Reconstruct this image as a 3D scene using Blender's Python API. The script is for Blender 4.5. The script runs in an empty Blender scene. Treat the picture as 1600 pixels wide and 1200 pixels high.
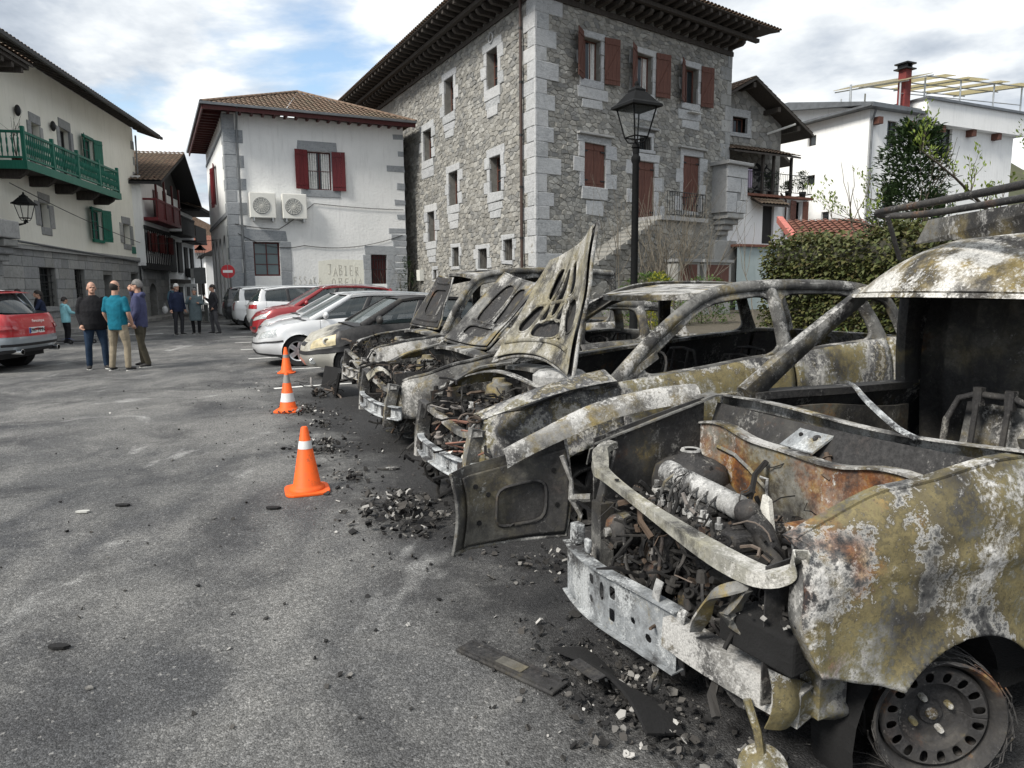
import bpy, bmesh, math, random
import numpy as np
from mathutils import Vector, Matrix
random.seed(11); rng = random.Random(5)
scene = bpy.context.scene
COL = scene.collection
R = math.radians
PI = math.pi

# ------------------------------------------------------------------ camera, sky, sun, exposure
PITCH, ROLL = math.atan(154/1109.), R(.5)
cd = bpy.data.cameras.new('camera'); cam = bpy.data.objects.new('camera', cd); COL.objects.link(cam)
cd.sensor_width = 36; cd.lens = 36*1109/1600.; cd.clip_start = .05; cd.clip_end = 3000
cam.matrix_world = Matrix.Translation((0, 0, 1.6)) @ Matrix.Rotation(PI/2-PITCH, 4, 'X') @ Matrix.Rotation(-ROLL, 4, 'Z')
scene.camera = cam

SUN_EL, SUN_AZ = R(44), R(222)          # azimuth of the sun counted from +X towards +Y
world = bpy.data.worlds.new('World'); scene.world = world; world.use_nodes = True
wt = world.node_tree; wn = wt.nodes; wl = wt.links
for n in list(wn): wn.remove(n)
def wnode(t, **k):
    n = wn.new(t)
    for a, b in k.items(): setattr(n, a, b)
    return n
w_out = wnode('ShaderNodeOutputWorld'); w_bg = wnode('ShaderNodeBackground'); w_bg.inputs[1].default_value = .1
w_sky = wnode('ShaderNodeTexSky', sky_type='NISHITA', sun_disc=False, sun_elevation=SUN_EL, sun_rotation=PI/2-SUN_AZ, air_density=1.2, dust_density=.6)
w_geo = wnode('ShaderNodeNewGeometry'); w_neg = wnode('ShaderNodeVectorMath', operation='SCALE'); w_neg.inputs['Scale'].default_value = -1
wl.new(w_geo.outputs['Incoming'], w_neg.inputs[0])
w_sep = wnode('ShaderNodeSeparateXYZ'); wl.new(w_neg.outputs[0], w_sep.inputs[0])
def wmath(op, a, b=None):
    n = wnode('ShaderNodeMath', operation=op)
    for i, v in enumerate((a, b)):
        if v is None: continue
        if isinstance(v, (int, float)): n.inputs[i].default_value = v
        else: wl.new(v, n.inputs[i])
    return n.outputs[0]
zz = wmath('ADD', wmath('MAXIMUM', w_sep.outputs[2], 0.0), .22)     # clouds lie on a layer overhead
w_cmb = wnode('ShaderNodeCombineXYZ')
wl.new(wmath('DIVIDE', w_sep.outputs[0], zz), w_cmb.inputs[0]); wl.new(wmath('DIVIDE', w_sep.outputs[1], zz), w_cmb.inputs[1])
def wnoise(scale, detail, rough, off, dist=0):
    m = wnode('ShaderNodeMapping'); m.inputs['Location'].default_value = off; wl.new(w_cmb.outputs[0], m.inputs[0])
    n = wnode('ShaderNodeTexNoise'); n.inputs['Scale'].default_value = scale; n.inputs['Detail'].default_value = detail
    n.inputs['Roughness'].default_value = rough; n.inputs['Distortion'].default_value = dist
    wl.new(m.outputs[0], n.inputs['Vector']); return n.outputs[0]
def wramp(f, stops):
    r = wnode('ShaderNodeValToRGB'); e = r.color_ramp.elements
    while len(e) < len(stops): e.new(.5)
    for el, (p, c) in zip(e, stops): el.position = p; el.color = (*c, 1)
    wl.new(f, r.inputs[0]); return r.outputs[0]
CLOUD_OFF = (11.4, 2.3, 0)
CS = (1.25, 7, .56)
n1 = wnoise(*CS, CLOUD_OFF, .15); n2 = wnoise(*CS, (CLOUD_OFF[0]-.11, CLOUD_OFF[1]-.07, 0), .15); big = wnoise(.55, 3, .5, (2.3, 6.1, 0))
dens = wmath('ADD', wmath('MULTIPLY', n1, .7), wmath('MULTIPLY', wnoise(.7, 3, .5, (CLOUD_OFF[0]*.6, CLOUD_OFF[1]*.6, 0)), .45))
cover = wramp(dens, [(.42, (0, 0, 0)), (.505, (1, 1, 1))])
relief = wmath('ADD', wmath('ADD', wmath('MULTIPLY', wmath('SUBTRACT', n1, n2), 1.5), .5), wmath('MULTIPLY', wmath('SUBTRACT', big, .5), 1.3))
shade = wramp(relief, [(.26, (1.7, 2.0, 2.45)), (.43, (3.0, 3.3, 3.7)), (.58, (4.7, 4.9, 5.05)), (.78, (7.4, 7.4, 7.3))])
w_mix = wnode('ShaderNodeMixRGB'); wl.new(cover, w_mix.inputs[0])
wl.new(w_sky.outputs[0], w_mix.inputs[1]); wl.new(shade, w_mix.inputs[2])
wl.new(w_mix.outputs[0], w_bg.inputs[0]); wl.new(w_bg.outputs[0], w_out.inputs[0])

sd = bpy.data.lights.new('sun', 'SUN'); sd.energy = 2.4; sd.angle = R(15); sd.color = (1, .95, .87)
sun = bpy.data.objects.new('sun', sd); COL.objects.link(sun)
sdir = Vector((math.cos(SUN_EL)*math.cos(SUN_AZ), math.cos(SUN_EL)*math.sin(SUN_AZ), math.sin(SUN_EL)))
sun.rotation_euler = sdir.to_track_quat('Z', 'Y').to_euler(); sun.location = sdir*60

vs = scene.view_settings; vs.view_transform = 'Standard'; vs.look = 'None'; vs.exposure = 1.05; vs.gamma = 1; vs.use_curve_mapping = False
scene.render.resolution_x, scene.render.resolution_y = 1024, 768

# ------------------------------------------------------------------ mesh and object helpers
def vec(p): return Vector(p)
class MB:
    """collects shapes, then becomes ONE mesh object"""
    def __init__(s): s.v = []; s.f = []
    def add(s, vs_, fs):
        b = len(s.v); s.v += [tuple(p) for p in vs_]; s.f += [tuple(i+b for i in f) for f in fs]; return s
    def hexa(s, p):          # p: 4 bottom (ccw) + 4 top
        return s.add(p, [(3,2,1,0),(4,5,6,7),(0,1,5,4),(1,2,6,5),(2,3,7,6),(3,0,4,7)])
    def box(s, c, d, M=None):
        x, y, z = d[0]/2, d[1]/2, d[2]/2
        p = [(-x,-y,-z),(x,-y,-z),(x,y,-z),(-x,y,-z),(-x,-y,z),(x,-y,z),(x,y,z),(-x,y,z)]
        if M is not None: p = [tuple((M @ Vector(q)) + Vector(c)) for q in p]
        else: p = [(q[0]+c[0], q[1]+c[1], q[2]+c[2]) for q in p]
        return s.hexa(p)
    def bb(s, x0, y0, z0, x1, y1, z1): return s.box(((x0+x1)/2,(y0+y1)/2,(z0+z1)/2), (abs(x1-x0),abs(y1-y0),abs(z1-z0)))
    def prism(s, poly, e):   # polygon extruded by vector e
        n = len(poly); e = Vector(e); a = [Vector(p) for p in poly]
        return s.add(a+[p+e for p in a], [tuple(range(n-1,-1,-1)), tuple(range(n,2*n))]+[(i,(i+1)%n,n+(i+1)%n,n+i) for i in range(n)])
    def sweep(s, path, prof, up=(0,0,1), closed=False, cap=True, scale=None):
        """prof: list of (a,b): a along side, b along up-ish"""
        P = [Vector(p) for p in path]; n = len(P); m = len(prof); vv = []; up = Vector(up)
        for i in range(n):
            if closed: t = P[(i+1)%n]-P[i-1]
            else: t = P[min(i+1,n-1)]-P[max(i-1,0)]
            t.normalize(); sd_ = t.cross(up)
            if sd_.length < 1e-4: sd_ = t.cross(Vector((1,0.01,0)))
            sd_.normalize(); u2 = sd_.cross(t); k = 1 if scale is None else scale[i]
            for a, b in prof: vv.append(P[i]+sd_*(a*k)+u2*(b*k))
        ff = []; N = n if closed else n-1
        for i in range(N):
            j = (i+1)%n
            for q in range(m): ff.append((i*m+q, i*m+(q+1)%m, j*m+(q+1)%m, j*m+q))
        if cap and not closed: ff += [tuple(range(m-1,-1,-1)), tuple((n-1)*m+q for q in range(m))]
        return s.add(vv, ff)
    def tube(s, path, r, n=8, up=(0,0,1), closed=False, cap=True):
        rs = r if isinstance(r, (list, tuple)) else None; r0 = 1 if rs else r
        prof = [(r0*math.cos(2*PI*i/n), r0*math.sin(2*PI*i/n)) for i in range(n)]
        P = [Vector(p) for p in path]
        if len(P) > 1:
            d = (P[-1]-P[0]); 
            if d.length > 1e-6 and abs(d.normalized().dot(Vector(up))) > .95: up = (1,0,0) if abs(d.normalized().x) < .8 else (0,1,0)
        return s.sweep(path, prof, up, closed, cap, rs)
    def grid(s, fn, nu, nv, cu=False):
        """fn(u,v) 0..1"""
        vv = [fn(i/(nu if cu else nu), j/nv) for i in range(nu if cu else nu+1) for j in range(nv+1)]
        ff = []; w = nv+1; N = nu if not cu else nu
        for i in range(N):
            k = (i+1) % nu if cu else i+1
            for j in range(nv): ff.append((i*w+j, k*w+j, k*w+j+1, i*w+j+1))
        return s.add(vv, ff)
    def sheet(s, fn, nu, nv, th):
        """a curved sheet with thickness th along its own normals"""
        g = np.array([[fn(i/nu, j/nv) for j in range(nv+1)] for i in range(nu+1)], float)
        du = np.gradient(g, axis=0); dv = np.gradient(g, axis=1); nn = np.cross(du, dv); l = np.linalg.norm(nn, axis=2, keepdims=True); l[l == 0] = 1; nn /= l
        a = g.reshape(-1,3); b = (g-nn*th).reshape(-1,3); o = len(a); w = nv+1; ff = []
        for i in range(nu):
            for j in range(nv):
                q = (i*w+j, (i+1)*w+j, (i+1)*w+j+1, i*w+j+1); ff += [q, tuple(o+k for k in reversed(q))]
        for i in range(nu): ff += [(i*w, o+i*w, o+(i+1)*w, (i+1)*w), ((i+1)*w+nv, o+(i+1)*w+nv, o+i*w+nv, i*w+nv)]
        for j in range(nv): ff += [(j+1, o+j+1, o+j, j), (nu*w+j, o+nu*w+j, o+nu*w+j+1, nu*w+j+1)]
        return s.add(list(map(tuple, a))+list(map(tuple, b)), ff)
    def lathe(s, prof, c=(0,0,0), ax='Z', n=24, M=None):
        """prof: (r, h) pairs"""
        def pt(a, r, h):
            x, y = r*math.cos(a), r*math.sin(a)
            p = {'Z': (x,y,h), 'Y': (x,h,y), 'X': (h,x,y)}[ax]; p = Vector(p)
            if M is not None: p = M @ p
            return p+Vector(c)
        m = len(prof)
        vv = [pt(2*PI*i/n, r, h) for i in range(n) for r, h in prof]
        ff = [(i*m+j, ((i+1)%n)*m+j, ((i+1)%n)*m+j+1, i*m+j+1) for i in range(n) for j in range(m-1)]
        return s.add(vv, ff)
    def ell(s, c, r, n=12, m=8, M=None):
        vv = []; ff = []
        for j in range(m+1):
            t = PI*j/m
            for i in range(n):
                a = 2*PI*i/n; p = Vector((r[0]*math.sin(t)*math.cos(a), r[1]*math.sin(t)*math.sin(a), r[2]*math.cos(t)))
                if M is not None: p = M @ p
                vv.append(p+Vector(c))
        for j in range(m):
            for i in range(n): ff.append((j*n+i, (j+1)*n+i, (j+1)*n+(i+1)%n, j*n+(i+1)%n))
        return s.add(vv, ff)
    def mesh(s, name, mats=None, smooth=None, weld=False):
        me = bpy.data.meshes.new(name); me.from_pydata([tuple(p) for p in s.v], [], s.f); me.update()
        if weld:
            b = bmesh.new(); b.from_mesh(me); bmesh.ops.remove_doubles(b, verts=b.verts, dist=8e-4); bmesh.ops.dissolve_degenerate(b, edges=b.edges, dist=8e-4); bmesh.ops.recalc_face_normals(b, faces=b.faces); b.to_mesh(me); b.free()
        if smooth:
            me.shade_smooth(); me.set_sharp_from_angle(angle=R(smooth))
        for m_ in (mats if isinstance(mats, (list, tuple)) else [mats]):
            if m_ is not None: me.materials.append(MATS[m_] if isinstance(m_, str) else m_)
        return me
    def build(s, name, m, parent=None, smooth=None, bevel=None, weld=False, world=False, kind=None, sub=0, seg=2):
        if world and parent is not None:
            Mi = ROOTM[parent.name].inverted(); s.v = [tuple(Mi @ Vector(p)) for p in s.v]
        o = bpy.data.objects.new(name, s.mesh(name, m, smooth, weld)); COL.objects.link(o)
        if parent is not None: o.parent = parent
        if bevel:
            b = o.modifiers.new('bevel', 'BEVEL'); b.width = bevel; b.segments = seg; b.limit_method = 'ANGLE'; b.angle_limit = R(35)
        if sub:
            b = o.modifiers.new('sub', 'SUBSURF'); b.levels = sub; b.render_levels = sub
        if kind: o['kind'] = kind
        ROOTM[o.name] = ROOTM.get(parent.name, Matrix()).copy() if parent is not None else Matrix()
        return o
ROOTM = {}; MATS = {}
def thing(name, label, cat, loc=(0,0,0), rotz=0, group=None, M=None):
    o = bpy.data.objects.new(name, None); COL.objects.link(o); o.empty_display_size = .1
    M = M if M is not None else Matrix.Translation(loc) @ Matrix.Rotation(rotz, 4, 'Z')
    o.matrix_world = M; ROOTM[o.name] = M.copy()
    tag(o, label, cat, group); return o
def tag(o, label=None, cat=None, group=None, kind=None):
    for k, v in (('label', label), ('category', cat), ('group', group), ('kind', kind)):
        if v: o[k] = v
    return o
def inst(name, me, parent=None, M=None, world=False):
    """another object on shared mesh data"""
    o = bpy.data.objects.new(name, me); COL.objects.link(o)
    M = M if M is not None else Matrix()
    if parent is not None:
        o.parent = parent
        if world: M = ROOTM[parent.name].inverted() @ M
    o.matrix_basis = M; ROOTM[o.name] = (ROOTM[parent.name] @ M) if parent is not None else M.copy()
    return o
def copy_tree(o, parent=None):
    c = o.copy(); COL.objects.link(c); c.parent = parent
    ROOTM[c.name] = ROOTM.get(o.name, Matrix()).copy()
    for ch in list(o.children): copy_tree(ch, c)
    return c
class Fac:
    """a wall plane: u to the right seen from outside, z up, out towards the viewer"""
    def __init__(s, L, ang):
        a = R(ang); s.L = Vector((L[0], L[1], 0)); s.d = Vector((math.cos(a), math.sin(a), 0)); s.n = Vector((s.d.y, -s.d.x, 0)); s.ang = a
    def P(s, u, z, o=0): return s.L + s.d*u + s.n*o + Vector((0,0,z))
    def M(s, u, z, o=0): return Matrix.Translation(s.P(u, z, o)) @ Matrix.Rotation(s.ang, 4, 'Z')   # local x=u, y=-out, z
    def box(s, mb, u0, z0, u1, z1, o0, o1):
        return mb.hexa([s.P(u0,z0,o1), s.P(u1,z0,o1), s.P(u1,z0,o0), s.P(u0,z0,o0), s.P(u0,z1,o1), s.P(u1,z1,o1), s.P(u1,z1,o0), s.P(u0,z1,o0)])
    def wall(s, mb, u0, u1, z0, z1, ops=(), depth=.3, top=None, o=0):
        """face with rectangular openings and their reveals; top(u) may lower the upper edge"""
        us = sorted({u0, u1, *[x for q in ops for x in (q[0], q[2]) if u0 < x < u1]}); zs = sorted({z0, z1, *[x for q in ops for x in (q[1], q[3]) if z0 < x < z1]})
        for a, b in zip(us, us[1:]):
            for c, d in zip(zs, zs[1:]):
                m_, k = (a+b)/2, (c+d)/2
                if any(q[0] < m_ < q[2] and q[1] < k < q[3] for q in ops): continue
                if top and d == z1: mb.add([s.P(a,c,o), s.P(b,c,o), s.P(b,top(b),o), s.P(a,top(a),o)], [(0,1,2,3)])
                else: mb.add([s.P(a,c,o), s.P(b,c,o), s.P(b,d,o), s.P(a,d,o)], [(0,1,2,3)])
        for q in ops:
            a, c, b, d = q[:4]; p = [(a,c),(b,c),(b,d),(a,d)]
            for i in range(4):
                (x0,y0), (x1,y1) = p[i], p[(i+1)%4]
                mb.add([s.P(x0,y0,o), s.P(x0,y0,o-depth), s.P(x1,y1,o-depth), s.P(x1,y1,o)], [(0,1,2,3)])
def far(p, ang, l): return (p[0]+l*math.cos(R(ang)), p[1]+l*math.sin(R(ang)))
def cat(pts, n):
    """Catmull-Rom through points, n samples per span"""
    P = [Vector(p) for p in pts]; out = []
    for i in range(len(P)-1):
        a, b, c, d = P[max(i-1,0)], P[i], P[i+1], P[min(i+2,len(P)-1)]
        for k in range(n):
            t = k/n; out.append(.5*((2*b)+(c-a)*t+(2*a-5*b+4*c-d)*t*t+(3*b-a-3*c+d)*t**3))
    out.append(P[-1]); return out
def interp(x, pts):
    if x <= pts[0][0]: return pts[0][1]
    for (a, b), (c, d) in zip(pts, pts[1:]):
        if x <= c:
            t = (x-a)/(c-a); t = t*t*(3-2*t)*.5+t*.5; return b+(d-b)*t
    return pts[-1][1]
# ------------------------------------------------------------------ materials
class NG:
    def __init__(s, name):
        s.m = bpy.data.materials.new(name); s.m.use_nodes = True; s.t = s.m.node_tree; s.n = s.t.nodes; s.l = s.t.links
        s.b = s.n['Principled BSDF']; MATS[name] = s.m
    def node(s, t, **k):
        n = s.n.new(t)
        for a, b in k.items(): setattr(n, a, b)
        return n
    def put(s, sock, v):
        if v is None: return
        if isinstance(v, (int, float)): sock.default_value = v
        elif isinstance(v, (tuple, list)): sock.default_value = (*v, 1) if len(v) == 3 and sock.type == 'RGBA' else v
        else: s.l.new(v, sock)
    def co(s, sc=(1,1,1), rot=(0,0,0), loc=(0,0,0), kind='Object'):
        c = s.node('ShaderNodeTexCoord'); m = s.node('ShaderNodeMapping')
        sc = (sc,)*3 if isinstance(sc, (int,float)) else sc
        m.inputs['Scale'].default_value = sc; m.inputs['Rotation'].default_value = rot; m.inputs['Location'].default_value = loc
        s.l.new(c.outputs[kind], m.inputs[0]); return m.outputs[0]
    def noise(s, sc, det=6, ro=.55, v=None, dist=0, col=False):
        det = min(det, 4.5)
        n = s.node('ShaderNodeTexNoise'); n.inputs['Scale'].default_value = sc; n.inputs['Detail'].default_value = det; n.inputs['Roughness'].default_value = ro; n.inputs['Distortion'].default_value = dist
        s.l.new(v if v is not None else s.co(), n.inputs['Vector']); return n.outputs[1 if col else 0]
    def vor(s, sc, v=None, feat='F1', out=0, rnd=1):
        n = s.node('ShaderNodeTexVoronoi', feature=feat); n.inputs['Scale'].default_value = sc; n.inputs['Randomness'].default_value = rnd
        s.l.new(v if v is not None else s.co(), n.inputs['Vector']); return n.outputs[out]
    def ramp(s, f, stops, mode='LINEAR'):
        r = s.node('ShaderNodeValToRGB'); e = r.color_ramp.elements; r.color_ramp.interpolation = mode
        while len(e) < len(stops): e.new(.5)
        for el, (p, c) in zip(e, stops):
            el.position = p; c = (c,)*3 if isinstance(c, (int,float)) else c; el.color = (*c, 1)
        s.put(r.inputs[0], f); return r.outputs[0]
    def mix(s, f, a, b, mode='MIX'):
        n = s.node('ShaderNodeMixRGB', blend_type=mode); s.put(n.inputs[0], f); s.put(n.inputs[1], a); s.put(n.inputs[2], b); return n.outputs[0]
    def math(s, op, a, b=None, clamp=False):
        n = s.node('ShaderNodeMath', operation=op, use_clamp=clamp); s.put(n.inputs[0], a); s.put(n.inputs[1], b); return n.outputs[0]
    def hsv(s, c, h=.5, sa=1, v=1):
        n = s.node('ShaderNodeHueSaturation'); s.put(n.inputs['Hue'], h); s.put(n.inputs['Saturation'], sa); s.put(n.inputs['Value'], v); s.put(n.inputs['Color'], c); return n.outputs[0]
    def isl(s): return s.node('ShaderNodeNewGeometry').outputs['Random Per Island']
    def rnd(s): return s.node('ShaderNodeObjectInfo').outputs['Random']
    def bump(s, h, st=.3, d=.01, nrm=None):
        n = s.node('ShaderNodeBump'); n.inputs['Strength'].default_value = st; n.inputs['Distance'].default_value = d; s.put(n.inputs['Height'], h)
        if nrm is not None: s.l.new(nrm, n.inputs['Normal'])
        s.l.new(n.outputs[0], s.b.inputs['Normal']); return n.outputs[0]
    def set(s, col=None, rough=.7, metal=0, spec=None, **k):
        s.put(s.b.inputs['Base Color'], col); s.put(s.b.inputs['Roughness'], rough); s.put(s.b.inputs['Metallic'], metal)
        if spec is not None: s.b.inputs['Specular IOR Level'].default_value = spec
        for a, v in k.items(): s.put(s.b.inputs[a.replace('_', ' ')], v)
        return s
def plain(name, col, rough=.7, metal=0, var=.12, sc=6, bump=.15, spec=None, bd=.004, **k):
    g = NG(name); n = g.noise(sc, 5, .6)
    c = g.mix(g.ramp(n, [(.3, 0), (.7, 1)]), tuple(x*(1-var) for x in col), tuple(min(1, x*(1+var)) for x in col))
    g.set(c, rough, metal, spec, **k)
    if bump: g.bump(g.noise(sc*9, 4, .6), bump, bd)
    return g

# --- ground
g = NG('asphalt'); v = g.co()
cells = g.node('ShaderNodeTexVoronoi'); cells.inputs['Scale'].default_value = 150; g.l.new(v, cells.inputs['Vector'])
cells2 = g.node('ShaderNodeTexVoronoi'); cells2.inputs['Scale'].default_value = 85; g.l.new(v, cells2.inputs['Vector'])
big = g.noise(.33, 4, .6, v, .5); mid = g.noise(1.3, 4.5, .68, g.co((1,.6,1), (0,0,.42)), .4); fine = g.noise(38, 4, .75, v)
c = g.mix(g.ramp(big, [(.38, 0), (.60, 1)]), (.060,.062,.066), (.150,.149,.145))
c = g.mix(g.ramp(mid, [(.44, 0), (.66, .62)]), c, (.235,.232,.222))
c = g.mix(g.ramp(g.noise(.8, 4.5, .7, g.co(loc=(9,4,0)), .5), [(.50, 0), (.64, .7)]), c, (.042,.043,.046))
c = g.mix(g.ramp(g.noise(.7, 4.5, .78, g.co((1,.38,1), (0,0,.3), (2,7,0)), .9), [(.60, 0), (.70, .65)]), c, (.46,.46,.45))
rv = g.node('ShaderNodeSeparateXYZ'); g.l.new(cells.outputs['Color'], rv.inputs[0]); rv2 = g.node('ShaderNodeSeparateXYZ'); g.l.new(cells2.outputs['Color'], rv2.inputs[0])
k1 = g.ramp(rv.outputs[0], [(0,.55),(.5,.92),(.85,1.15),(1,1.6)]); k2 = g.ramp(rv2.outputs[0], [(0,.75),(.6,1.0),(1,1.25)])
c = g.mix(1, c, k1, 'MULTIPLY'); c = g.mix(1, c, k2, 'MULTIPLY'); c = g.mix(1, c, g.ramp(fine, [(.3,.72),(.7,1.28)]), 'MULTIPLY')
c = g.mix(g.ramp(rv2.outputs[1], [(.985,0),(.99,.35)]), c, (.42,.41,.39))
cr = g.noise(.55, 4.5, .62, g.co((1,1,1), loc=(4,9,0)), .3); crk = g.ramp(cr, [(.494,0),(.5,.55),(.506,0)]); c = g.mix(g.math('MULTIPLY', crk, g.ramp(g.noise(.4, 2, .5, g.co(loc=(1,3,0))), [(.5,0),(.6,1)])), c, (.03,.03,.03))
# soot fallen on the ground round the burnt cars: a band along the row
sp = g.node('ShaderNodeSeparateXYZ'); g.l.new(v, sp.inputs[0])
dline = g.math('ADD', g.math('MULTIPLY', g.math('SUBTRACT', sp.outputs[0], .49), .911), g.math('MULTIPLY', g.math('SUBTRACT', sp.outputs[1], 2.56), .411))
dl = g.math('ADD', dline, g.math('MULTIPLY', g.math('SUBTRACT', g.noise(1.1, 4.5, .72, v), .5), 2.6))
along = g.math('SUBTRACT', g.math('MULTIPLY', g.math('SUBTRACT', sp.outputs[1], 2.56), .911), g.math('MULTIPLY', g.math('SUBTRACT', sp.outputs[0], .49), .411))
soot = g.math('MULTIPLY', g.ramp(g.math('ADD', g.math('MULTIPLY', dl, .25), .5), [(.335, 0), (.50, .94)]), g.ramp(g.math('MULTIPLY', along, .05), [(.42, 1), (.56, .0)]))
c = g.mix(soot, c, g.mix(1, (.030,.030,.031), k1, 'MULTIPLY'))
c = g.mix(g.math('MULTIPLY', soot, g.ramp(g.noise(16, 4.5, .8, v), [(.60, 0), (.66, .6)])), c, (.17,.165,.16))
g.set(c, g.ramp(mid, [(.3, .78), (.7, .92)]), 0, .3)
h = g.math('ADD', g.math('MULTIPLY', cells.outputs['Distance'], -1.0), g.math('MULTIPLY', fine, .8)); g.bump(h, .8, .006)
plain('line_paint', (.62,.62,.6), .8, var=.3, sc=14)
g = NG('paving'); c = g.mix(g.noise(2, 6), (.16,.155,.145), (.28,.27,.255)); g.set(c, .85); g.bump(g.noise(50), .3, .006)
plain('kerb_stone', (.26,.255,.245), .85, var=.25, sc=4, bump=.3)
plain('earth', (.07,.06,.042), .95, var=.3, sc=8, bump=.5, bd=.02)
# --- walls
def plaster(name, a, b, st=.35, dirt=.35):
    g = NG(name); n = g.noise(.7, 7, .6); c = g.mix(g.ramp(n, [(.3,0),(.7,1)]), a, b)
    c = g.mix(g.ramp(g.noise(2.2, 7, .7, g.co((3,3,.35))), [(.52,0),(.8,dirt)]), c, tuple(x*.62 for x in a))
    g.set(c, .9, 0, .2); g.bump(g.math('ADD', g.noise(9, 6, .6), g.math('MULTIPLY', g.noise(38, 3), .4)), st, .03)
plaster('plaster_cream', (.76,.745,.655), (.83,.815,.735), .25, .35)
plaster('plaster_white', (.76,.77,.765), (.84,.845,.84), .6, .38)
plaster('plaster_house', (.76,.77,.765), (.84,.845,.84), .25, .4)
plaster('plaster_blue', (.30,.36,.36), (.40,.46,.46), .3, .5)
plaster('overpaint', (.74,.735,.655), (.79,.785,.71), .5, .3)
def stone(name, cols, rough=.9, st=.5, sc=1.6, rand='isl', vein=None, sat=1):
    g = NG(name); r = g.isl() if rand == 'isl' else g.rnd()
    k = len(cols); c = g.ramp(r, [(i/max(1,k-1), q) for i, q in enumerate(cols)])
    n = g.noise(sc*2.2, 8, .65); c = g.mix(g.ramp(n, [(.32, .0), (.66, .55)]), c, g.hsv(c, .5, .8, 1.45))
    c = g.mix(g.ramp(g.noise(sc*6, 6, .7, g.co(loc=(4,2,1))), [(.52, 0), (.72, .6)]), c, g.hsv(c, .5, .9, .48))
    if vein: c = g.mix(g.ramp(g.noise(sc*1.4, 8, .6, g.co((1,1,3.2), (.3,.5,0)), 1.6), [(.44,0),(.5,.75),(.56,0)]), c, vein)
    g.set(c, rough, 0, .25); g.bump(g.math('ADD', g.noise(sc*5, 8, .65), g.math('MULTIPLY', g.noise(sc*22, 4), .35)), st, .03)
stone('rubble', [(.15,.147,.135), (.26,.252,.228), (.19,.188,.178), (.31,.30,.27), (.22,.214,.195), (.16,.162,.158), (.28,.275,.255), (.34,.335,.31)], st=.8, sc=2.2)
stone('rubble_single', [(.17,.166,.152), (.27,.26,.235), (.20,.198,.188), (.33,.32,.29), (.24,.233,.212), (.165,.167,.163), (.29,.285,.265), (.36,.355,.33)], rand='obj', st=.8, sc=2.2)
stone('ashlar', [(.25,.26,.265), (.34,.35,.355), (.29,.30,.31), (.38,.385,.385), (.27,.28,.295)], rand='obj', vein=(.50,.51,.52), st=.35)
stone('ashlar_grey', [(.20,.205,.205), (.27,.275,.27), (.235,.24,.245), (.31,.31,.30), (.22,.22,.21)], rand='obj', st=.35)
stone('ashlar_blue', [(.22,.24,.26), (.27,.285,.30), (.24,.255,.275)], rand='obj', vein=(.36,.38,.4), st=.3)
plain('mortar', (.21,.205,.188), .95, var=.25, sc=5, bump=.4, bd=.015)
plain('mortar_grey', (.19,.19,.18), .95, var=.2, sc=5, bump=.3, bd=.01)
plain('concrete', (.36,.36,.34), .9, var=.2, sc=2, bump=.3)
g = NG('ivy_wall_stone'); c = g.mix(g.noise(3, 6), (.03,.03,.022), (.09,.088,.066)); g.set(c, .95); g.bump(g.noise(12), .6, .03)
# --- wood, paint, metal of the houses
def wood(name, a, b, rough=.75, sc=4):
    g = NG(name); n = g.noise(sc, 7, .65, g.co((7,7,.6))); c = g.mix(g.ramp(n, [(.3,0),(.7,1)]), a, b)
    c = g.mix(g.math('MULTIPLY', g.rnd(), .35), c, g.hsv(c, .5, 1, .55)); g.set(c, rough, 0, .3); g.bump(g.noise(sc*4, 5, .6, g.co((8,8,.5))), .25, .006)
wood('wood_dark', (.035,.030,.027), (.085,.075,.066), .85)
wood('wood_black', (.016,.016,.017), (.035,.034,.034), .8)
wood('wood_brown', (.085,.036,.027), (.15,.066,.048), .7)
wood('wood_red', (.10,.012,.016), (.155,.022,.026), .5)
wood('wood_maroon', (.055,.012,.012), (.10,.022,.020), .55)
wood('wood_green', (.010,.115,.078), (.022,.18,.125), .5)
wood('wood_window', (.10,.042,.03), (.16,.07,.05), .6)
g = NG('roof_tile'); r = g.rnd(); i_ = g.isl(); c = g.ramp(g.noise(5, 6, .7), [(.25,(.075,.052,.040)), (.5,(.165,.115,.085)), (.75,(.26,.20,.155))])
c = g.mix(g.ramp(g.noise(1.1, 6, .7), [(.45,0),(.7,.7)]), c, (.12,.115,.085)); g.set(c, .92, 0, .15); g.bump(g.noise(30), .4, .01)
g = NG('roof_tile_red'); c = g.ramp(g.noise(9, 5, .7), [(.25,(.09,.045,.035)), (.55,(.185,.085,.062)), (.8,(.27,.155,.12))]); g.set(c, .9, 0, .15); g.bump(g.noise(30), .4, .01)
plain('tile_pink', (.40,.13,.105), .85, var=.2, sc=4)
g = NG('window_glass'); g.set((.02,.025,.028), .04, 0, .6)
g = NG('window_glass_teal'); g.set((.09,.13,.14), .15, 0, .5)
plain('curtain', (.62,.62,.6), .95, var=.2, sc=12, bump=0)
plain('iron', (.014,.015,.016), .5, .3, var=.3, sc=20)
plain('lamp_paint', (.007,.0075,.008), .8, .0, var=.3, sc=14, spec=.15)
plain('cable', (.03,.03,.03), .7, bump=0)
plain('gutter', (.16,.17,.18), .45, .5, var=.2, sc=3)
plain('drain_brown', (.055,.032,.025), .5, .2)
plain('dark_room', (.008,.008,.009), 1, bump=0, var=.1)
plain('unit_case', (.68,.68,.64), .5, var=.08, sc=2)
plain('unit_grille', (.28,.29,.29), .55, .2)
plain('sign_red', (.48,.022,.03), .4, var=.06, bump=0)
plain('sign_white', (.8,.8,.8), .45, var=.05, bump=0)
plain('sign_grey', (.25,.26,.26), .5, .5)
plain('zinc', (.42,.44,.45), .4, .7)
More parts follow.
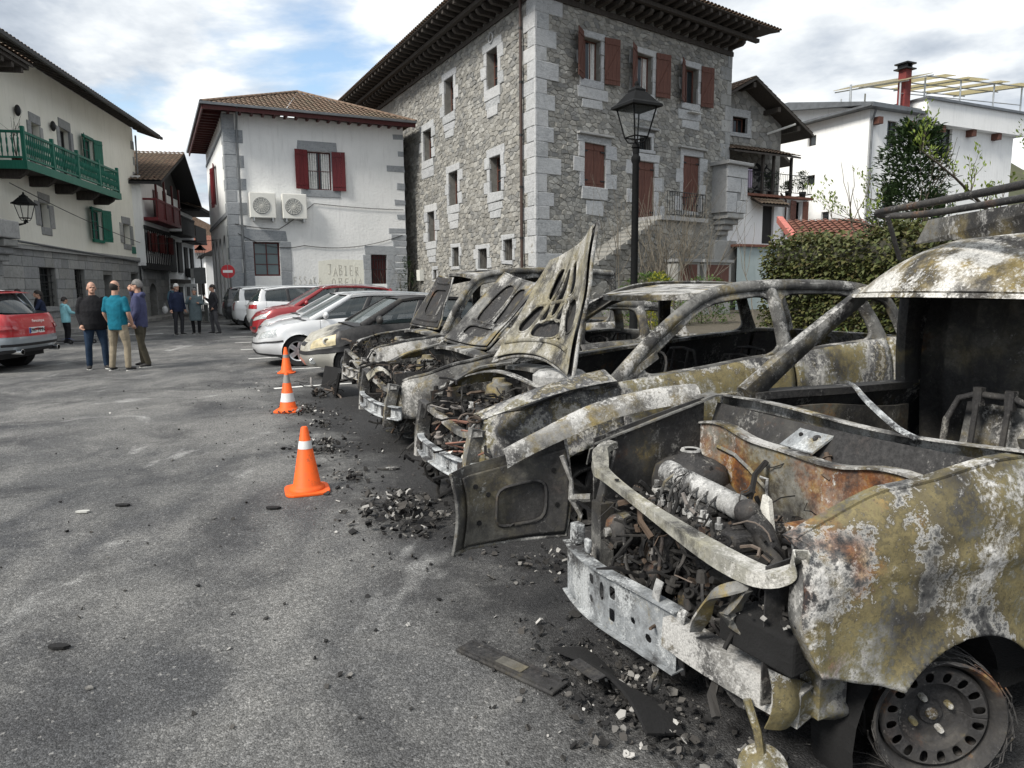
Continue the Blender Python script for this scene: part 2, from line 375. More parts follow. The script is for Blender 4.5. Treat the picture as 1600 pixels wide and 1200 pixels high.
plain('graffiti', (.47,.455,.40), .9, bump=0, var=.25, sc=12)
plain('chimney_red', (.15,.022,.02), .7, var=.25, sc=5)
plain('white_paint', (.78,.78,.77), .6, var=.06, bump=0)
plain('lantern_glass', (.30,.32,.32), .12, var=.05, bump=0, spec=.2, Alpha=.10)
plain('wire_white', (.55,.55,.53), .7, bump=0)
plain('laundry', (.40,.34,.45), .95, var=.2)
# --- hills
g = NG('hill'); c = g.ramp(g.noise(.02, 8, .7), [(.3,(.045,.058,.032)), (.5,(.085,.088,.06)), (.62,(.13,.125,.065)), (.75,(.06,.075,.04))]); g.set(c, 1, 0, .05)
# --- plants
def leaf(name, cols, rough=.55, tr=.25):
    g = NG(name); c = g.ramp(g.isl(), [(i/max(1,len(cols)-1), q) for i, q in enumerate(cols)]); g.set(c, rough, 0, .35)
    if tr:
        t = g.node('ShaderNodeBsdfTranslucent'); g.l.new(c, t.inputs[0]); mx = g.node('ShaderNodeMixShader'); mx.inputs[0].default_value = tr
        o = g.n['Material Output']; g.l.new(g.b.outputs[0], mx.inputs[1]); g.l.new(t.outputs[0], mx.inputs[2]); g.l.new(mx.outputs[0], o.inputs[0])
leaf('pergola_sheet', [(.60,.56,.42),(.66,.62,.48)], .6, .75)
leaf('leaf_laurel', [(.014,.032,.013), (.03,.055,.02), (.055,.09,.032), (.022,.045,.018)])
leaf('leaf_ivy', [(.03,.04,.014), (.075,.092,.03), (.12,.13,.042), (.09,.075,.03), (.045,.062,.022), (.15,.155,.055)])
leaf('leaf_spring', [(.13,.19,.03), (.21,.27,.05), (.17,.23,.045)])
leaf('leaf_bush', [(.05,.10,.02), (.09,.15,.03), (.06,.11,.025)])
leaf('leaf_yellow', [(.30,.30,.03), (.42,.38,.04), (.16,.20,.03), (.10,.15,.03)])
leaf('leaf_pale', [(.10,.15,.05), (.16,.21,.08)])
plain('petal', (.75,.75,.72), .7, bump=0)
g = NG('bark'); c = g.mix(g.noise(8, 7, .7, g.co((3,3,.6))), (.035,.028,.020), (.12,.10,.075)); g.set(c, .95); g.bump(g.noise(30), .5, .01)
plain('twig', (.13,.115,.09), .9, var=.3, sc=9)
# --- vehicles
def paint(name, col, metal=0, rough=.32, coat=.8, flake=.0):
    g = NG(name); d = g.ramp(g.noise(3, 6, .7), [(.45,0),(.8,.22)]); c = g.mix(d, col, tuple(x*.6+.03 for x in col))
    g.set(c, g.ramp(g.noise(5, 5), [(.3, rough*.85), (.7, rough*1.3)]), metal, .5, Coat_Weight=coat, Coat_Roughness=.06)
paint('paint_silver', (.60,.61,.62), .3, .34)
paint('paint_white', (.72,.73,.73), 0, .3)
paint('paint_red', (.24,.008,.012), .1, .3)
paint('paint_black', (.012,.012,.014), 0, .28)
paint('paint_police_red', (.42,.012,.018), 0, .3)
paint('paint_police_grey', (.36,.40,.43), .35, .34)
paint('paint_champagne', (.42,.41,.37), .5, .36)
g = NG('car_glass'); g.set((.025,.035,.038), .03, 0, .9, Transmission_Weight=.0, Alpha=.72)
g = NG('screen_glass'); g.set((.16,.19,.19), .05, 0, .9, Alpha=.5)
plain('rubber', (.014,.014,.015), .85, var=.3, sc=20)
plain('black_plastic', (.018,.018,.02), .55, var=.2, sc=8)
g = NG('alloy'); g.set((.55,.56,.57), .28, .9)
g = NG('lamp_lens'); n = g.vor(26); g.set(g.ramp(n, [(.1,(.75,.76,.74)), (.6,(.42,.44,.44))]), .08, .3, .8, Coat_Weight=1)
g = NG('tail_lens'); g.set((.35,.012,.014), .1, 0, .7, Coat_Weight=1)
plain('chrome', (.7,.7,.7), .12, 1, bump=0)
plain('cabin_dark', (.022,.022,.023), .85, bump=0)
plain('plate_white', (.75,.75,.73), .4, bump=0, var=.05)
plain('plate_blue', (.02,.06,.35), .4, bump=0)
plain('plate_ink', (.012,.012,.014), .5, bump=0)
plain('lettering_pale', (.72,.66,.64), .5, bump=0, var=.05)
# burnt steel: ash, burnt primer, rust and soot lying over each other
def burnt(name, ash, ochre, soot, base=(.20,.195,.18), rust=.0, sc=1.0, ochre_c=(.185,.145,.06), ash_c=(.56,.55,.52), rough=.75, seed=0, bst=.5, heat=False, **k):
    g = NG(name); L = (seed*3.1, seed*1.7, seed*.9); v = g.co(sc, loc=L)
    nf = g.noise(24, 4.5, .78, v); nm = g.noise(8, 4.5, .7, g.co(sc, loc=(L[0]+3,L[1]+2,5)))
    def mask(scale, cov, off, w=.035, fine=.30, top=1.0, st=(1,1,1)):
        n = g.noise(scale, 4.5, .6, g.co(tuple(sc*q for q in st), loc=(L[0]+off,L[1]+off*1.3,off*.7)), .25)
        m = g.math('ADD', g.math('MULTIPLY', n, 1-fine), g.math('MULTIPLY', nf, fine)); t_ = .5-(cov-.5)*.30; return g.ramp(m, [(t_-w, 0), (t_+w, top)])
    c = g.mix(g.ramp(nm, [(.3,0),(.7,1)]), tuple(x*.6 for x in base), tuple(x*1.3 for x in base))
    if heat:
        hn = g.math('ADD', g.math('MULTIPLY', g.noise(1.15, 4.5, .58, g.co((sc,sc,sc*.7), loc=(L[0]+6,L[1]+1,3)), .35), .78), g.math('MULTIPLY', nf, .22))
        c = g.ramp(hn, [(.37,(.025,.025,.027)), (.405,(.10,.10,.098)), (.425,(.33,.325,.31)), (.437,(.085,.072,.042)), (.475,(.165,.138,.068)), (.50,(.125,.110,.062)), (.525,(.19,.185,.155)), (.545,(.36,.355,.34)), (.558,(.19,.186,.178)), (.585,(.05,.053,.062)), (.61,(.13,.11,.06)), (.635,(.31,.30,.28)), (.66,(.16,.15,.12))])
        c = g.mix(1, c, g.ramp(nm, [(.3,.72),(.7,1.28)]), 'MULTIPLY')
    else: c = g.mix(mask(1.9, ochre, 5, .05), c, g.mix(g.ramp(nm, [(.35,0),(.65,1)]), tuple(x*.6 for x in ochre_c), tuple(x*1.35 for x in ochre_c)))
    if rust: c = g.mix(mask(1.7, rust, 11, .06), c, g.ramp(nm, [(.34,(.05,.022,.012)), (.5,(.19,.07,.022)), (.66,(.32,.19,.055))]))
    c = g.mix(mask(1.5, soot, 9, .05, .3, .93), c, g.ramp(nf, [(.35,(.012,.012,.013)), (.65,(.048,.047,.048))]))
    am = mask(2.4, ash, 2, .035, .40, 1.0, (1,1,.6))
    c = g.mix(am, c, g.ramp(g.noise(46, 4, .75, v), [(.36, tuple(x*.62 for x in ash_c)), (.5, tuple(x*.88 for x in ash_c)), (.64, tuple(min(.8,x*1.12) for x in ash_c))]))
    c = g.mix(g.ramp(g.noise(70, 3, .7, g.co(sc, loc=(2,2,L[2]))), [(.60, 0), (.68, .6)]), c, (.03,.03,.031))
    g.set(c, rough, 0, .3)
    g.bump(g.math('ADD', g.math('MULTIPLY', am, .35), g.math('ADD', nm, g.math('MULTIPLY', nf, .9))), bst, .006)
burnt('burnt_van', .22, .66, .34, (.20,.195,.165), .05, 1.5, seed=1, heat=True, ochre_c=(.165,.138,.062), ash_c=(.54,.53,.51))
burnt('burnt_cross', .36, .42, .34, (.26,.255,.225), 0, 2.2, seed=14, ochre_c=(.25,.235,.17), ash_c=(.50,.49,.46))
burnt('burnt_panel', .12, .40, .52, (.11,.105,.092), .1, 1.6, seed=15, ochre_c=(.12,.105,.07), ash_c=(.3,.3,.28))
burnt('burnt_roof', .40, .56, .46, (.24,.23,.21), 0, 2.2, seed=2, ash_c=(.60,.59,.56))
burnt('burnt_pale', .44, .36, .44, (.22,.216,.205), 0, 2.6, seed=3, ash_c=(.47,.465,.45))
burnt('burnt_beam', .42, .10, .46, (.235,.25,.262), 0, 2.8, seed=4, ash_c=(.47,.49,.50))
burnt('burnt_olive', .24, .66, .30, (.20,.19,.155), 0, 1.3, seed=5, heat=True)
burnt('burnt_grey', .30, .34, .50, (.155,.154,.147), 0, 2.0, seed=6, ash_c=(.40,.395,.38))
burnt('burnt_dark', .16, .22, .72, (.06,.058,.054), .15, 1.8, seed=7, ash_c=(.26,.255,.24))
burnt('burnt_hood', .34, .56, .40, (.24,.23,.195), 0, 2.4, seed=8, ochre_c=(.21,.19,.13), ash_c=(.46,.45,.42))
burnt('burnt_rust', .25, .42, .40, (.19,.185,.165), .50, 1.4, seed=9)
burnt('burnt_alu', .42, .0, .36, (.30,.30,.295), 0, 4.5, seed=10, ash_c=(.50,.50,.49))
burnt('burnt_iron', .14, .05, .62, (.06,.057,.054), .14, 4, seed=11, ash_c=(.26,.25,.23))
burnt('scorched', .08, .1, .75, (.05,.048,.045), 0, 1.1, seed=12, ash_c=(.25,.25,.24), rough=.5, bst=.15)
g = NG('scorched_paint'); v = g.co(1.0)
sx = g.node('ShaderNodeSeparateXYZ'); g.l.new(v, sx.inputs[0])
k = g.math('ADD', g.math('ADD', g.math('MULTIPLY', sx.outputs[0], .62), g.math('MULTIPLY', sx.outputs[1], -.35)), g.math('MULTIPLY', g.math('SUBTRACT', g.noise(2.4, 8, .65, v, .6), .5), .9))
c = g.mix(g.ramp(k, [(.30, 0), (.52, 1)]), g.ramp(g.noise(9, 6, .7, v), [(.35,(.25,.235,.19)), (.65,(.42,.41,.37))]), g.ramp(g.noise(22, 5, .7, v), [(.3,(.010,.010,.011)), (.7,(.035,.034,.034))]))
g.set(c, .5, .0, .4); g.bump(g.noise(40, 5, .7, v), .25, .004)
plain('lamp_melted', (.42,.36,.22), .45, var=.4, sc=10, bump=.5)
plain('soot_black', (.006,.006,.0065), .95, var=.4, sc=9, bump=.5, bd=.01)
g = NG('debris'); c = g.ramp(g.isl(), [(0,(.012,.012,.013)), (.45,(.03,.029,.028)), (.72,(.075,.07,.065)), (.88,(.20,.195,.185)), (1,(.45,.44,.42))]); g.set(c, .9, 0, .25); g.bump(g.noise(40), .5, .01)
g = NG('engine_bits'); c = g.ramp(g.isl(), [(0,(.008,.008,.009)), (.55,(.022,.021,.02)), (.80,(.055,.052,.049)), (.92,(.10,.07,.05)), (1,(.30,.29,.28))]); g.set(c, .8, .2, .3); g.bump(g.noise(30), .5, .008)
plain('foam_white', (.55,.54,.50), .95, var=.3, sc=14, bump=.6, bd=.01)
plain('wire_pink', (.22,.11,.08), .8, bump=0)
g = NG('cone_orange'); c = g.mix(g.ramp(g.noise(7, 4, .7), [(.45,0),(.75,.55)]), (.78,.11,.012), (.42,.075,.02)); c = g.mix(g.ramp(g.noise(26, 4, .75), [(.58,0),(.68,.6)]), c, (.16,.07,.04)); g.set(c, .6, 0, .35)
plain('cone_white', (.62,.62,.62), .5, var=.12, sc=12)
plain('cone_grey', (.22,.21,.2), .6, var=.2, sc=12)
# --- people
def cloth(name, col, var=.22, rough=.9):
    g = NG(name); n = g.noise(6, 6, .6, None, .4); c = g.mix(g.ramp(n, [(.3,0),(.7,1)]), tuple(x*(1-var) for x in col), tuple(x*(1+var) for x in col)); g.set(c, rough, 0, .2)
    g.bump(g.math('ADD', g.noise(9, 4, .5, None, 1.0), g.math('MULTIPLY', g.noise(60, 3), .2)), .6, .025)
for n_, c_ in dict(black=(.012,.012,.014), navy=(.018,.024,.05), teal=(.008,.12,.175), khaki=(.24,.205,.15), olive=(.065,.058,.042), purple=(.055,.06,.12), jeans=(.016,.03,.055), grey=(.065,.065,.07), charcoal=(.03,.03,.034), lightblue=(.24,.50,.55), skyblue=(.10,.18,.24), pattern=(.10,.13,.14), brown=(.10,.07,.05), white=(.6,.6,.6)).items(): cloth('cloth_'+n_, c_)
plain('skin', (.42,.24,.17), .55, var=.15, sc=10, bump=.1)
plain('hair_dark', (.018,.014,.012), .7, var=.3, sc=30, bump=.4)
plain('hair_grey', (.13,.125,.12), .7, var=.3, sc=30, bump=.4)
plain('hair_white', (.55,.54,.52), .7, var=.2, sc=30, bump=.4)
plain('shoe_dark', (.016,.015,.015), .7)
plain('shoe_sole', (.5,.5,.48), .8)
plain('scooter_blue', (.03,.07,.28), .5)
# ------------------------------------------------------------------ ground and street
def flat(name, poly, z, mat, label=None, kind='structure', th=None):
    mb = MB()
    if th: mb.prism([(x, y, z-th) for x, y in poly], (0,0,th))
    else: mb.add([(x, y, z) for x, y in poly], [tuple(range(len(poly)))])
    return tag(mb.build(name, mat), None, None, None, kind)
ROW0 = Vector((.49, 2.56, 0)); CX = Vector((.911, .411, 0)).normalized(); CY = Vector((-CX.y, CX.x, 0)); CANG = math.atan2(CX.y, CX.x)
def row(x, s, z=0): return ROW0 + CX*x + CY*s + Vector((0,0,z))     # x behind the noses, s along the row of cars
mb = MB(); mb.add([(-900,-300,0),(900,-300,0),(900,1500,0),(-900,1500,0)], [(0,1,2,3)])
tag(mb.build('ground', 'asphalt'), kind='structure')
# parking bay lines, worn paint
def line(a, b, w=.1, name='bay_line'):
    a, b = Vector(a), Vector(b); d = (b-a).normalized(); n = Vector((-d.y, d.x, 0))*w/2
    r_ = random.Random(int(abs(a.x*100+b.y*10))); mb = MB(); k = max(2, int((b-a).length/.25)); p = [a+(b-a)*(i/k) for i in range(k+1)]
    L_ = [q+n*(1+.25*r_.uniform(-1,1)) for q in p]; Rr = [q-n*(1+.25*r_.uniform(-1,1)) for q in p]
    mb.add([(q.x,q.y,.004) for q in L_]+[(q.x,q.y,.004) for q in Rr], [(i, i+1, k+2+i, k+1+i) for i in range(k)])
    return tag(mb.build(name, 'line_paint'), kind='structure')
for s_ in (9.7, 12.35, 15.0, 17.6, 20.2, 22.8, 25.4, 28.0):
    line(row(.15, s_), row(4.6, s_))
for s_ in (9.7, 15.0, 17.6, 20.2, 22.8): line(row(-.35, s_-.05), row(.15, s_), .13, 'bay_mark')
line((-16.6, 29.2, 0), (-10.6, 31.6, 0), .14, 'street_line'); line((-15.2, 24.5, 0), (-12.4, 25.3, 0), .14, 'street_line')
# pavement in front of the left-hand houses
AL0 = (-15.88, 16.71); FA = Fac(AL0, 100)
def strip(name, fac, u0, u1, o0, o1, z, mat):
    mb = MB(); fac.box(mb, u0, -.05, u1, z, o0, o1); return tag(mb.build(name, mat), kind='structure')
strip('pavement', FA, 4, 36, -.2, 1.25, .13, 'paving')
n_ = 0
kerb_mb = MB(); kerb_mb.box((0,0,0), (.98,.14,.15)); kerb_me = kerb_mb.mesh('kerb_stone', 'kerb_stone')
kr = tag(MB().box((0,0,-.2), (.1,.1,.1)).build('kerb', 'kerb_stone'), kind='structure')
for i in range(30): inst('kerb_stone', kerb_me, kr, FA.M(6.5+i, .07, 1.33))
# low wall with pale coping behind the parked cars, garden bed behind it
lw = thing('low_wall', 'low pale stone wall behind the row of burnt cars', 'wall', row(5.0, 4))
mb = MB(); pts = [row(x, s) for x, s in ((5.0,-7),(5.3,-7),(5.3,13.4),(5.0,13.4))]
mb.prism([(p.x,p.y,-.02) for p in pts], (0,0,.42)); mb.build('wall_body', 'mortar_grey', lw, world=True)
cop = MB().box((0,0,0), (.42,.96,.07)).mesh('coping_stone', 'kerb_stone')
for i in range(20): inst('coping_stone', cop, lw, Matrix.Translation(row(5.15, -6.4+i, .435)) @ Matrix.Rotation(CANG, 4, 'Z'), world=True)
mb = MB(); q = [row(5.3,-7), row(34,-7), row(24,40), row(5.3,20)]; mb.prism([(p.x,p.y,.0) for p in q], (0,0,.3)); tag(mb.build('garden_soil', 'earth'), kind='structure')
# hills far off
def hill(name, cx, cy, wx, h, seed):
    r_ = random.Random(seed); ph = [r_.uniform(0, 6) for _ in range(6)]
    def fn(u, v):
        x = cx+(u-.5)*wx; y = cy+v*260
        k = math.sin(min(1, v*1.3)*PI/2)*h*(.55+.45*math.sin(PI*u))*(1+.16*math.sin(u*9+ph[0])+.08*math.sin(u*23+ph[1])+.05*math.sin(u*51+ph[2]+v*9))
        return (x, y, k-2)
    return tag(MB().grid(fn, 70, 14).build(name, 'hill', smooth=60), kind='structure')
hill('hill', -190, 400, 460, 52, 1); hill('hill', 420, 420, 620, 105, 2)

# ------------------------------------------------------------------ pieces of houses
def slab(mb, fac, u0, z0, u1, z1, o0, o1, ins=.015, j=0, r_=rng):
    J = lambda: r_.uniform(-j, j) if j else 0
    c = [(u0+J(),z0+J()), (u1+J(),z0+J()), (u1+J(),z1+J()), (u0+J(),z1+J())]
    f = [(u0+ins,z0+ins), (u1-ins,z0+ins), (u1-ins,z1-ins), (u0+ins,z1-ins)]
    f = [(a[0]+(b[0]-p), a[1]+(b[1]-q_)) for a, b, (p, q_) in zip(f, c, [(u0,z0),(u1,z0),(u1,z1),(u0,z1)])]
    m1 = o1-ins*.7
    P = [fac.P(u,z,o0) for u,z in c]+[fac.P(u,z,m1) for u,z in c]+[fac.P(u,z,o1) for u,z in f]
    return mb.add(P, [(0,1,5,4),(1,2,6,5),(2,3,7,6),(3,0,4,7),(4,5,9,8),(5,6,10,9),(6,7,11,10),(7,4,8,11),(8,9,10,11)])
def stone_piece(fac, rect, parent, mat='ashlar', o0=-.05, o1=.06, name='quoin', j=.03, ins=.02):
    mb = MB(); slab(mb, fac, *rect, o0, o1+rng.uniform(-.01,.012), ins, j); return mb.build(name, mat, parent, world=True)
def ashlar(fac, u0, u1, z0, z1, ops, hr, w0, w1, parent, mat, o1=.03, name='ashlar_block', gap=.008, seed=1):
    r_ = random.Random(seed); z = z0; k = 0
    while z < z1-.05:
        h = min(hr*r_.uniform(.85,1.15), z1-z); h = z1-z if z1-z-h < .15 else h
        u = u0-(r_.uniform(0,w0) if k % 2 else 0); k += 1
        while u < u1:
            w = r_.uniform(w0, w1); a, b = max(u,u0), min(u+w,u1); u += w
            if b-a < .06: continue
            segs = [(a,b)]
            for q in ops:
                if q[1] < z+h*.6 and q[3] > z+h*.4:
                    segs = [s for (x,y) in segs for s in ((x,min(y,q[0])), (max(x,q[2]),y)) if s[1]-s[0] > .07]
            for x, y in segs:
                mb = MB(); slab(mb, fac, x+gap, z+gap, y-gap, z+h-gap, -.03, o1+r_.uniform(-.008,.01), .012, .004, r_); mb.build(name, mat, parent, world=True)
        z += h
def rubble_cells(u0, u1, z0, z1, sx, sz, seed):
    r_ = random.Random(seed); nx = int((u1-u0)/sx)+3; nz = int((z1-z0)/sz)+3; S = {}
    for j in range(-2, nz):
        for i in range(-2, nx):
            S[i,j] = ((i+.5*(j%2)+r_.uniform(-.42,.42)), (j+r_.uniform(-.36,.36)))
    out = []
    for (i,j), (x,y) in S.items():
        if not (0 <= i < nx-2 and 0 <= j < nz-2): continue
        poly = [(x-1.6,y-1.6),(x+1.6,y-1.6),(x+1.6,y+1.6),(x-1.6,y+1.6)]
        for di in (-2,-1,0,1,2):
            for dj in (-2,-1,0,1,2):
                if di == dj == 0 or (i+di,j+dj) not in S: continue
                a, b = S[i+di,j+dj]; nx_, ny_ = a-x, b-y; c = (nx_*(a+x)+ny_*(b+y))/2; new = []
                for k in range(len(poly)):
                    p, q = poly[k], poly[(k+1)%len(poly)]; dp, dq = nx_*p[0]+ny_*p[1]-c, nx_*q[0]+ny_*q[1]-c
                    if dp <= 0: new.append(p)
                    if dp*dq < 0: t = dp/(dp-dq); new.append((p[0]+(q[0]-p[0])*t, p[1]+(q[1]-p[1])*t))
                poly = new
                if len(poly) < 3: break
            if len(poly) < 3: break
        if len(poly) < 3: continue
        out.append([(u0+p[0]*sx, z0+p[1]*sz) for p in poly])
    return out
def rubble_stone(mb, fac, poly, out, r_, shrink=.86):
    cx = sum(p[0] for p in poly)/len(poly); cz = sum(p[1] for p in poly)/len(poly); n = len(poly)
    a = [(cx+(p[0]-cx)*shrink*r_.uniform(.95,1.05), cz+(p[1]-cz)*shrink*r_.uniform(.95,1.04)) for p in poly]
    b = [(cx+(p[0]-cx)*.76, cz+(p[1]-cz)*.74) for p in a]
    tl = (r_.uniform(-.12,.12), r_.uniform(-.12,.12))
    P = [fac.P(u,z,-.03) for u,z in a]+[fac.P(u,z,out*.62) for u,z in a]+[fac.P(u,z,out+tl[0]*(u-cx)+tl[1]*(z-cz)) for u,z in b]
    f = [(i,(i+1)%n,n+(i+1)%n,n+i) for i in range(n)]+[(n+i,n+(i+1)%n,2*n+(i+1)%n,2*n+i) for i in range(n)]+[tuple(2*n+i for i in range(n))]
    mb.add(P, f)
def rubble(facs, parent, keep=300, seed=3, mat1='rubble_single', mat='rubble', shrink=.93):
    """facs: (fac,u0,u1,z0,z1,sx,sz,openings); the stones nearest the viewer become parts, the rest one mass"""
    r_ = random.Random(seed); L_ = []
    for fac, u0, u1, z0, z1, sx, sz, ops in facs:
        for poly in rubble_cells(u0, u1, z0, z1, sx, sz, seed):
            us = [p[0] for p in poly]; zs = [p[1] for p in poly]
            if max(us) > u1 or min(us) < u0 or max(zs) > z1: continue
            if any(max(us) > q[0] and min(us) < q[2] and max(zs) > q[1] and min(zs) < q[3] for q in ops): continue
            c = fac.P(sum(us)/len(us), sum(zs)/len(zs)); area = (max(us)-min(us))*(max(zs)-min(zs))*abs(fac.n.dot(c.normalized()))
            L_.append((-area/(c-Vector((0,0,1.6))).length_squared, len(L_), fac, poly))
    L_.sort(key=lambda q: q[:2]); rest = MB()
    for i, (_, _, fac, poly) in enumerate(L_):
        if i < keep: mb = MB(); rubble_stone(mb, fac, poly, r_.uniform(.012,.04), r_, shrink); mb.build('stone', mat1, parent, world=True)
        else: rubble_stone(rest, fac, poly, r_.uniform(.010,.038), r_, shrink)
    if rest.v: rest.build('rubble_masonry', mat, parent, world=True, kind='stuff')
def window(fac, rect, parent, rec=.2, mat='wood_window', nx=2, nz=2, glass='window_glass', fw=.06, bar=.03, name='window', back=True, curtain=False):
    u0, z0, u1, z1 = rect; mb = MB(); o0, o1 = -rec-.05, -rec
    for q in ((u0,z0,u0+fw,z1), (u1-fw,z0,u1,z1), (u0+fw,z0,u1-fw,z0+fw), (u0+fw,z1-fw,u1-fw,z1)): fac.box(mb, *q, o0, o1)
    cu = [u0+fw+(u1-u0-2*fw)*i/nx for i in range(nx+1)]; cz = [z0+fw+(z1-z0-2*fw)*i/nz for i in range(nz+1)]
    for u in cu[1:-1]: fac.box(mb, u-bar/2-.01, z0+fw, u+bar/2+.01, z1-fw, o0+.01, o1+.004)
    for z in cz[1:-1]: fac.box(mb, u0+fw, z-bar/2, u1-fw, z+bar/2, o0+.012, o1-.004)
    w = mb.build(name, mat, parent, world=True)
    for i in range(nx):
        for j in range(nz):
            m2 = MB(); t = rng.uniform(-.006,.006); a, b, c, d = cu[i]+.004, cu[i+1]-.004, cz[j]+.004, cz[j+1]-.004
            m2.add([fac.P(a,c,o0+.015), fac.P(b,c,o0+.015+t), fac.P(b,d,o0+.015), fac.P(a,d,o0+.015-t)], [(0,1,2,3)]); m2.build('pane', glass, w, world=True)
    if curtain:
        m2 = MB()
        for a, b in ((u0+fw, u0+(u1-u0)*.40), (u1-(u1-u0)*.40, u1-fw)):
            m2.grid(lambda s, t: tuple(fac.P(a+(b-a)*s*(1 if True else 1), z0+fw+(z1-z0-2*fw)*t, o0+.022+.010*math.sin(s*22))), 14, 2)
        m2.build('curtain', 'curtain', w, world=True)
    return w
def bars(fac, rect, parent, nu, nz, r=.011, o=-.04, mat='iron', name='window_grille'):
    u0, z0, u1, z1 = rect; mb = MB()
    for i in range(nu): u = u0+(u1-u0)*(i+.5)/nu; mb.tube([fac.P(u,z0,o), fac.P(u,z1,o)], r, 5)
    for i in range(nz): z = z0+(z1-z0)*(i+.5)/nz; fac.box(mb, u0, z-r, u1, z+r, o-.004, o+r)
    return mb.build(name, mat, parent, world=True)
def shutter(fac, hu, z0, z1, w, parent, side=1, ang=12, mat='wood_brown', brace=True, n=4, o=.08):
    """hinged at u=hu, opening towards side (+1 right, -1 left); ang off the wall"""
    M_ = fac.M(hu, z0, o) @ Matrix.Rotation(-side*R(ang), 4, 'Z')
    h = z1-z0; root = None; pw = w/n
    pm = MB().box((0,0,0), (pw-.006,.03,h)).mesh('plank', mat)
    b = MB()
    for z in (h*.12, h*.88): b.box((side*w/2,-.026,z), (w*.94,.022,.07))
    if brace:
        d = Vector((w*.9,0,h*.68)); a = math.atan2(d.z, d.x)
        b.box((side*w/2,-.026,h*.5), (d.length-.06,.018,.06), Matrix.Rotation(-side*a, 3, 'Y') if side > 0 else Matrix.Rotation(-a, 3, 'Y'))
    b.v = [tuple(M_ @ Vector(p)) for p in b.v]; root = b.build('shutter', mat, parent, world=True)
    for i in range(n): inst('plank', pm, root, M_ @ Matrix.Translation((side*(pw*(i+.5)),0,h/2)), world=True)
    return root
def surround(fac, q, parent, mat='ashlar', jw=.28, lint=.3, sills=((.18,.24),(.05,.22)), o1=.055, seed=0, jamb=3):
    """dressed stones round an opening: lintel, uneven jambs, stones hanging under the sill"""
    r_ = random.Random(seed); u0, z0, u1, z1 = q
    stone_piece(fac, (u0-jw*r_.uniform(.7,1.1), z1, u1+jw*r_.uniform(.7,1.1), z1+lint), parent, mat, o1=o1, name='lintel_stone')
    h = (z1-z0)/jamb
    for i in range(jamb):
        for sd_, e in ((-1,u0), (1,u1)):
            w = jw*(1.55 if (i+(sd_>0)+seed) % 2 else .72)*r_.uniform(.85,1.15)
            stone_piece(fac, (e-w if sd_ < 0 else e, z0+i*h+.006, e if sd_ < 0 else e+w, z0+(i+1)*h-.006), parent, mat, o1=o1, name='jamb_stone')
    z = z0
    for k, (ex, hh) in enumerate(sills):
        stone_piece(fac, (u0-ex*r_.uniform(.7,1.2), z-hh, u1+ex*r_.uniform(.7,1.2), z-.008), parent, mat, o1=o1+(.02 if k == 0 else 0), name='sill_stone', j=.04); z -= hh
def tile_plane(mb, P, nu_pitch=.24, course=.38, amp=.05):
    """P(a,t): a along the eave in metres, t up the slope in metres; P.w(t) -> (a0,a1); P.n normal"""
    L = P['len']; k = max(1, int(L/course)); n = Vector(P['n'])
    for j in range(k+1):
        t0, t1 = j*course, min((j+1)*course+.06, L+.03)
        a0, a1 = P['w'](t0); b0, b1 = P['w'](min(t1, L))
        if a1-a0 < .05: continue
        i0, i1 = math.floor(a0/nu_pitch*4), math.ceil(a1/nu_pitch*4)
        vv = []; ff = []; c = 0
        for i in range(i0, i1+1):
            a = i*nu_pitch/4; aa = min(max(a, a0), a1); bb = min(max(a, b0), b1); z = amp*abs(math.sin(PI*a/nu_pitch))
            vv += [P['o']+P['e']*aa+P['s']*t0+n*(z+.035), P['o']+P['e']*bb+P['s']*t1+n*(z*.9)]
            if c: ff.append((2*c-2, 2*c, 2*c+1, 2*c-1))
            c += 1
        mb.add(vv, ff)
def roof_plane(o, e_end, s_dir_end, w):
    o = Vector(o); e = (Vector(e_end)-o).normalized(); s = Vector(s_dir_end)-o; s = s-e*s.dot(e); L = s.length; s.normalize()
    return dict(o=o, e=e, s=s, n=tuple(e.cross(s).normalized()), len=L, w=w)
# ------------------------------------------------------------------ the stone tower house
C0 = (1.0, 28.5); SL = Fac(far(C0, 117.5, 20), -62.5); SR = Fac(C0, 38)
TH = thing('stone_house', 'tall grey rubble stone house with deep dark timber eaves and brown shutters', 'house', (C0[0], C0[1], 0))
SLw = dict(t1=(15.76,9.95,16.86,11.52), t2=(10.94,9.9,12.1,11.53), t3=(7.87,8.19,9.1,9.73), m1=(15.94,5.62,17.06,7.14), m2=(11.28,5.55,12.4,7.12), m3=(8.24,3.96,9.3,5.52))
SLb = dict(b1=(17.2,2.65,18.05,3.53), b2=(14.6,2.36,15.6,3.28), b3=(11.55,2.57,12.4,3.47), b4=(8.92,1.97,9.4,2.44))
SRt = dict(t1=(2.5,9.85,3.47,11.44), t2=(5.63,9.82,6.66,11.42), t3=(8.85,9.85,9.82,11.41))
SRl = dict(l1=(2.56,5.6,3.79,7.37), l2=(5.74,4.5,6.9,6.95), l2w=(5.86,7.46,6.65,8.01), l3=(8.91,5.0,10.1,7.5)); HOLE = (9.01,2.7,9.72,3.12)
opsL = [*SLw.values(), *SLb.values()]; opsR = [*SRt.values(), *SRl.values(), HOLE]
mb = MB(); SL.wall(mb, -4, 20, -.3, 13.05, opsL, .45); SR.wall(mb, 0, 12.4, -.3, 13.05, opsR, .4)
mb.add([SR.P(12.4,-.3), SR.P(12.4,-.3,-14), SR.P(12.4,13.05,-14), SR.P(12.4,13.05)], [(0,1,2,3)])
mb.build('wall', 'mortar', TH, world=True)
mb = MB(); SL.box(mb, -3.6, .2, 19.2, 12.6, -2.4, -.75); SR.box(mb, .6, .2, 12, 12.6, -2.0, -.7); mb.build('dark_interior', 'dark_room', TH, world=True)
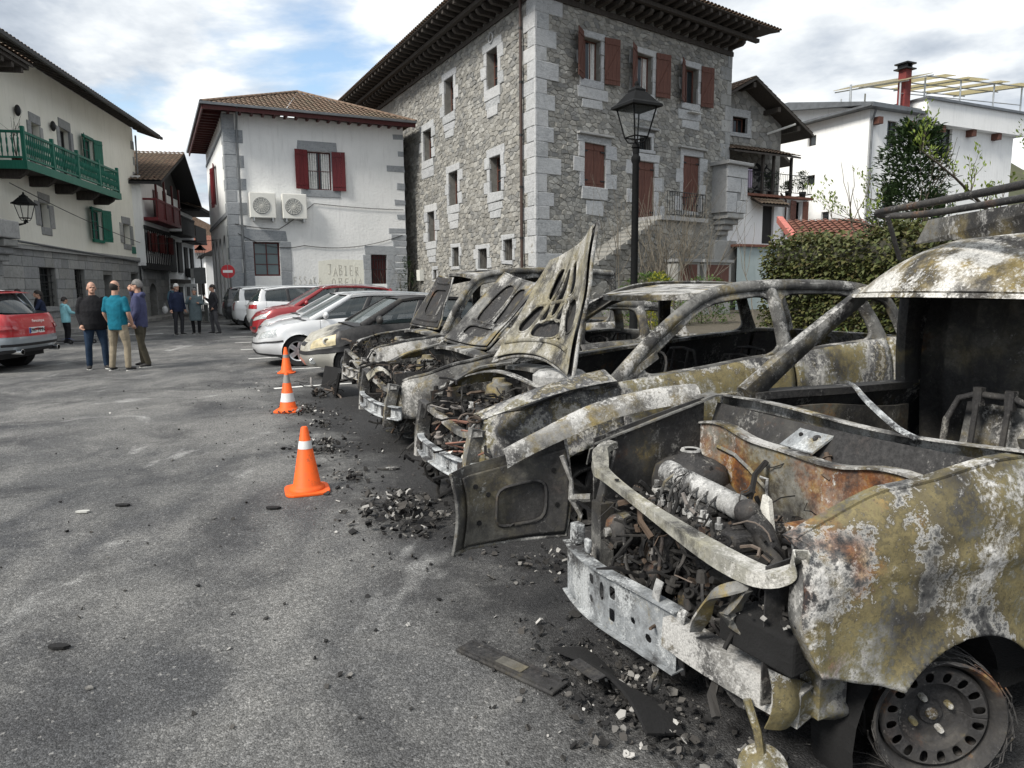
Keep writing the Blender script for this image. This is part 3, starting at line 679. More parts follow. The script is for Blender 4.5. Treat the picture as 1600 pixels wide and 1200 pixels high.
rubble([(SL, 3.0, 19.95, -.1, 13.0, .34, .185, opsL), (SR, .05, 12.35, -.1, 13.0, .31, .17, opsR)], TH)
# corner stones, alternating long and short on both faces
z = 0.0; k = 0; r_ = random.Random(4)
while z < 12.6:
    h = r_.uniform(.5,.72); a, b = (1.05,.62) if k % 2 else (.6,1.15)
    stone_piece(SL, (20-a*r_.uniform(.85,1.15), z+.006, 20.05, z+h-.006), TH, o1=.05, j=.012); stone_piece(SR, (-.05, z+.006, b*r_.uniform(.75,1.2), z+h-.006), TH, o1=.05, j=.012)
    if z > 1.5: stone_piece(SR, (12.4-(.75 if k % 2 else .4)*r_.uniform(.8,1.2), z+.006, 12.42, z+h-.006), TH, 'ashlar_grey', o1=.045, j=.012)
    z += h; k += 1
for i, (n_, q) in enumerate(SLw.items()): surround(SL, q, TH, jw=.36, lint=.34, sills=((.24,.42),(.1,.36),(-.05,.34)) if n_ != 't3' else ((.2,.4),(.3,.5)), seed=i)
for i, (n_, q) in enumerate(SLb.items()): surround(SL, q, TH, jw=.2 if n_ != 'b2' else .3, lint=.2, sills=((.1,.16),), seed=i+9, jamb=2)
for i, (n_, q) in enumerate(SRt.items()): surround(SR, q, TH, jw=.26, lint=.26, sills=((.2,.3),(.35,.45),(.12,.36)), seed=i+20)
surround(SR, SRl['l1'], TH, jw=.42, lint=.3, sills=((.12,.5),(-.1,.62)), seed=30); surround(SR, SRl['l3'], TH, jw=.36, lint=.3, sills=((.05,.2),), seed=31, jamb=4)
surround(SR, SRl['l2'], TH, jw=.4, lint=.34, sills=((.05,.15),), seed=32, jamb=4); surround(SR, SRl['l2w'], TH, jw=.18, lint=.2, sills=((.2,.12),), seed=33, jamb=1)
surround(SR, HOLE, TH, jw=.22, lint=.18, sills=((.1,.16),), seed=34, jamb=1)
for q in (SRl['l1'], SRl['l3'], SRl['l2w']):
    mb = MB(); slab(mb, SR, q[0]-.42, q[3]+.3, q[2]+.35, q[3]+.38, 0, .22, .01); mb.build('drip_stone', 'ashlar_grey', TH, world=True)
# windows
for n_, q in SLw.items(): window(SL, q, TH, .34, 'wood_brown', 2, 3)
for n_, q in SLb.items(): window(SL, q, TH, .34, 'wood_dark', 1, 1); bars(SL, q, TH, 4, 0, .016, -.1, 'wood_dark')
mb = MB(); mb.tube([SL.P(16.31+.2*math.cos(a), 11.98+.2*math.sin(a), .085) for a in [2*PI*i/24 for i in range(24)]], .035, 6, closed=True); mb.build('carved_roundel', 'ashlar', TH, world=True)
for n_, q in SRt.items():
    window(SR, q, TH, .26, 'wood_window', 3 if n_ != 't3' else 2, 1, 'window_glass', curtain=n_ != 't3')
    w = (q[2]-q[0])*.62
    shutter(SR, q[0]-.04, q[1]-.05, q[3]+.18, w+.1, TH, -1, 30); shutter(SR, q[2]+.18, q[1]-.05, q[3]+.18, w+.18, TH, 1, 10)
for n_ in ('l1', 'l3', 'l2'):
    q = SRl[n_]; w = (q[2]-q[0])/2
    shutter(SR, q[0], q[1], q[3], w-.006, TH, 1, 0, brace=False, n=3, o=-.06); shutter(SR, q[2], q[1], q[3], w-.006, TH, -1, 0, brace=False, n=3, o=-.06)
    mb = MB()
    for z in (q[1]+.3, q[3]-.3): SR.box(mb, q[0]-.06, z-.025, q[0]+.24, z+.025, -.03, -.005); SR.box(mb, q[2]-.24, z-.025, q[2]+.06, z+.025, -.03, -.005)
    mb.build('hinge_strap', 'iron', TH, world=True)
bars(SR, SRl['l2w'], TH, 6, 0, .016, .0); window(SR, SRl['l2w'], TH, .3, 'wood_dark', 1, 1)
for u in (6.0, 9.1):          # small flower-pot brackets under the upper windows
    mb = MB()
    for i in range(5): mb.tube([SR.P(u+i*.16, 9.42, .06), SR.P(u+i*.16, 9.5, .26), SR.P(u+i*.16+.07, 9.62, .3)], .012, 5)
    SR.box(mb, u-.05, 9.40, u+.75, 9.43, .04, .3); mb.build('pot_bracket', 'wire_white', TH, world=True)
# drain pipe at the corner
mb = MB(); mb.tube([SL.P(19.1,z,.16) for z in (.3,4,8,12.9)], .06, 8); p = mb.build('drain_pipe', 'drain_brown', TH, world=True, smooth=40)
for z in (1.5,3.5,5.5,7.5,9.5,11.5): MB().tube([SL.P(19.1,z-.04,.16), SL.P(19.1,z+.04,.16)], .078, 8).build('pipe_clip', 'iron', p, world=True)
# eaves: two rows of brackets, a purlin between them, rafters, boards, tiles
OV = 1.7; ZS = 13.05
def eaves(fac, u0, u1, parent, ext0, ext1, ov=OV, zs=ZS, sp=.62, mat='wood_dark'):
    raf = MB(); raf.hexa([(-.08,.05,-.2),(.08,.05,-.2),(.08,-ov*.96,-.02),(-.08,-ov*.96,-.02),(-.08,.05,.0),(.08,.05,.0),(.08,-ov*.96,.14),(-.08,-ov*.96,.14)]); raf = raf.mesh('rafter', mat)
    brk = MB(); brk.prism([(-.1,.05,-.42),(-.1,.05,-.2),(-.1,-ov*.52,-.13),(-.1,-ov*.52,-.24),(-.1,-ov*.44,-.34),(-.1,-ov*.2,-.36)], (.2,0,0)); brk = brk.mesh('bracket', mat)
    n = int((u1-u0)/sp)
    for i in range(n+1):
        u = u0+(u1-u0)*(i+.5)/(n+1); inst('rafter', raf, parent, fac.M(u, zs+.16, 0), world=True); inst('bracket', brk, parent, fac.M(u, zs+.0, 0), world=True)
    mb = MB(); fac.box(mb, u0-ext0*.5, zs-.10, u1+ext1*.5, zs+.06, ov*.5, ov*.62); fac.box(mb, u0-ext0*.02, zs-.62, u1, zs-.42, -.02, .10); mb.build('purlin', mat, parent, world=True)
    mb = MB(); P = fac.P
    b = [P(u0,zs+.17,-.1), P(u1,zs+.17,-.1), P(u1+ext1,zs+.32,ov), P(u0-ext0,zs+.32,ov)]; mb.hexa(b+[q+Vector((0,0,.05)) for q in b]); mb.build('eaves_board', mat, parent, world=True)
    mb = MB(); k = int((u1-u0+ext0+ext1)/.25)
    for i in range(k):
        u = u0-ext0+(i+.5)*(u1-u0+ext0+ext1)/k; mb.add([P(u+.11*math.cos(a),zs+.38+.07*math.sin(a),o+.12) for o in (ov,ov-1.2) for a in [PI*q/5 for q in range(6)]], [(q,q+1,q+7,q+6) for q in range(5)])
    mb.build('eaves_tiles', 'roof_tile', parent, world=True, kind='stuff')
eaves(SL, -4, 20, TH, 1, OV*.78); eaves(SR, 0, 12.4, TH, OV*.78, 1.3)
mb = MB(); a, b, c, d = SL.P(-5,ZS+.4,OV), SL.P(20+OV*.78,ZS+.4,OV), SR.P(13.7,ZS+.4,OV), SR.P(13.7,ZS+.4,-16); e = SL.P(8,ZS+3.6,-8); f = SL.P(-5,ZS+3.6,-8)
mb.add([a,b,e,f], [(0,1,2,3)]); mb.add([b,c,e], [(0,1,2)]); mb.add([c,d,e], [(0,1,2)]); mb.build('roof', 'roof_tile', TH, world=True)
# small stone oratory on corbels at the right-hand edge
mb = MB(); slab(mb, SR, 11.1, 5.0, 12.75, 7.2, -.3, .85, .03); ob = mb.build('oratory_turret', 'ashlar_grey', TH, world=True)
for q in ((11.1,5.0,11.9,5.9),(11.95,5.0,12.75,5.55),(11.1,5.95,12.2,6.6),(12.25,5.6,12.75,6.6),(11.1,6.65,12.75,7.2)):
    m2 = MB(); slab(m2, SR, *q, .82, .9, .02, .008); m2.build('stone', 'ashlar', ob, world=True)
mb = MB(); slab(mb, SR, 10.9, 7.2, 12.95, 7.36, -.3, 1.1, .03); mb.build('cornice', 'ashlar_grey', TH, world=True)
for i, (w, dz) in enumerate(((.85,.28),(.62,.26),(.4,.26),(.2,.24))):
    mb = MB(); zt = 5.0-sum(x[1] for x in ((.85,.28),(.62,.26),(.4,.26),(.2,.24))[:i]); slab(mb, SR, 11.25+i*.1, zt-dz, 12.6-i*.1, zt, -.2, w, .05); mb.build('corbel', 'ashlar_grey', TH, world=True)
mb = MB(); slab(mb, SR, 11.0, -.2, 12.8, 3.7, -.2, .35, .03); mb.build('buttress', 'ashlar_grey', TH, world=True)
# outside stair to the first floor door with an iron balcony at its head
st = thing('stone_stair', 'rough stone stair climbing to the brown door of the stone house', 'stair', SR.P(4, 0, .6))
mb = MB(); mb.prism([SR.P(u,z,.02) for u,z in ((1.2,-.2),(8.6,-.2),(8.6,4.35),(5.7,4.35),(1.2,2.0))], SR.n*1.25); mb.build('stair_wall', 'mortar', st, world=True)
FST = Fac(SR.P(0,0,1.27), 38); rr = []
rubble([(FST, 1.3, 8.55, -.1, 4.3, .44, .25, [(1.0,2.15,2.2,9),(1.0,2.75,3.3,9),(1.0,3.3,4.3,9),(1.0,3.9,5.4,9)])], st, keep=60, seed=8)
for i in range(11):
    mb = MB(); u = 1.3+i*.41; SR.box(mb, u, 1.95+i*.215, u+.5, 2.12+i*.215, .0, 1.36); mb.build('step', 'mortar_grey', st, world=True)
mb = MB(); SR.box(mb, 5.7, 4.33, 8.9, 4.5, .0, 1.5); mb.build('landing_slab', 'ashlar_grey', st, world=True)
bal = thing('balcony_railing', 'black iron railing on the landing of the stone stair', 'railing', SR.P(7.3, 4.5, 1.4))
mb = MB(); path = [SR.P(6.1,0,1.42), SR.P(8.75,0,1.42), SR.P(8.75,0,.1)]
for z in (4.58, 5.55): mb.tube([p+Vector((0,0,z)) for p in path], .022, 6)
mb.build('rail', 'iron', bal, world=True)
bm = MB().tube([(0,0,0),(0,0,.97)], .014, 5).mesh('baluster', 'iron')
for i in range(17): inst('baluster', bm, bal, Matrix.Translation(SR.P(6.15+i*.1625, 4.58, 1.42)), world=True)
for i in range(8): inst('baluster', bm, bal, Matrix.Translation(SR.P(8.75, 4.58, 1.26-i*.15)), world=True)
# planter boxes with red doors at the foot of the house
for i, (u0, u1) in enumerate(((5.0,6.4),(6.7,8.6))):
    t = thing('meter_cabinet', ['left', 'right'][i]+' of two low stone cabinets with reddish doors by the stone house', 'cabinet', SR.P(u0, 0, 3.0), group='cabinets at the foot of the stone house')
    mb = MB(); SR.box(mb, u0, -.2, u1, 2.5, 2.4, 3.0); mb.build('cabinet_body', 'concrete', t, world=True)
    mb = MB(); SR.box(mb, u0-.08, 2.5, u1+.08, 2.62, 2.3, 3.1); mb.build('cabinet_cap', 'ashlar_grey', t, world=True)
    mb = MB(); SR.box(mb, u0+.18, 1.2, u1-.18, 2.4, 3.0, 3.025); mb.build('cabinet_door', 'tile_pink' if False else 'wood_window', t, world=True)

# ------------------------------------------------------------------ the white house with red shutters
WC = (-14.0, 36.0); WR = Fac(WC, 25.5); WL = Fac(far(WC, 116.5, 12), -63.5)
WH = thing('white_house', 'white plastered house with dark red shutters, grey corner stones and hipped tile roof', 'house', (WC[0], WC[1], 0))
qW, qG, qD = (3.97,6.6,5.18,8.53), (1.1,2.19,2.38,3.9), (7.1,1.75,7.99,3.32)
qL = [(5.4,6.2,6.6,8.4)]; archL = [(.6,0,2.2,4.4), (3.2,0,4.8,4.4), (5.8,0,7.4,4.4), (8.4,0,10,4.4)]
mb = MB(); WR.wall(mb, 0, 9.1, -.1, 10.1, [qW,qG,qD], .28); WL.wall(mb, 0, 12, -.1, 10.1, qL+archL, .3)
mb.add([WR.P(9.1,-.1), WR.P(9.1,-.1,-12), WR.P(9.1,10.1,-12), WR.P(9.1,10.1)], [(0,1,2,3)]); mb.build('wall', 'plaster_white', WH, world=True)
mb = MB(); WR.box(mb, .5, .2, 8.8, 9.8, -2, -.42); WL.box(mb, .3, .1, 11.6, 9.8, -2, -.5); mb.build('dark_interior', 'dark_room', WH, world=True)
for q in archL:       # arched heads of the ground floor openings
    mb = MB(); u0, u1 = q[0], q[2]; c = (u0+u1)/2; w = (u1-u0)/2; n = 10
    for i in range(n):
        a0, a1 = PI*i/n, PI*(i+1)/n
        mb.add([WL.P(c+w*math.cos(a0),3.6+w*math.sin(a0),.0), WL.P(c+w*math.cos(a1),3.6+w*math.sin(a1),.0), WL.P(c+w*math.cos(a1),4.41,.0), WL.P(c+w*math.cos(a0),4.41,.0)], [(0,1,2,3)])
    mb.build('arch_head', 'plaster_white', WH, world=True)
mb = MB(); WL.box(mb, 0, 5.15, 12, 5.35, 0, .06); WL.box(mb, 0, 9.2, 12, 9.32, 0, .05); mb.build('string_course', 'ashlar_blue', WH, world=True)
z = 0.; k = 0; r_ = random.Random(8)
while z < 10.0:
    h = r_.uniform(.5,.75); w = r_.uniform(.8,.95) if k % 2 else r_.uniform(.45,.6)
    stone_piece(WR, (-.03, z+.005, w, min(10.05,z+h)-.005), WH, 'ashlar_blue', o1=.03, j=.006)
    stone_piece(WL, (12-.42*(1+(k%2)), z+.005, 12.03, min(10.05,z+h)-.005), WH, 'ashlar_blue', o1=.03, j=.006); z += h; k += 1
z = 0.; k = 0
while z < 9.8:
    h = r_.uniform(.28,.42); w = r_.uniform(.3,.95) if z > 4.5 else r_.uniform(.7,.95)
    if not (z > 4.5 and k % 2): stone_piece(WR, (9.1-w, z+.02, 9.12, z+h-.02), WH, 'ashlar_blue', o1=.025, j=.03)
    z += h*(1.25 if z > 4.5 else 1.08); k += 1
stone_piece(WR, (3.49,8.53,5.5,9.03), WH, 'ashlar_blue', name='lintel_stone', o1=.03); stone_piece(WR, (3.6,6.22,5.6,6.6), WH, 'ashlar_blue', name='sill_stone', o1=.05)
for u0, u1 in ((3.62,3.97),(5.18,5.5)):
    for i in range(2): stone_piece(WR, (u0,6.6+i*.965,u1,7.56+i*.965), WH, 'ashlar_blue', name='jamb_stone', o1=.03, j=.015)
stone_piece(WR, (.65,3.9,2.75,4.5), WH, 'ashlar_blue', name='lintel_stone', o1=.03, j=.06)
for u0, u1, f in ((.62,1.1,0),(2.38,2.95,1)):
    for i in range(4): stone_piece(WR, (u0,.95+i*.74,u1+(r_.uniform(-.12,.12) if f else 0),1.68+i*.74), WH, 'ashlar_blue', name='jamb_stone', o1=.03, j=.03 if f else .0)
stone_piece(WR, (6.8,3.32,8.5,3.8), WH, 'ashlar_blue', name='lintel_stone', o1=.03)
for u0, u1 in ((6.72,7.1),(7.99,8.45)):
    for i in range(3): stone_piece(WR, (u0+r_.uniform(-.06,.04),.9+i*.81,u1,1.7+i*.81), WH, 'ashlar_blue', name='jamb_stone', o1=.03, j=.02)
window(WR, qW, WH, .16, 'wood_maroon', 2, 2, 'window_glass', fw=.07, curtain=True); window(WR, qG, WH, .2, 'wood_maroon', 2, 3, 'window_glass_teal', fw=.08)
mb = MB(); WR.box(mb, qD[0], qD[1], qD[2], qD[3], -.3, -.2); mb.build('door_leaf', 'wood_maroon', WH, world=True); bars(WR, qD, WH, 6, 3, .018, -.08)
shutter(WR, 3.97, 6.6, 8.56, .66, WH, -1, 10, 'wood_red', False, 3); shutter(WR, 5.2, 6.58, 8.55, .68, WH, 1, 8, 'wood_red', False, 3)
for q in qL:
    window(WL, q, WH, .1, 'wood_maroon', 2, 3)
    shutter(WL, q[0], q[1], q[3], .5, WH, -1, 12, 'wood_red', False, 3); shutter(WL, q[2], q[1], q[3], .5, WH, 1, 12, 'wood_red', False, 3)
# eaves and hipped roof
WO = .95; ZW = 10.1
def soffit(fac, u0, u1, e0, e1, ov, zs, parent, mat, sp=.55):
    raf = MB().bb(-.055,-ov*.93,-.12,.055,.02,.04).mesh('rafter', mat); n = int((u1-u0)/sp)
    for i in range(n+1): inst('rafter', raf, parent, fac.M(u0+(u1-u0)*(i+.5)/(n+1), zs, 0), world=True)
    mb = MB(); P = fac.P; b = [P(u0,zs+.045,0), P(u1,zs+.045,0), P(u1+e1,zs+.045,ov), P(u0-e0,zs+.045,ov)]; mb.hexa(b+[q+Vector((0,0,.06)) for q in b])
    fac.box(mb, u0-e0*.93, zs-.14, u1+e1*.93, zs+.04, ov*.93, ov); mb.build('eaves_board', mat, parent, world=True)
soffit(WR, 0, 9.1, WO, .45, WO, ZW, WH, 'wood_maroon'); soffit(WL, 0, 12, .8, WO, WO, ZW, WH, 'wood_maroon', .7)
mb = MB(); g0 = [WL.P(-.8,ZW+.12,WO+.05), WR.P(-WO-.02,ZW+.12,WO+.05), WR.P(9.55,ZW+.12,WO+.05)]; mb.sweep(g0, [(-.07,-.06),(.07,-.06),(.08,.06),(-.08,.06)]); mb.build('gutter', 'gutter', WH, world=True)
e0, e1 = WR.P(-WO,ZW+.12,WO), WR.P(9.55,ZW+.12,WO); ap = WR.P(4.3,ZW+2.25,-4.0); bk = WR.P(4.3,ZW+2.25,-8.5)
pl = roof_plane(e0, e1, ap, None); L_ = pl['len']; W_ = (e1-e0).length; ua = (ap-e0).dot(pl['e']); pl['w'] = lambda t: (ua*t/L_, W_-(W_-ua)*t/L_)
mb = MB(); tile_plane(mb, pl); 
eb = WL.P(-.8,ZW+.12,WO); p2 = roof_plane(eb, e0, ap, None); L2 = p2['len']; W2 = (e0-eb).length; u1_ = (bk-eb).dot(p2['e']); u2_ = (ap-eb).dot(p2['e']); p2['w'] = lambda t: (u1_*t/L2*.3, W2-(W2-u2_)*t/L2); tile_plane(mb, p2)
mb.build('roof', 'roof_tile', WH, world=True, smooth=40, kind='stuff')
mb = MB(); er = WR.P(9.55,ZW+.12,-12); mb.add([e1, er, bk, ap], [(0,1,2,3)]); mb.build('roof', 'roof_tile', WH, world=True)
tm = MB(); tm.add([Vector((x*.0+.12*math.cos(a)*(1-.1*x), x*.42, .10*math.sin(a))) for x in (0,1) for a in [PI*i/6 for i in range(7)]], [(i,i+1,i+8,i+7) for i in range(6)]); tm = tm.mesh('ridge_tile', 'roof_tile', 50)
for a, b in ((e0,ap),(e1,ap)):
    d = b-a; n = int(d.length/.38)
    for i in range(n): inst('ridge_tile', tm, WH, Matrix.Translation(a+d*(i/n)+Vector((0,0,.04))) @ d.to_track_quat('Y','Z').to_matrix().to_4x4(), world=True)
mb = MB(); mb.tube([WR.P(.62,ZW+.05,WO), WR.P(.62,ZW-.25,WO*.6), WR.P(.62,ZW-.75,.12), WR.P(.62,.3,.12)], .055, 8); mb.build('drain_pipe', 'gutter', WH, world=True, smooth=40)
# graffiti on a patch of overpainting
mb = MB(); mb.prism([WR.P(u,z,.004) for u,z in ((4.25,1.2),(4.3,2.95),(5.2,3.06),(6.75,3.02),(6.82,2.2),(6.74,1.2))], WR.n*.008); mb.build('overpainted_patch', 'overpaint', WH, world=True)
GLY = dict(J=[[(.0,1),(.7,1)],[(.45,1),(.45,.2),(.25,0),(.02,.12)]], A=[[(0,0),(.4,1),(.75,0)],[(.15,.4),(.6,.4)]], B=[[(.05,0),(.05,1),(.5,.95),(.55,.7),(.08,.55),(.6,.4),(.6,.08),(.05,0)]], I=[[(.2,0),(.2,1)],[(0,1),(.42,1)],[(0,.02),(.4,.02)]], E=[[(.55,1),(.05,1),(.05,0),(.6,0)],[(.05,.52),(.45,.52)]], R=[[(.05,0),(.05,1),(.5,.92),(.5,.6),(.08,.5),(.6,0)]], O=[[(.3,0),(.05,.25),(.05,.75),(.3,1),(.55,.75),(.55,.25),(.3,0)]], N=[[(.05,0),(.05,1),(.55,0),(.55,1)]], S=[[(.55,.9),(.3,1),(.08,.8),(.5,.4),(.45,.08),(.2,0),(.02,.12)]], K=[[(.05,0),(.05,1)],[(.55,1),(.08,.5),(.6,0)]])
def scrawl(fac, s_, u, z, h, w, parent, mat='graffiti', r=.022, seed=1, o=.016):
    q_ = random.Random(seed); n = len(s_)
    for i, ch in enumerate(s_):
        if ch == ' ': continue
        mb = MB(); dz = q_.uniform(-.04,.05); k = h*q_.uniform(.85,1.1)
        for stroke in GLY[ch]: mb.sweep([fac.P(u+w*(i+a*.9)/n, z+dz+b*k, o) for a, b in stroke], [(-.004,-r),(.004,-r),(.004,r),(-.004,r)], up=tuple(Vector((0,.02,1)).normalized()))
        mb.build('graffiti_letter', mat, parent, world=True)
scrawl(WR, 'JABIER', 4.76, 2.2, .5, 1.75, WH, seed=2); scrawl(WR, 'OBENA', 4.95, 1.62, .46, 1.75, WH, seed=3); scrawl(WR, 'ESSAKA', 3.0, 1.72, .38, 1.5, WH, 'graffiti', .012, 5, .012)
# cables sagging across the wall
def cable(name, pts, sag, label, r=.016, n=14):
    mb = MB(); P = [Vector(p) for p in pts]; path = []
    for a, b in zip(P, P[1:]):
        for i in range(n): t = i/n; path.append(a.lerp(b, t)-Vector((0,0,sag*4*t*(1-t))))
    path.append(P[-1]); mb.tube(path, r, 5); return tag(mb.build(name, 'cable'), label, 'cable')
cable('wall_cable', [WR.P(.3,4.75,.06), WR.P(2.4,4.55,.06), WR.P(4.2,5.9,.06), WR.P(9.0,5.75,.06)], .05, 'dark cable running below the two cooling units on the white house')
cable('wall_cable', [WR.P(.4,4.3,.05), WR.P(3.6,3.75,.05), WR.P(8.9,4.4,.05)], .35, 'lower cable sagging above the graffiti on the white house')
# cooling units
for i, (u0, u1) in enumerate(((1.0,2.24),(2.56,3.76))):
    t = thing('cooling_unit', ['left', 'right'][i]+' one of the two square cooling units on the white wall', 'cooling unit', WR.P(u0, 5.05, .1), group='cooling units on the white house')
    mb = MB(); WR.box(mb, u0, 5.05, u1, 6.29, .08, .5); mb.build('case', 'unit_case', t, world=True, bevel=.03)
    cu, cz = u0+(u1-u0)*.44, 5.65; mb = MB(); mb.lathe([(.0,0),(.36,0),(.40,.03),(.42,.0)], n=28, M=(Matrix.Rotation(WR.ang,3,'Z') @ Matrix.Rotation(PI/2,3,'X')), c=WR.P(cu,cz,.505)); gr = mb.build('fan_grille', 'unit_grille', t, world=True)
    m2 = MB()
    for k in range(8):
        a = PI*k/8; m2.tube([WR.P(cu+.39*math.cos(a),cz+.39*math.sin(a),.535), WR.P(cu-.39*math.cos(a),cz-.39*math.sin(a),.535)], .009, 4)
    for rr_ in (.12,.2,.28,.36): m2.tube([WR.P(cu+rr_*math.cos(2*PI*k/20),cz+rr_*math.sin(2*PI*k/20),.54) for k in range(20)], .008, 4, closed=True)
    m2.build('fan_guard', 'unit_case', gr, world=True)
    mb = MB(); WR.box(mb, u0+.15, 4.9, u0+.2, 5.05, .0, .5); WR.box(mb, u1-.2, 4.9, u1-.15, 5.05, .0, .5); mb.build('wall_bracket', 'zinc', t, world=True)
# pieces in the gap between the two houses: stub wall with a grey roof, meter box
t = thing('stub_wall', 'narrow dark stub of wall filling the gap between white and stone houses', 'wall', SL.P(3.6, 0, .6))
mb = MB(); SL.box(mb, 3.3, 0, 4.6, 7.9, .05, 1.1); mb.build('wall_body', 'mortar', t, world=True)
FS2 = Fac(SL.P(0,0,1.12), -62.5); rubble([(FS2, 3.35, 4.55, .1, 7.8, .5, .3, [])], t, keep=40, seed=12)
tag(MB().bb(-.25,-.12,0,.25,.12,.6).build('meter_box', 'unit_case'), 'small pale meter box low in the gap between white and stone houses', 'meter box')
bpy.data.objects['meter_box'].matrix_world = Matrix.Translation(SL.P(7.2,1.9,.14)) @ Matrix.Rotation(SL.ang,4,'Z')
# round no-entry sign on its pole
t = thing('no_entry_sign', 'round red no-entry sign on a grey pole at the white house corner', 'road sign', (-13.0, 33.0, 0), R(12))
MB().tube([(0,.03,0),(0,.03,2.75)], .035, 8).build('pole', 'sign_grey', t)
M_ = Matrix.Rotation(PI/2, 3, 'X'); d = MB().lathe([(0,0),(.3,0),(.31,-.02),(.0,-.02)], c=(0,0,2.35), n=28, M=M_).build('disc', 'sign_red', t)
MB().bb(-.21,-.012,2.29,.21,-.004,2.41).build('bar', 'sign_white', d)
# ------------------------------------------------------------------ cream house with the green balcony
AH = thing('cream_house', 'cream plastered house with green balcony over a grey stone ground floor', 'house', FA.P(15, 0))
gA = [(10.34,.95,11.72,2.55), (13.44,1.0,14.48,2.55), (16.55,.13,17.66,2.25), (20.15,.13,21.31,2.35)]
mA = [(10.93,3.96,11.68,4.87), (15.74,3.8,16.85,5.1), (19.58,3.84,20.59,4.81)]; tA = [(10.8,6.2,11.5,7.75), (13.31,6.0,14.24,8.09), (15.55,6.9,16.56,8.16)]
mb = MB(); FA.wall(mb, 6.0, 22.2, 3.05, 9.9, mA+tA, .3); mb.add([FA.P(22.2,0), FA.P(22.2,0,-9), FA.P(22.2,11,-9), FA.P(22.2,9.9)], [(0,1,2,3)]); mb.build('wall', 'plaster_cream', AH, world=True)
mb = MB(); FA.wall(mb, 6.0, 22.2, -.1, 3.05, gA, .35, o=-.01); mb.build('plinth_wall', 'mortar_grey', AH, world=True)
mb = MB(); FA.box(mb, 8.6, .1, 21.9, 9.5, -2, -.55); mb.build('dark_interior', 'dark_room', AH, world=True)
ashlar(FA, 6.1, 22.2, .1, 3.05, gA, .42, .55, 1.05, AH, 'ashlar_grey', o1=.035, seed=3)
mb = MB(); FA.box(mb, 6.1, 3.05, 22.25, 3.2, 0, .16); mb.build('string_course', 'ashlar_grey', AH, world=True)
for q in gA[:2]: window(FA, q, AH, .28, 'wood_black', 2, 2); bars(FA, q, AH, 5, 6, .014, -.12); stone_piece(FA, (q[0]-.2,q[1]-.2,q[2]+.2,q[1]), AH, 'ashlar_grey', name='sill_stone', o1=.13)
for q in gA[2:]: mb = MB(); FA.box(mb, *q, -.42, -.36); mb.build('door_leaf', 'wood_black', AH, world=True)
def plain_surround(fac, q, par, mat, w=.32, o1=.045):
    u0, z0, u1, z1 = q
    for r_, n_ in (((u0-.05,z1,u1+.1,z1+.36),'lintel_stone'), ((u0,z0-.28,u1+.08,z0),'sill_stone'), ((u0-w*1.2,z0+.02,u0,z1+.02),'jamb_stone'), ((u1,z0+.0,u1+w*1.2,z1-.02),'jamb_stone')): stone_piece(fac, r_, par, mat, name=n_, o1=o1, j=.02)
for q in (mA[0], mA[2]): plain_surround(FA, q, AH, 'ashlar_grey'); window(FA, q, AH, .25, 'wood_black', 1, 2)
for q in tA[:2]: plain_surround(FA, q, AH, 'ashlar_grey', .22); window(FA, q, AH, .22, 'wood_dark', 2, 2)
for q in (mA[1], tA[2]):
    window(FA, q, AH, .1, 'wood_green', 2, 3); w = (q[2]-q[0])*.52
    shutter(FA, q[0], q[1]-.05, q[3]+.08, w, AH, -1, 20, 'wood_green', False, 4); shutter(FA, q[2], q[1]-.05, q[3]+.08, w, AH, 1, 20, 'wood_green', False, 4)
    mb = MB(); FA.box(mb, q[0]-.05, q[3], q[2]+.05, q[3]+.12, -.02, .08); FA.box(mb, q[0]-.05, q[1]-.12, q[2]+.05, q[1], -.02, .1); mb.build('window_trim', 'wood_green', AH, world=True)
z = 3.2; k = 0
while z < 9.4: stone_piece(FA, (22.2-(.42 if k % 2 else .22), z, 22.22, z+.42), AH, 'ashlar_grey', o1=.02); z += .8; k += 1
# eaves of the cream house: boards on rafters, tile edge
raf = MB().hexa([(-.07,.05,-.0),(.07,.05,-.0),(.07,-1.0,-.36),(-.07,-1.0,-.36),(-.07,.05,.16),(.07,.05,.16),(.07,-1.0,-.2),(-.07,-1.0,-.2)]).mesh('rafter', 'wood_dark')
for i in range(24): inst('rafter', raf, AH, FA.M(8.0+i*.66, 9.92, 0), world=True)
def slope_roof(fac, u0, u1, o_e, z_e, o_r, z_r, parent, mat='roof_tile', th=.08):
    mb = MB(); o = fac.P(u0,z_e,o_e); e = fac.P(u1,z_e,o_e); s = fac.P(u0,z_r,o_r); W = u1-u0; pl = roof_plane(o, e, s, lambda t: (0, W)); tile_plane(mb, pl); ro = mb.build('roof', mat, parent, world=True, smooth=40, kind='stuff')
    mb = MB(); b = [fac.P(u0,z_e-.02,o_e), fac.P(u1,z_e-.02,o_e), fac.P(u1,z_r-.02,o_r), fac.P(u0,z_r-.02,o_r)]; mb.hexa([q-Vector((0,0,th)) for q in b]+b); mb.build('roof_boards', 'wood_dark', parent, world=True)
slope_roof(FA, 6.5, 23.3, 1.05, 9.72, -6, 12.4, AH)
mb = MB(); mb.sweep([FA.P(6.5,9.62,1.12), FA.P(23.3,9.62,1.12)], [(-.06,-.06),(.06,-.06),(.07,.06),(-.07,.06)]); mb.build('gutter', 'iron', AH, world=True)
mb = MB(); mb.tube([FA.P(22.0,9.5,.2), FA.P(22.0,3.3,.12), FA.P(21.8,3.0,.12), FA.P(8.6,3.28,.2)], .045, 6); mb.build('drain_pipe', 'gutter', AH, world=True, smooth=40)
mb = MB(); FA.box(mb, 20.7, 3.4, 21.25, 3.75, .0, .03); mb.build('street_plaque', 'wood_green', AH, world=True)
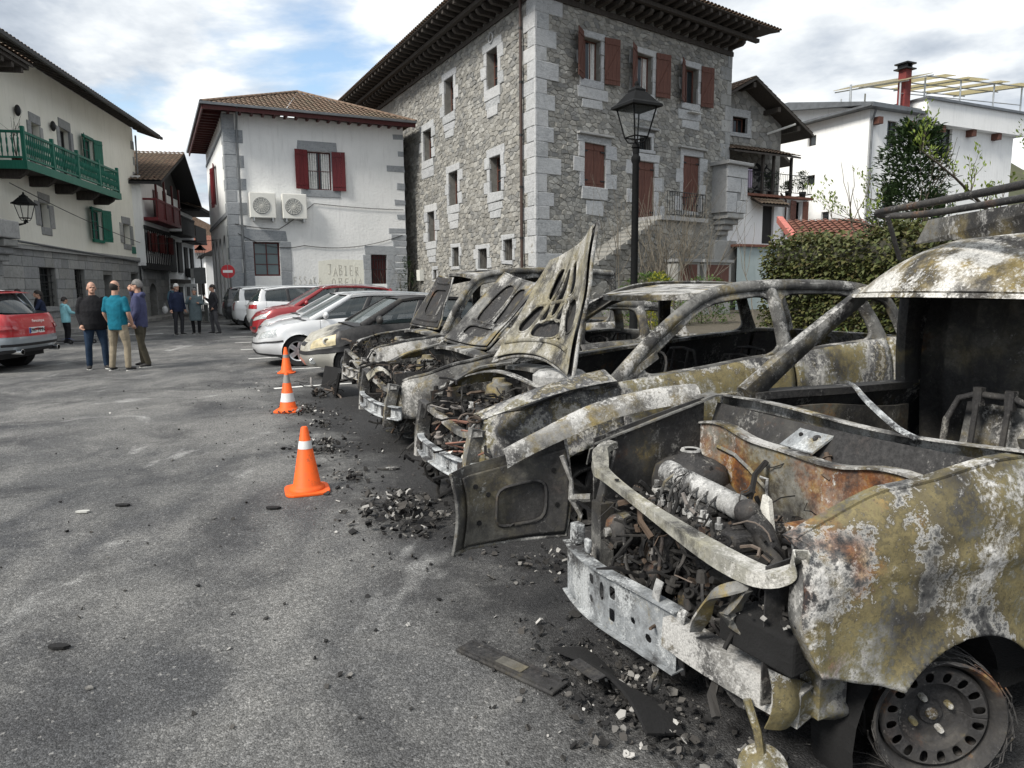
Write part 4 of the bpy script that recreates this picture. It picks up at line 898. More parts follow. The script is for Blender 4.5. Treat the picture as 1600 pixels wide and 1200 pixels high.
# green balcony
GB = thing('green_balcony', 'long green wooden balcony on the upper floor of the cream house', 'balcony', FA.P(12.3, 5.8, .5))
B0, B1, BO = 7.9, 16.6, 1.0
mb = MB(); FA.box(mb, B0, 5.72, B1, 5.80, .0, BO); fl = mb.build('floor', 'wood_dark', GB, world=True)
mb = MB(); FA.box(mb, B0-.03, 5.62, B1+.03, 5.9, BO, BO+.05); FA.box(mb, B1, 5.62, B1+.05, 5.9, .0, BO-.002); FA.box(mb, B0-.05, 5.62, B0, 5.9, .0, BO-.002); mb.build('fascia', 'wood_green', GB, world=True)
for z, h in ((6.80,.08),(5.98,.06)):
    mb = MB(); FA.box(mb, B0, z, B1, z+h, BO-.08, BO); FA.box(mb, B1-.08, z, B1, z+h, .02, BO-.085); FA.box(mb, B0, z, B0+.08, z+h, .02, BO-.085); mb.build('rail', 'wood_green', GB, world=True)
prf = [(.020,0),(.020,.1),(.034,.16),(.03,.28),(.018,.36),(.03,.44),(.034,.56),(.02,.62),(.02,.76)]
bal = MB().lathe(prf, n=8).mesh('baluster', 'wood_green', 50)
pos = MB().bb(-.055,-.055,0,.055,.055,1.12).mesh('post', 'wood_green')
for i in range(5): inst('post', pos, GB, FA.M(B0+.05+(B1-B0-.1)*i/4, 5.9, BO-.04), world=True)
for i in range(60):
    if (i+.5) % 15 < .01: continue
    inst('baluster', bal, GB, FA.M(B0+.16+(B1-B0-.3)*i/59, 6.04, BO-.04), world=True)
for i in range(5): inst('baluster', bal, GB, FA.M(B1-.04, 6.04, .12+i*.17), world=True); inst('baluster', bal, GB, FA.M(B0+.04, 6.04, .12+i*.17), world=True)
jm = MB().prism([(-.11,0,-.36),(-.11,-.55,-.36),(-.11,-.8,-.2),(-.11,-.92,-.02),(-.11,0,-.02)], (.22,0,0)).mesh('joist', 'wood_dark')
for u in (8.3, 10.4, 12.5, 14.5, 16.3): inst('joist', jm, GB, FA.M(u, 5.72, 0), world=True)
# plant and lights on it
t = thing('balcony_plant', 'leafless potted plant at the near end of the green balcony', 'plant', FA.P(8.2, 5.8, .6)); mb = MB(); r_ = random.Random(3)
mb.lathe([(.0,0),(.12,0),(.16,.26),(.0,.25)], n=12); pt = mb.build('pot', 'roof_tile_red', t); mb = MB()
for i in range(9): mb.tube([(0,0,.25), (r_.uniform(-.1,.1),r_.uniform(-.1,.1),.9), (r_.uniform(-.4,.4),r_.uniform(-.3,.3),r_.uniform(1.2,1.8))], [.012,.009,.003], 5)
mb.build('stem', 'twig', t)
for i, (u, z) in enumerate(((9.7,7.9),(12.47,7.95))):
    t = thing('wall_light', ['nearer', 'farther'][i]+' of two small black lights above the green balcony', 'wall light', FA.P(u,z,.05), group='lights above the balcony')
    mb = MB(); mb.ell(FA.P(u,z,.12), (.1,.1,.2)); mb.build('lamp_body', 'iron', t, world=True, smooth=60); mb = MB(); mb.ell(FA.P(u,z-.02,.2), (.06,.06,.1)); mb.build('lens', 'lantern_glass', t, world=True, smooth=60)
def lantern(root, base, s=1.0, mat='lamp_paint'):
    """four-sided street lantern standing on point base (local)"""
    bx, by, bz = base; T = lambda x, y, z: (bx+x*s, by+y*s, bz+z*s)
    w0, w1, h = .13, .225, .46; c = [(-1,-1),(1,-1),(1,1),(-1,1)]
    m = MB(); m.lathe([(0,0),(.075*s,0),(.06*s,.05*s),(.035*s,.07*s),(.03*s,.12*s)], c=(bx,by,bz), n=10)
    for a, b in c: m.tube([T(0,0,.07), T(a*.09,b*.09,.08), T(a*w0,b*w0,.16)], .012*s, 5)
    for i in range(4):
        (a,b), (e,f) = c[i], c[(i+1)%4]; m.tube([T(a*w0,b*w0,.16), T(a*w1,b*w1,.16+h)], .013*s, 5); m.tube([T(a*w0,b*w0,.16), T(e*w0,f*w0,.16)], .013*s, 5); m.tube([T(a*w1,b*w1,.16+h), T(e*w1,f*w1,.16+h)], .016*s, 5)
    m.build('lantern_frame', mat, root)
    r_ = MB(); z0 = .16+h
    rings = [(.30,z0-.01),(.29,z0+.03),(.235,z0+.07),(.12,z0+.22),(.10,z0+.235),(.10,z0+.27),(.07,z0+.29),(.035,z0+.33)]
    for (a, za), (b, zb) in zip(rings, rings[1:]):
        for i in range(4):
            (p,q), (e,f) = c[i], c[(i+1)%4]; r_.add([T(p*a,q*a,za), T(e*a,f*a,za), T(e*b,f*b,zb), T(p*b,q*b,zb)], [(0,1,2,3)])
    r_.add([T(p*.30,q*.30,z0-.01) for p, q in c], [(3,2,1,0)]); r_.ell(T(0,0,z0+.36), (.035*s,.035*s,.05*s), 8, 6); r_.build('lantern_roof', mat, root)
    for i in range(4):
        (a,b), (e,f) = c[i], c[(i+1)%4]; k = .985
        MB().add([T(a*w0*k,b*w0*k,.165), T(e*w0*k,f*w0*k,.165), T(e*w1*k,f*w1*k,.155+h), T(a*w1*k,b*w1*k,.155+h)], [(0,1,2,3)]).build('pane', 'lantern_glass', root)
t = thing('bracket_lamp', 'black lantern on a scrolled iron wall bracket at the cream house', 'lamp', FA.P(8.17,3.75,-.05), FA.ang)
lantern(t, (0,-.75,.12), 1.0)
mb = MB(); mb.tube([(0,.42,.0),(0,0,.02),(0,-.75,.1)], .022, 6); mb.tube([(0,.42,-.35),(0,.1,-.2),(0,-.4,.0),(0,-.75,.1)], .018, 6)
for y, r0 in ((.2,.1),(-.12,.07),(-.36,.045)): mb.tube([(0, y+r0*(1-i/26)*math.cos(i*.5), -.1+r0*(1-i/26)*math.sin(i*.5)+.02) for i in range(22)], .01, 5)
mb.bb(-.03,.40,-.45,.03,.44,.15); mb.build('bracket', 'lamp_paint', t)
cable('street_cable', [FA.P(8.2,5.2,.3), FA.P(22,3.95,.2), (-15.4,45,4.9)], .12, 'thin dark cable strung along the cream house front to the white house')
# ------------------------------------------------------------------ stone house corner at the left edge
FN = Fac(FA.P(-1.75,0,.75), 100); NH = thing('grey_stone_house', 'grey stone house corner with a dark eave at the left picture edge', 'house', FN.P(8, 0))
mb = MB(); FN.box(mb, 2, 0, 7.9, 9.2, -9, -.02); mb.build('wall', 'mortar_grey', NH, world=True)
ashlar(FN, 4.6, 7.95, 0, 6.2, [(4.6,0,6.6,2.6)], .5, .6, 1.2, NH, 'ashlar_grey', seed=9); 
mb = MB(); FN.box(mb, 4.6, 6.2, 7.4, 9.1, -.02, .02); mb.build('plaster', 'plaster_cream', NH, world=True)
FNs = Fac(FN.P(7.92,0,0), 190); ashlar(FNs, 0, .72, 0, 9, [], .5, .4, .8, NH, 'ashlar_grey', seed=10)
for i, (w, z) in enumerate(((.2,2.5),(.34,2.72),(.5,2.95))): mb = MB(); slab(mb, FN, 7.2, z, 8.05, z+.22, 0, w, .04); mb.build('corbel', 'ashlar_grey', NH, world=True)
mb = MB(); slab(mb, FN, 4, 3.2, 8.1, 3.75, 0, .55, .03); mb.build('balcony_slab', 'ashlar_grey', NH, world=True)
mb = MB(); FN.box(mb, 4, 8.55, 8.75, 8.67, -1.2, 1.0); mb.build('eaves_board', 'wood_dark', NH, world=True); rm = MB().bb(-.07,-.95,-.16,.07,.2,0).mesh('rafter', 'wood_dark')
for i in range(6): inst('rafter', rm, NH, FN.M(5.4+i*.6, 8.55, 0), world=True)
slope_roof(FN, 4, 8.85, 1.08, 8.76, -3, 10.3, NH)
# ------------------------------------------------------------------ timber-framed house with red balcony and the row beyond
AR_ = FA.P(22.2, 0); FB = Fac((AR_.x, AR_.y+.6), 103)
BH = thing('timber_house', 'timber-framed house with dark red balcony and wide overhanging gable', 'house', FB.P(2, 0))
opB = [(-.25,.13,1.25,1.9)]; 
mb = MB(); FB.wall(mb, -1.4, 4.3, -.1, 2.8, opB, .4); mb.build('plinth_wall', 'mortar_grey', BH, world=True); ashlar(FB, -1.4, 4.3, .1, 2.75, opB, .4, .5, .9, BH, 'ashlar_grey', seed=21)
mb = MB(); FB.box(mb, -.3, .1, 1.3, 2.7, -.8, -.4); mb.build('door_leaf', 'wood_black', BH, world=True)
mb = MB(); n = 8
for i in range(n):
    a0, a1 = PI*i/n, PI*(i+1)/n; c, w = .5, .75
    mb.add([FB.P(c+w*math.cos(a0),1.25+.65*math.sin(a0),.03), FB.P(c+w*math.cos(a1),1.25+.65*math.sin(a1),.03), FB.P(c+w*math.cos(a1),1.93,.03), FB.P(c+w*math.cos(a0),1.93,.03)], [(0,1,2,3)])
mb.build('arch_head', 'ashlar_grey', BH, world=True)
mb = MB(); FB.box(mb, -1.4, 2.8, 4.3, 7.4, -4, .25); mb.build('timber_wall', 'plaster_house', BH, world=True)
tb = MB().bb(-.055,-.04,0,.055,.02,1.9).mesh('timber', 'wood_black')
for i in range(14): inst('timber', tb, BH, FB.M(-1.25+i*.42, 2.9, .26), world=True)
mb = MB(); FB.box(mb, -1.4, 2.62, 4.3, 2.95, .0, .34); FB.box(mb, -1.4, 4.7, 4.3, 4.9, .2, .32); mb.build('timber_beam', 'wood_black', BH, world=True)
for i, (u0, u1) in enumerate(((-.95,-.2),(.35,1.5),(2.55,3.6))):
    mb = MB(); FB.box(mb, u0, 3.6, u1, 4.55, .24, .29); mb.build('window', 'window_glass', BH, world=True)
    shutter(FB, u0, 3.58, 4.58, .42, BH, -1, 25, 'wood_maroon', False, 2, .3); shutter(FB, u1, 3.58, 4.58, .42, BH, 1, 25, 'wood_maroon', False, 2, .3)
RB = thing('red_balcony', 'dark red wooden balcony of the timber-framed house', 'balcony', FB.P(1.5, 5.2, .7))
mb = MB(); FB.box(mb, -1.2, 5.15, 4.3, 5.32, .25, .95); mb.build('floor', 'wood_red', RB, world=True)
mb = MB(); FB.box(mb, -1.2, 6.2, 4.3, 6.3, .86, .95); FB.box(mb, 4.2, 6.2, 4.3, 6.3, .25, .855); FB.box(mb, -1.2, 6.2, -1.1, 6.3, .25, .855); mb.build('rail', 'wood_red', RB, world=True)
pm = MB().bb(-.11,-.015,0,.11,.015,.9).mesh('plank', 'wood_red')
for i in range(23): inst('plank', pm, RB, FB.M(-1.08+i*.238, 5.32, .9), world=True)
for u in (-1.1,.7,2.5,4.2): mb = MB(); FB.box(mb, u-.06, 5.3, u+.06, 7.4, .86, .96); mb.build('post', 'wood_maroon', RB, world=True)
mb = MB(); FB.box(mb, 3.2, 5.4, 3.9, 7.2, .26, .3); FB.box(mb, 1.0, 5.5, 2.0, 7.0, .26, .3); mb.build('balcony_door', 'wood_maroon', BH, world=True)
# gable roof with ridge across the street
AP, E0, E1 = (4.6,9.6), (-1.8,7.1), (9.2,6.85); OO = 1.35
for (e, z), nm in ((E0,'near'), (E1,'far')):
    if nm == 'near':
        o = FB.P(e,z,-8); ee = FB.P(e,z,OO); s = FB.P(AP[0],AP[1],-8); pl = roof_plane(o, ee, s, lambda t: (0, 8+OO)); mb = MB(); tile_plane(mb, pl); mb.build('roof', 'roof_tile', BH, world=True, smooth=40, kind='stuff')
    mb = MB(); b = [FB.P(e,z-.03,-8), FB.P(e,z-.03,OO), FB.P(AP[0],AP[1]-.03,OO), FB.P(AP[0],AP[1]-.03,-8)]; mb.hexa([q-Vector((0,0,.14)) for q in b]+b); mb.build('roof_boards', 'wood_black', BH, world=True)
mb = MB(); mb.prism([FB.P(-1.4,7.3,.2), FB.P(8.2,7.2,.2), FB.P(AP[0],9.4,.2)], FB.n*-.3); mb.build('gable', 'wood_black', BH, world=True)
CH = thing('narrow_house', 'narrow white house with dark shutters and dark balcony next to the timber house', 'house', FB.P(6.2, 0))
mb = MB(); FB.box(mb, 4.3, 0, 8.1, 7.2, -4, .1); mb.build('wall', 'plaster_house', CH, world=True)
mb = MB(); FB.box(mb, 4.3, 1.9, 8.2, 2.15, .1, .5); mb.build('canopy', 'wood_dark', CH, world=True)
for u0, u1, z0, z1 in ((4.7,5.9,2.6,4.6),(6.6,7.7,2.6,4.5),(4.8,5.5,.1,1.7),(6.3,7.2,.1,1.7)): mb = MB(); FB.box(mb, u0, z0, u1, z1, .1, .2); mb.build('shutter', 'wood_black', CH, world=True)
mb = MB(); FB.box(mb, 4.3, 4.85, 8.1, 5.0, .1, 1.0); FB.box(mb, 4.3, 5.85, 8.1, 5.95, .9, 1.0); mb.build('balcony', 'wood_black', CH, world=True); pm = MB().bb(-.1,-.01,0,.1,.01,.86).mesh('plank', 'wood_black')
for i in range(17): inst('plank', pm, CH, FB.M(4.42+i*.225, 5.0, .95), world=True)
DH = thing('street_house', 'far house with stone ground floor, white wall and small dark balcony', 'house', FB.P(10, 0))
mb = MB(); FB.box(mb, 8.1, 1.9, 12.2, 6.8, -4, .1); mb.build('wall', 'plaster_house', DH, world=True); mb = MB(); FB.box(mb, 8.1, 0, 12.2, 1.9, -4, .1); mb.build('plinth_wall', 'ashlar_grey', DH, world=True)
for u in (8.6,10.4): mb = MB(); FB.box(mb, u, 2.4, u+.9, 4.3, .1, .18); mb.build('window', 'wood_black', DH, world=True); mb = MB(); FB.box(mb, u-.1, 2.3, u+1, 2.9, .18, .45); mb.build('window_balcony', 'iron', DH, world=True)
for u in (8.8,10.8): mb = MB(); FB.box(mb, u, .1, u+.8, 1.7, .1, .14); mb.build('door_leaf', 'wood_black', DH, world=True)
mb = MB(); FB.box(mb, 8.3, 4.6, 12, 4.72, .1, 1.0); FB.box(mb, 8.3, 4.72, 12, 5.7, .93, .98); mb.build('balcony', 'wood_black', DH, world=True)
mb = MB(); FB.box(mb, 8.4, 6.6, 12.8, 6.75, -4, 1.3); mb.build('eaves_board', 'wood_black', DH, world=True)
slope_roof(FB, 8.4, 12.8, 1.4, 6.8, -4, 8.6, DH)
# far end of the street: small houses closing it, hanging sign, lamp
EH = thing('small_house', 'small far house with orange tiled roof closing the street', 'house', (-29.5, 66, 0), R(20))
MB().bb(-4,0,0,5,6,4.9).build('wall', 'plaster_house', EH); MB().add([(-4.6,-.7,4.8),(5.6,-.7,4.8),(5.6,3,6.6),(-4.6,3,6.6)], [(0,1,2,3)]).build('roof', 'roof_tile_red', EH)
for x in (-2,.6,2.8): MB().bb(x,-.05,1.0,x+1,-.01,2.6).build('window', 'wood_black', EH)
for i, (x, y, w, h) in enumerate(((-23.6,60,3.4,4.2),(-33,74,9,6.5))):
    t = thing('small_house', ['low dark-roofed', 'tall grey'][i]+' far house at the end of the street', 'house', (x, y, 0), R(25))
    MB().bb(-w/2,0,0,w/2,5,h).build('wall', ['plaster_house','mortar_grey'][i], t); MB().prism([(-w/2-.5,-.6,h),(w/2+.5,-.6,h),(0,-.6,h+w*.3)], (0,6,0)).build('roof', ['wood_black','roof_tile'][i], t); MB().bb(-.5,-.05,.1,.5,-.01,2.1).build('door_leaf', 'wood_black', t)
t = thing('street_board', 'grey metal board on a pole at the far end of the street', 'sign', (-20.6, 47.6, 0), R(15)); MB().bb(-.35,-.03,1.9,.35,.03,2.95).build('board', 'sign_grey', t); MB().tube([(0,.05,0),(0,.05,3)], .03, 6).build('pole', 'sign_grey', t)
t = thing('lantern_post', 'far small street lantern above the end of the street', 'lamp', (-21.5, 50, 0)); lantern(t, (0,0,3.6), 1.0); MB().tube([(0,0,0),(0,0,3.6)], .04, 6).build('pole', 'lamp_paint', t)
t = thing('terrace_rail', 'grey barrier panel with pale flat top beside the white house', 'barrier', (-14.6, 34.2, 0), R(116))
MB().bb(-1.6,-.03,.85,1.6,.25,.9).build('top_board', 'concrete', t); MB().bb(-1.5,0,.05,1.5,.03,.84).build('panel', 'sign_grey', t)
# ------------------------------------------------------------------ stone gable house with terrace
RG = Fac((11.65, 38.5), 30); RH = thing('gable_house', 'stone gable house with tiled terrace roof and plants on its balcony', 'house', RG.P(1, 0))
apx = lambda u: 11.9-abs(u-.4)*.52
qs = [(-.1,9.42,1.0,10.22)]
mb = MB(); RG.wall(mb, -4, 3.7, 0, 12, qs, .35, top=lambda u: apx(u)); mb = MB()
us = [-4,-.1,.4,1.0,3.7]
for a, b in zip(us, us[1:]):
    if a >= -.1 and b <= 1.0:
        mb.add([RG.P(a,0), RG.P(b,0), RG.P(b,9.42), RG.P(a,9.42)], [(0,1,2,3)]); mb.add([RG.P(a,10.22), RG.P(b,10.22), RG.P(b,apx(b)), RG.P(a,apx(a))], [(0,1,2,3)])
    else: mb.add([RG.P(a,0), RG.P(b,0), RG.P(b,apx(b)), RG.P(a,apx(a))], [(0,1,2,3)])
mb.add([RG.P(3.7,0), RG.P(3.7,0,-9), RG.P(3.7,apx(3.7),-9), RG.P(3.7,apx(3.7))], [(0,1,2,3)]); mb.build('wall', 'mortar', RH, world=True)
rubble([(RG, -.8, 3.65, 5.9, 11.6, .46, .32, qs+[(2.0,11.05,9,19),(1.2,11.4,9,19),(2.8,10.6,9,19),(-9,11.2,-.2,19),(3.2,10.3,9,19)])], RH, keep=120, seed=31)
mb = MB(); RG.box(mb, -.3, 10.22, 1.2, 10.6, -.1, .06); RG.box(mb, -.3, 9.22, 1.3, 9.42, -.1, .1); RG.box(mb, 1.0, 9.42, 1.3, 10.22, -.1, .06); RG.box(mb, -.3, 9.42, -.1, 10.22, -.1, .06); mb.build('window_surround', 'ashlar', RH, world=True)
window(RG, qs[0], RH, .3, 'wood_window', 3, 1); mb = MB(); RG.box(mb, -.2, 9.3, 1.1, 10.3, -1, -.5); RG.box(mb, .3, 6.3, 3.2, 8.0, -.3, .02); mb.build('dark_interior', 'dark_room', RH, world=True)
for sgn in (-1, 1):
    e = .4+sgn*4.6; ze = 12.0-4.6*.52
    o, ee = (RG.P(e,ze,-8), RG.P(e,ze,1.1)) if sgn < 0 else (RG.P(e,ze,1.1), RG.P(e,ze,-8)); s = RG.P(.4,12.0,-8 if sgn < 0 else 1.1)
    pl = roof_plane(o, ee, s, lambda t: (0, 9.1)); mb = MB(); tile_plane(mb, pl); mb.build('roof', 'roof_tile', RH, world=True, smooth=40, kind='stuff')
    mb = MB(); b = [RG.P(e,ze-.03,-8), RG.P(e,ze-.03,1.1), RG.P(.4,11.97,1.1), RG.P(.4,11.97,-8)]; mb.hexa([q-Vector((0,0,.14)) for q in b]+b); mb.build('roof_boards', 'wood_dark', RH, world=True)
for u, z in ((.4,11.75),(2.3,10.75),(3.9,9.95)): mb = MB(); RG.box(mb, u-.1, z-.26, u+.1, z-.02, -.1, 1.0); mb.build('purlin', 'wood_dark', RH, world=True)
mb = MB(); mb.tube([RG.P(2.5,9.55,.05), RG.P(3.6,10.0,1.0)], .06, 6); mb.build('strut', 'wire_white', RH, world=True)
# terrace: white ground storey, floor, roof on posts
FT = Fac(RG.P(0,0,1.5), 30); dT, wT = (.75,3.64,1.6,5.62), (3.2,4.4,3.75,5.9)
mb = MB(); FT.wall(mb, -2, 4.2, 3.45, 6.0, [dT,wT], .2); mb.add([FT.P(4.2,0), FT.P(4.2,0,-6), FT.P(4.2,6,-6), FT.P(4.2,6)], [(0,1,2,3)]); mb.build('terrace_wall', 'plaster_house', RH, world=True)
mb = MB(); FT.box(mb, -1, 3.5, 4, 5.9, -.9, -.4); mb.build('dark_interior', 'dark_room', RH, world=True)
mb = MB(); FT.box(mb, *dT, -.2, -.14); mb.build('door_leaf', 'wood_black', RH, world=True); shutter(FT, 3.2, 4.38, 5.92, .55, RH, -1, 12, 'wood_brown', False, 3); shutter(FT, 3.75, 4.38, 5.92, .3, RH, 1, 35, 'wood_brown', False, 2)
mb = MB(); FT.box(mb, -2, 6.0, 4.4, 6.12, -1.5, .25); mb.build('terrace_floor', 'roof_tile_red', RH, world=True)
slope_roof(FT, -2, 2.9, .5, 8.1, -1.45, 8.75, RH)
for u in (.55,1.35,2.7): mb = MB(); FT.box(mb, u-.06, 6.12, u+.06, 8.1, .0, .12); mb.build('terrace_post', 'wood_dark', RH, world=True)
mb = MB()
for z in (6.3,7.2): mb.tube([FT.P(-1.5,z,.18), FT.P(4.3,z,.18), FT.P(4.3,z,-1.2)], .02, 5)
mb.build('terrace_rail', 'iron', RH, world=True); bm = MB().tube([(0,0,0),(0,0,.9)], .01, 4).mesh('baluster', 'iron')
for i in range(42): inst('baluster', bm, RH, Matrix.Translation(FT.P(-1.4+i*.137, 6.3, .18)), world=True)
slope_roof(FT, -.2, 1.9, .75, 5.55, .0, 5.95, RH)
mb = MB(); mb.tube([FT.P(1.7,6.2,.3), FT.P(2.35,5.9,.12), FT.P(2.35,3.5,.1)], .05, 6); mb.build('drain_pipe', 'drain_brown', RH, world=True)
FU = Fac(FT.P(0,0,.9), 30); mb = MB(); FU.wall(mb, -2, 2.7, 0, 3.4, [(1.6,2.3,2.45,3.3)], .3); mb.add([FU.P(2.7,0), FU.P(2.7,0,-2), FU.P(2.7,3.4,-2), FU.P(2.7,3.4)], [(0,1,2,3)]); mb.build('plinth_wall', 'plaster_blue', RH, world=True)
mb = MB(); FU.box(mb, -2, 3.4, 2.9, 3.52, -1.5, .15); mb.build('ledge', 'roof_tile_red', RH, world=True); mb = MB(); FU.box(mb, 1.2, 2, 2.6, 3.38, -.8, -.35); mb.build('dark_interior', 'dark_room', RH, world=True)
# second gable behind, with white wall
t = thing('gable_house', 'white house under a dark overhanging gable behind the terrace', 'house', RG.P(5, 0, -3)); F2 = Fac(RG.P(0,0,-3.2), 30)
mb = MB(); F2.box(mb, 3.4, 0, 6.3, 8.9, -5, 0); mb.build('wall', 'plaster_house', t, world=True)
for sgn in (-1,1):
    e = 4.0+sgn*3.2; mb = MB(); b = [F2.P(e,8.7,-5), F2.P(e,8.7,1.2), F2.P(4.0,10.5,1.2), F2.P(4.0,10.5,-5)]; mb.hexa([q-Vector((0,0,.16)) for q in b]+b); mb.build('roof', 'wood_dark', t, world=True)
    mb = MB(); o, ee, s = (b[0], b[1], b[3]) if sgn < 0 else (b[1], b[0], b[2]); tile_plane(mb, roof_plane(o, ee, s, lambda q: (0, 6.2))); mb.build('roof_tiles', 'roof_tile', t, world=True, kind='stuff', smooth=40)
t = thing('lean_to', 'small tiled lean-to roof between the terrace house and the white house', 'shed', F2.P(8.2, 0, 1)); F3 = Fac(F2.P(0,0,1.2), 30)
mb = MB(); F3.box(mb, 6.6, 0, 9.6, 5.0, -3, -.6); mb.build('wall', 'plaster_house', t, world=True); slope_roof(F3, 6.4, 10.2, .2, 5.1, -2.4, 5.9, t)
# tiled shed roof with pink edge just above the ivy wall
t = thing('tiled_shed', 'low shed roof of reddish tiles with a bright pink edge above the ivy', 'shed', (9.6, 24, 0)); F4 = Fac((9.15, 23.2), -12)
mb = MB(); F4.box(mb, .2, 0, 2.4, 2.8, -3.4, -.2); mb.build('wall', 'plaster_house', t, world=True)
slope_roof(F4, 0, 2.7, .1, 2.9, -3.4, 3.85, t, 'roof_tile_red')
mb = MB(); mb.sweep([F4.P(-.02,2.93,.12), F4.P(-.02,3.9,-3.4)], [(-.1,-.1),(.1,-.1),(.1,.12),(-.1,.12)]); mb.build('edge_tile', 'tile_pink', t, world=True)
# ------------------------------------------------------------------ white house with roof pergola
RC = (20.45, 42.0); RR = Fac(RC, 26); RL = Fac(far(RC, 116, 12), -64); RW = thing('pergola_house', 'large white house with red chimney and pergola on its flat roof', 'house', (*RC, 0))
qR = [(1.55,9.4,2.44,10.86), (3.44,9.4,4.3,10.88), (6.14,9.2,7.48,10.87), (1.5,5.6,2.5,7.2), (6.2,5.4,7.5,7.0)]; qRL = [(7.69,10.0,8.33,10.62), (7.73,7.65,8.37,8.23), (8.99,5.36,9.56,5.9)]
mb = MB(); RR.wall(mb, 0, 13.8, 0, 11.35, qR, .25); RL.wall(mb, 4, 12, 0, 11.35, qRL, .25); mb.add([RR.P(0,11.35), RR.P(13.8,11.35), RR.P(13.8,11.35,-8), RR.P(0,11.35,-8)], [(0,1,2,3)]); mb.add([RR.P(13.8,0), RR.P(13.8,0,-8), RR.P(13.8,11.35,-8), RR.P(13.8,11.35)], [(0,1,2,3)])
mb.build('wall', 'plaster_house', RW, world=True); mb = MB(); RR.box(mb, .5, 1, 13, 11.2, -1.6, -.4); RL.box(mb, 5, 1, 11.5, 11.2, -1.6, -.4); mb.build('dark_interior', 'dark_room', RW, world=True)
for q in qR: window(RR, q, RW, .15, 'wood_dark', 2, 2)
for q in qRL: window(RL, q, RW, .15, 'wood_dark', 1, 1)
mb = MB(); mb.prism([RL.P(4.0,11.3,-.7), RL.P(11.4,11.3,-.7), RL.P(11.4,11.55,-.7), RL.P(5.9,12.85,-.7), RL.P(4.0,12.85,-.7)], RL.n*-6); mb.build('roof_storey', 'plaster_house', RW, world=True)
mb = MB(); b = [RL.P(4,11.3,.6), RL.P(12.5,11.38,.6), RL.P(12.5,11.38,-.6), RL.P(4,11.3,-.6)]; mb.hexa(b+[q+Vector((0,0,.12)) for q in b]); b = [RL.P(3.8,12.9,.0), RL.P(6,12.88,.0), RL.P(12.2,11.55,.0), RL.P(12.2,11.55,-7), RL.P(6,12.88,-7), RL.P(3.8,12.9,-7)]; mb.prism(b, (0,0,.16)); mb.build('roof', 'gutter', RW, world=True)
mb = MB(); RR.box(mb, -.5, 11.35, 4.3, 11.5, -.5, .55); mb.build('eaves_board', 'gutter', RW, world=True)
mb = MB(); RR.box(mb, 4.2, 10.9, 14.3, 12.2, -6, .5); mb.build('roof_terrace_wall', 'plaster_house', RW, world=True); mb = MB(); RR.box(mb, 4.1, 12.2, 14.5, 12.34, -6, .65); mb.build('coping', 'gutter', RW, world=True)
for u in (.4,3.3,6.0,9.0,11.6): mb = MB(); RR.box(mb, u-.18, 10.5, u+.18, 10.88, 0, .45); mb.build('beam_end', 'wood_brown', RW, world=True)
mb = MB(); mb.tube([RR.P(.12,11.3,.3), RR.P(.12,10.7,.1), RR.P(.12,.3,.1)], .06, 7); mb.build('drain_pipe', 'gutter', RW, world=True)
mb = MB(); RR.box(mb, 3.3, 11.4, 3.8, 14.0, -.8, -.3); ch = mb.build('chimney', 'chimney_red', RW, world=True)
mb = MB(); RR.box(mb, 3.1, 14.0, 4.0, 14.07, -1, -.15); RR.box(mb, 3.3, 14.07, 3.42, 14.3, -.9, -.3); RR.box(mb, 3.7, 14.07, 3.82, 14.3, -.9, -.3); RR.box(mb, 3.15, 14.3, 3.97, 14.38, -1, -.15); mb.build('chimney_cap', 'iron', ch, world=True)
PG = thing('roof_pergola', 'pergola of thin metal posts with pale sheet roof on the white house', 'pergola', RR.P(9, 12.3, -2)); mb = MB(); zt = lambda u: 13.15+.28*(u-2.8) if u < 4.3 else 13.75+.045*(u-5)
for u in (3.0,5.2,8.6,12.0,15.0):
    for o in (-.4,-4.5): MB().tube([RR.P(u,12.2 if u > 4 else 11.5,o), RR.P(u,zt(u),o)], .05, 6).build('post', 'zinc', PG, world=True)
    MB().tube([RR.P(u,zt(u),.1), RR.P(u,zt(u)+.5,-5)], .04, 6).build('beam', 'zinc', PG, world=True)
for o, d in ((-.2,0),(-2.4,.25),(-4.7,.5)): MB().tube([RR.P(5.0,zt(5.0)+d,o), RR.P(15.8,zt(15.8)+d,o)], .04, 6).build('beam', 'zinc', PG, world=True)
MB().tube([RR.P(3.0,12.6,-.4), RR.P(15,13.1,-.4)], .03, 5).build('rail', 'zinc', PG, world=True)
for i in range(13):
    if i in (0,3,5,8,10): continue
    u = 1.75+i*1.09; mb = MB(); mb.hexa([RR.P(u,zt(u)+.06,.2), RR.P(u+1.05,zt(u+1.05)+.06,.2), RR.P(u+1.05,zt(u+1.05)+.62,-5), RR.P(u,zt(u)+.62,-5)]+[q+Vector((0,0,.03)) for q in (RR.P(u,zt(u)+.06,.2), RR.P(u+1.05,zt(u+1.05)+.06,.2), RR.P(u+1.05,zt(u+1.05)+.62,-5), RR.P(u,zt(u)+.62,-5))]); mb.build('sheet', 'pergola_sheet', PG, world=True)
tag(MB().tube([RL.P(9,12.2,-2), RL.P(9,13.6,-2)], [.09,.06], 8).build('roof_vent', 'zinc'), 'thin metal vent pipe on the white house roof', 'vent')
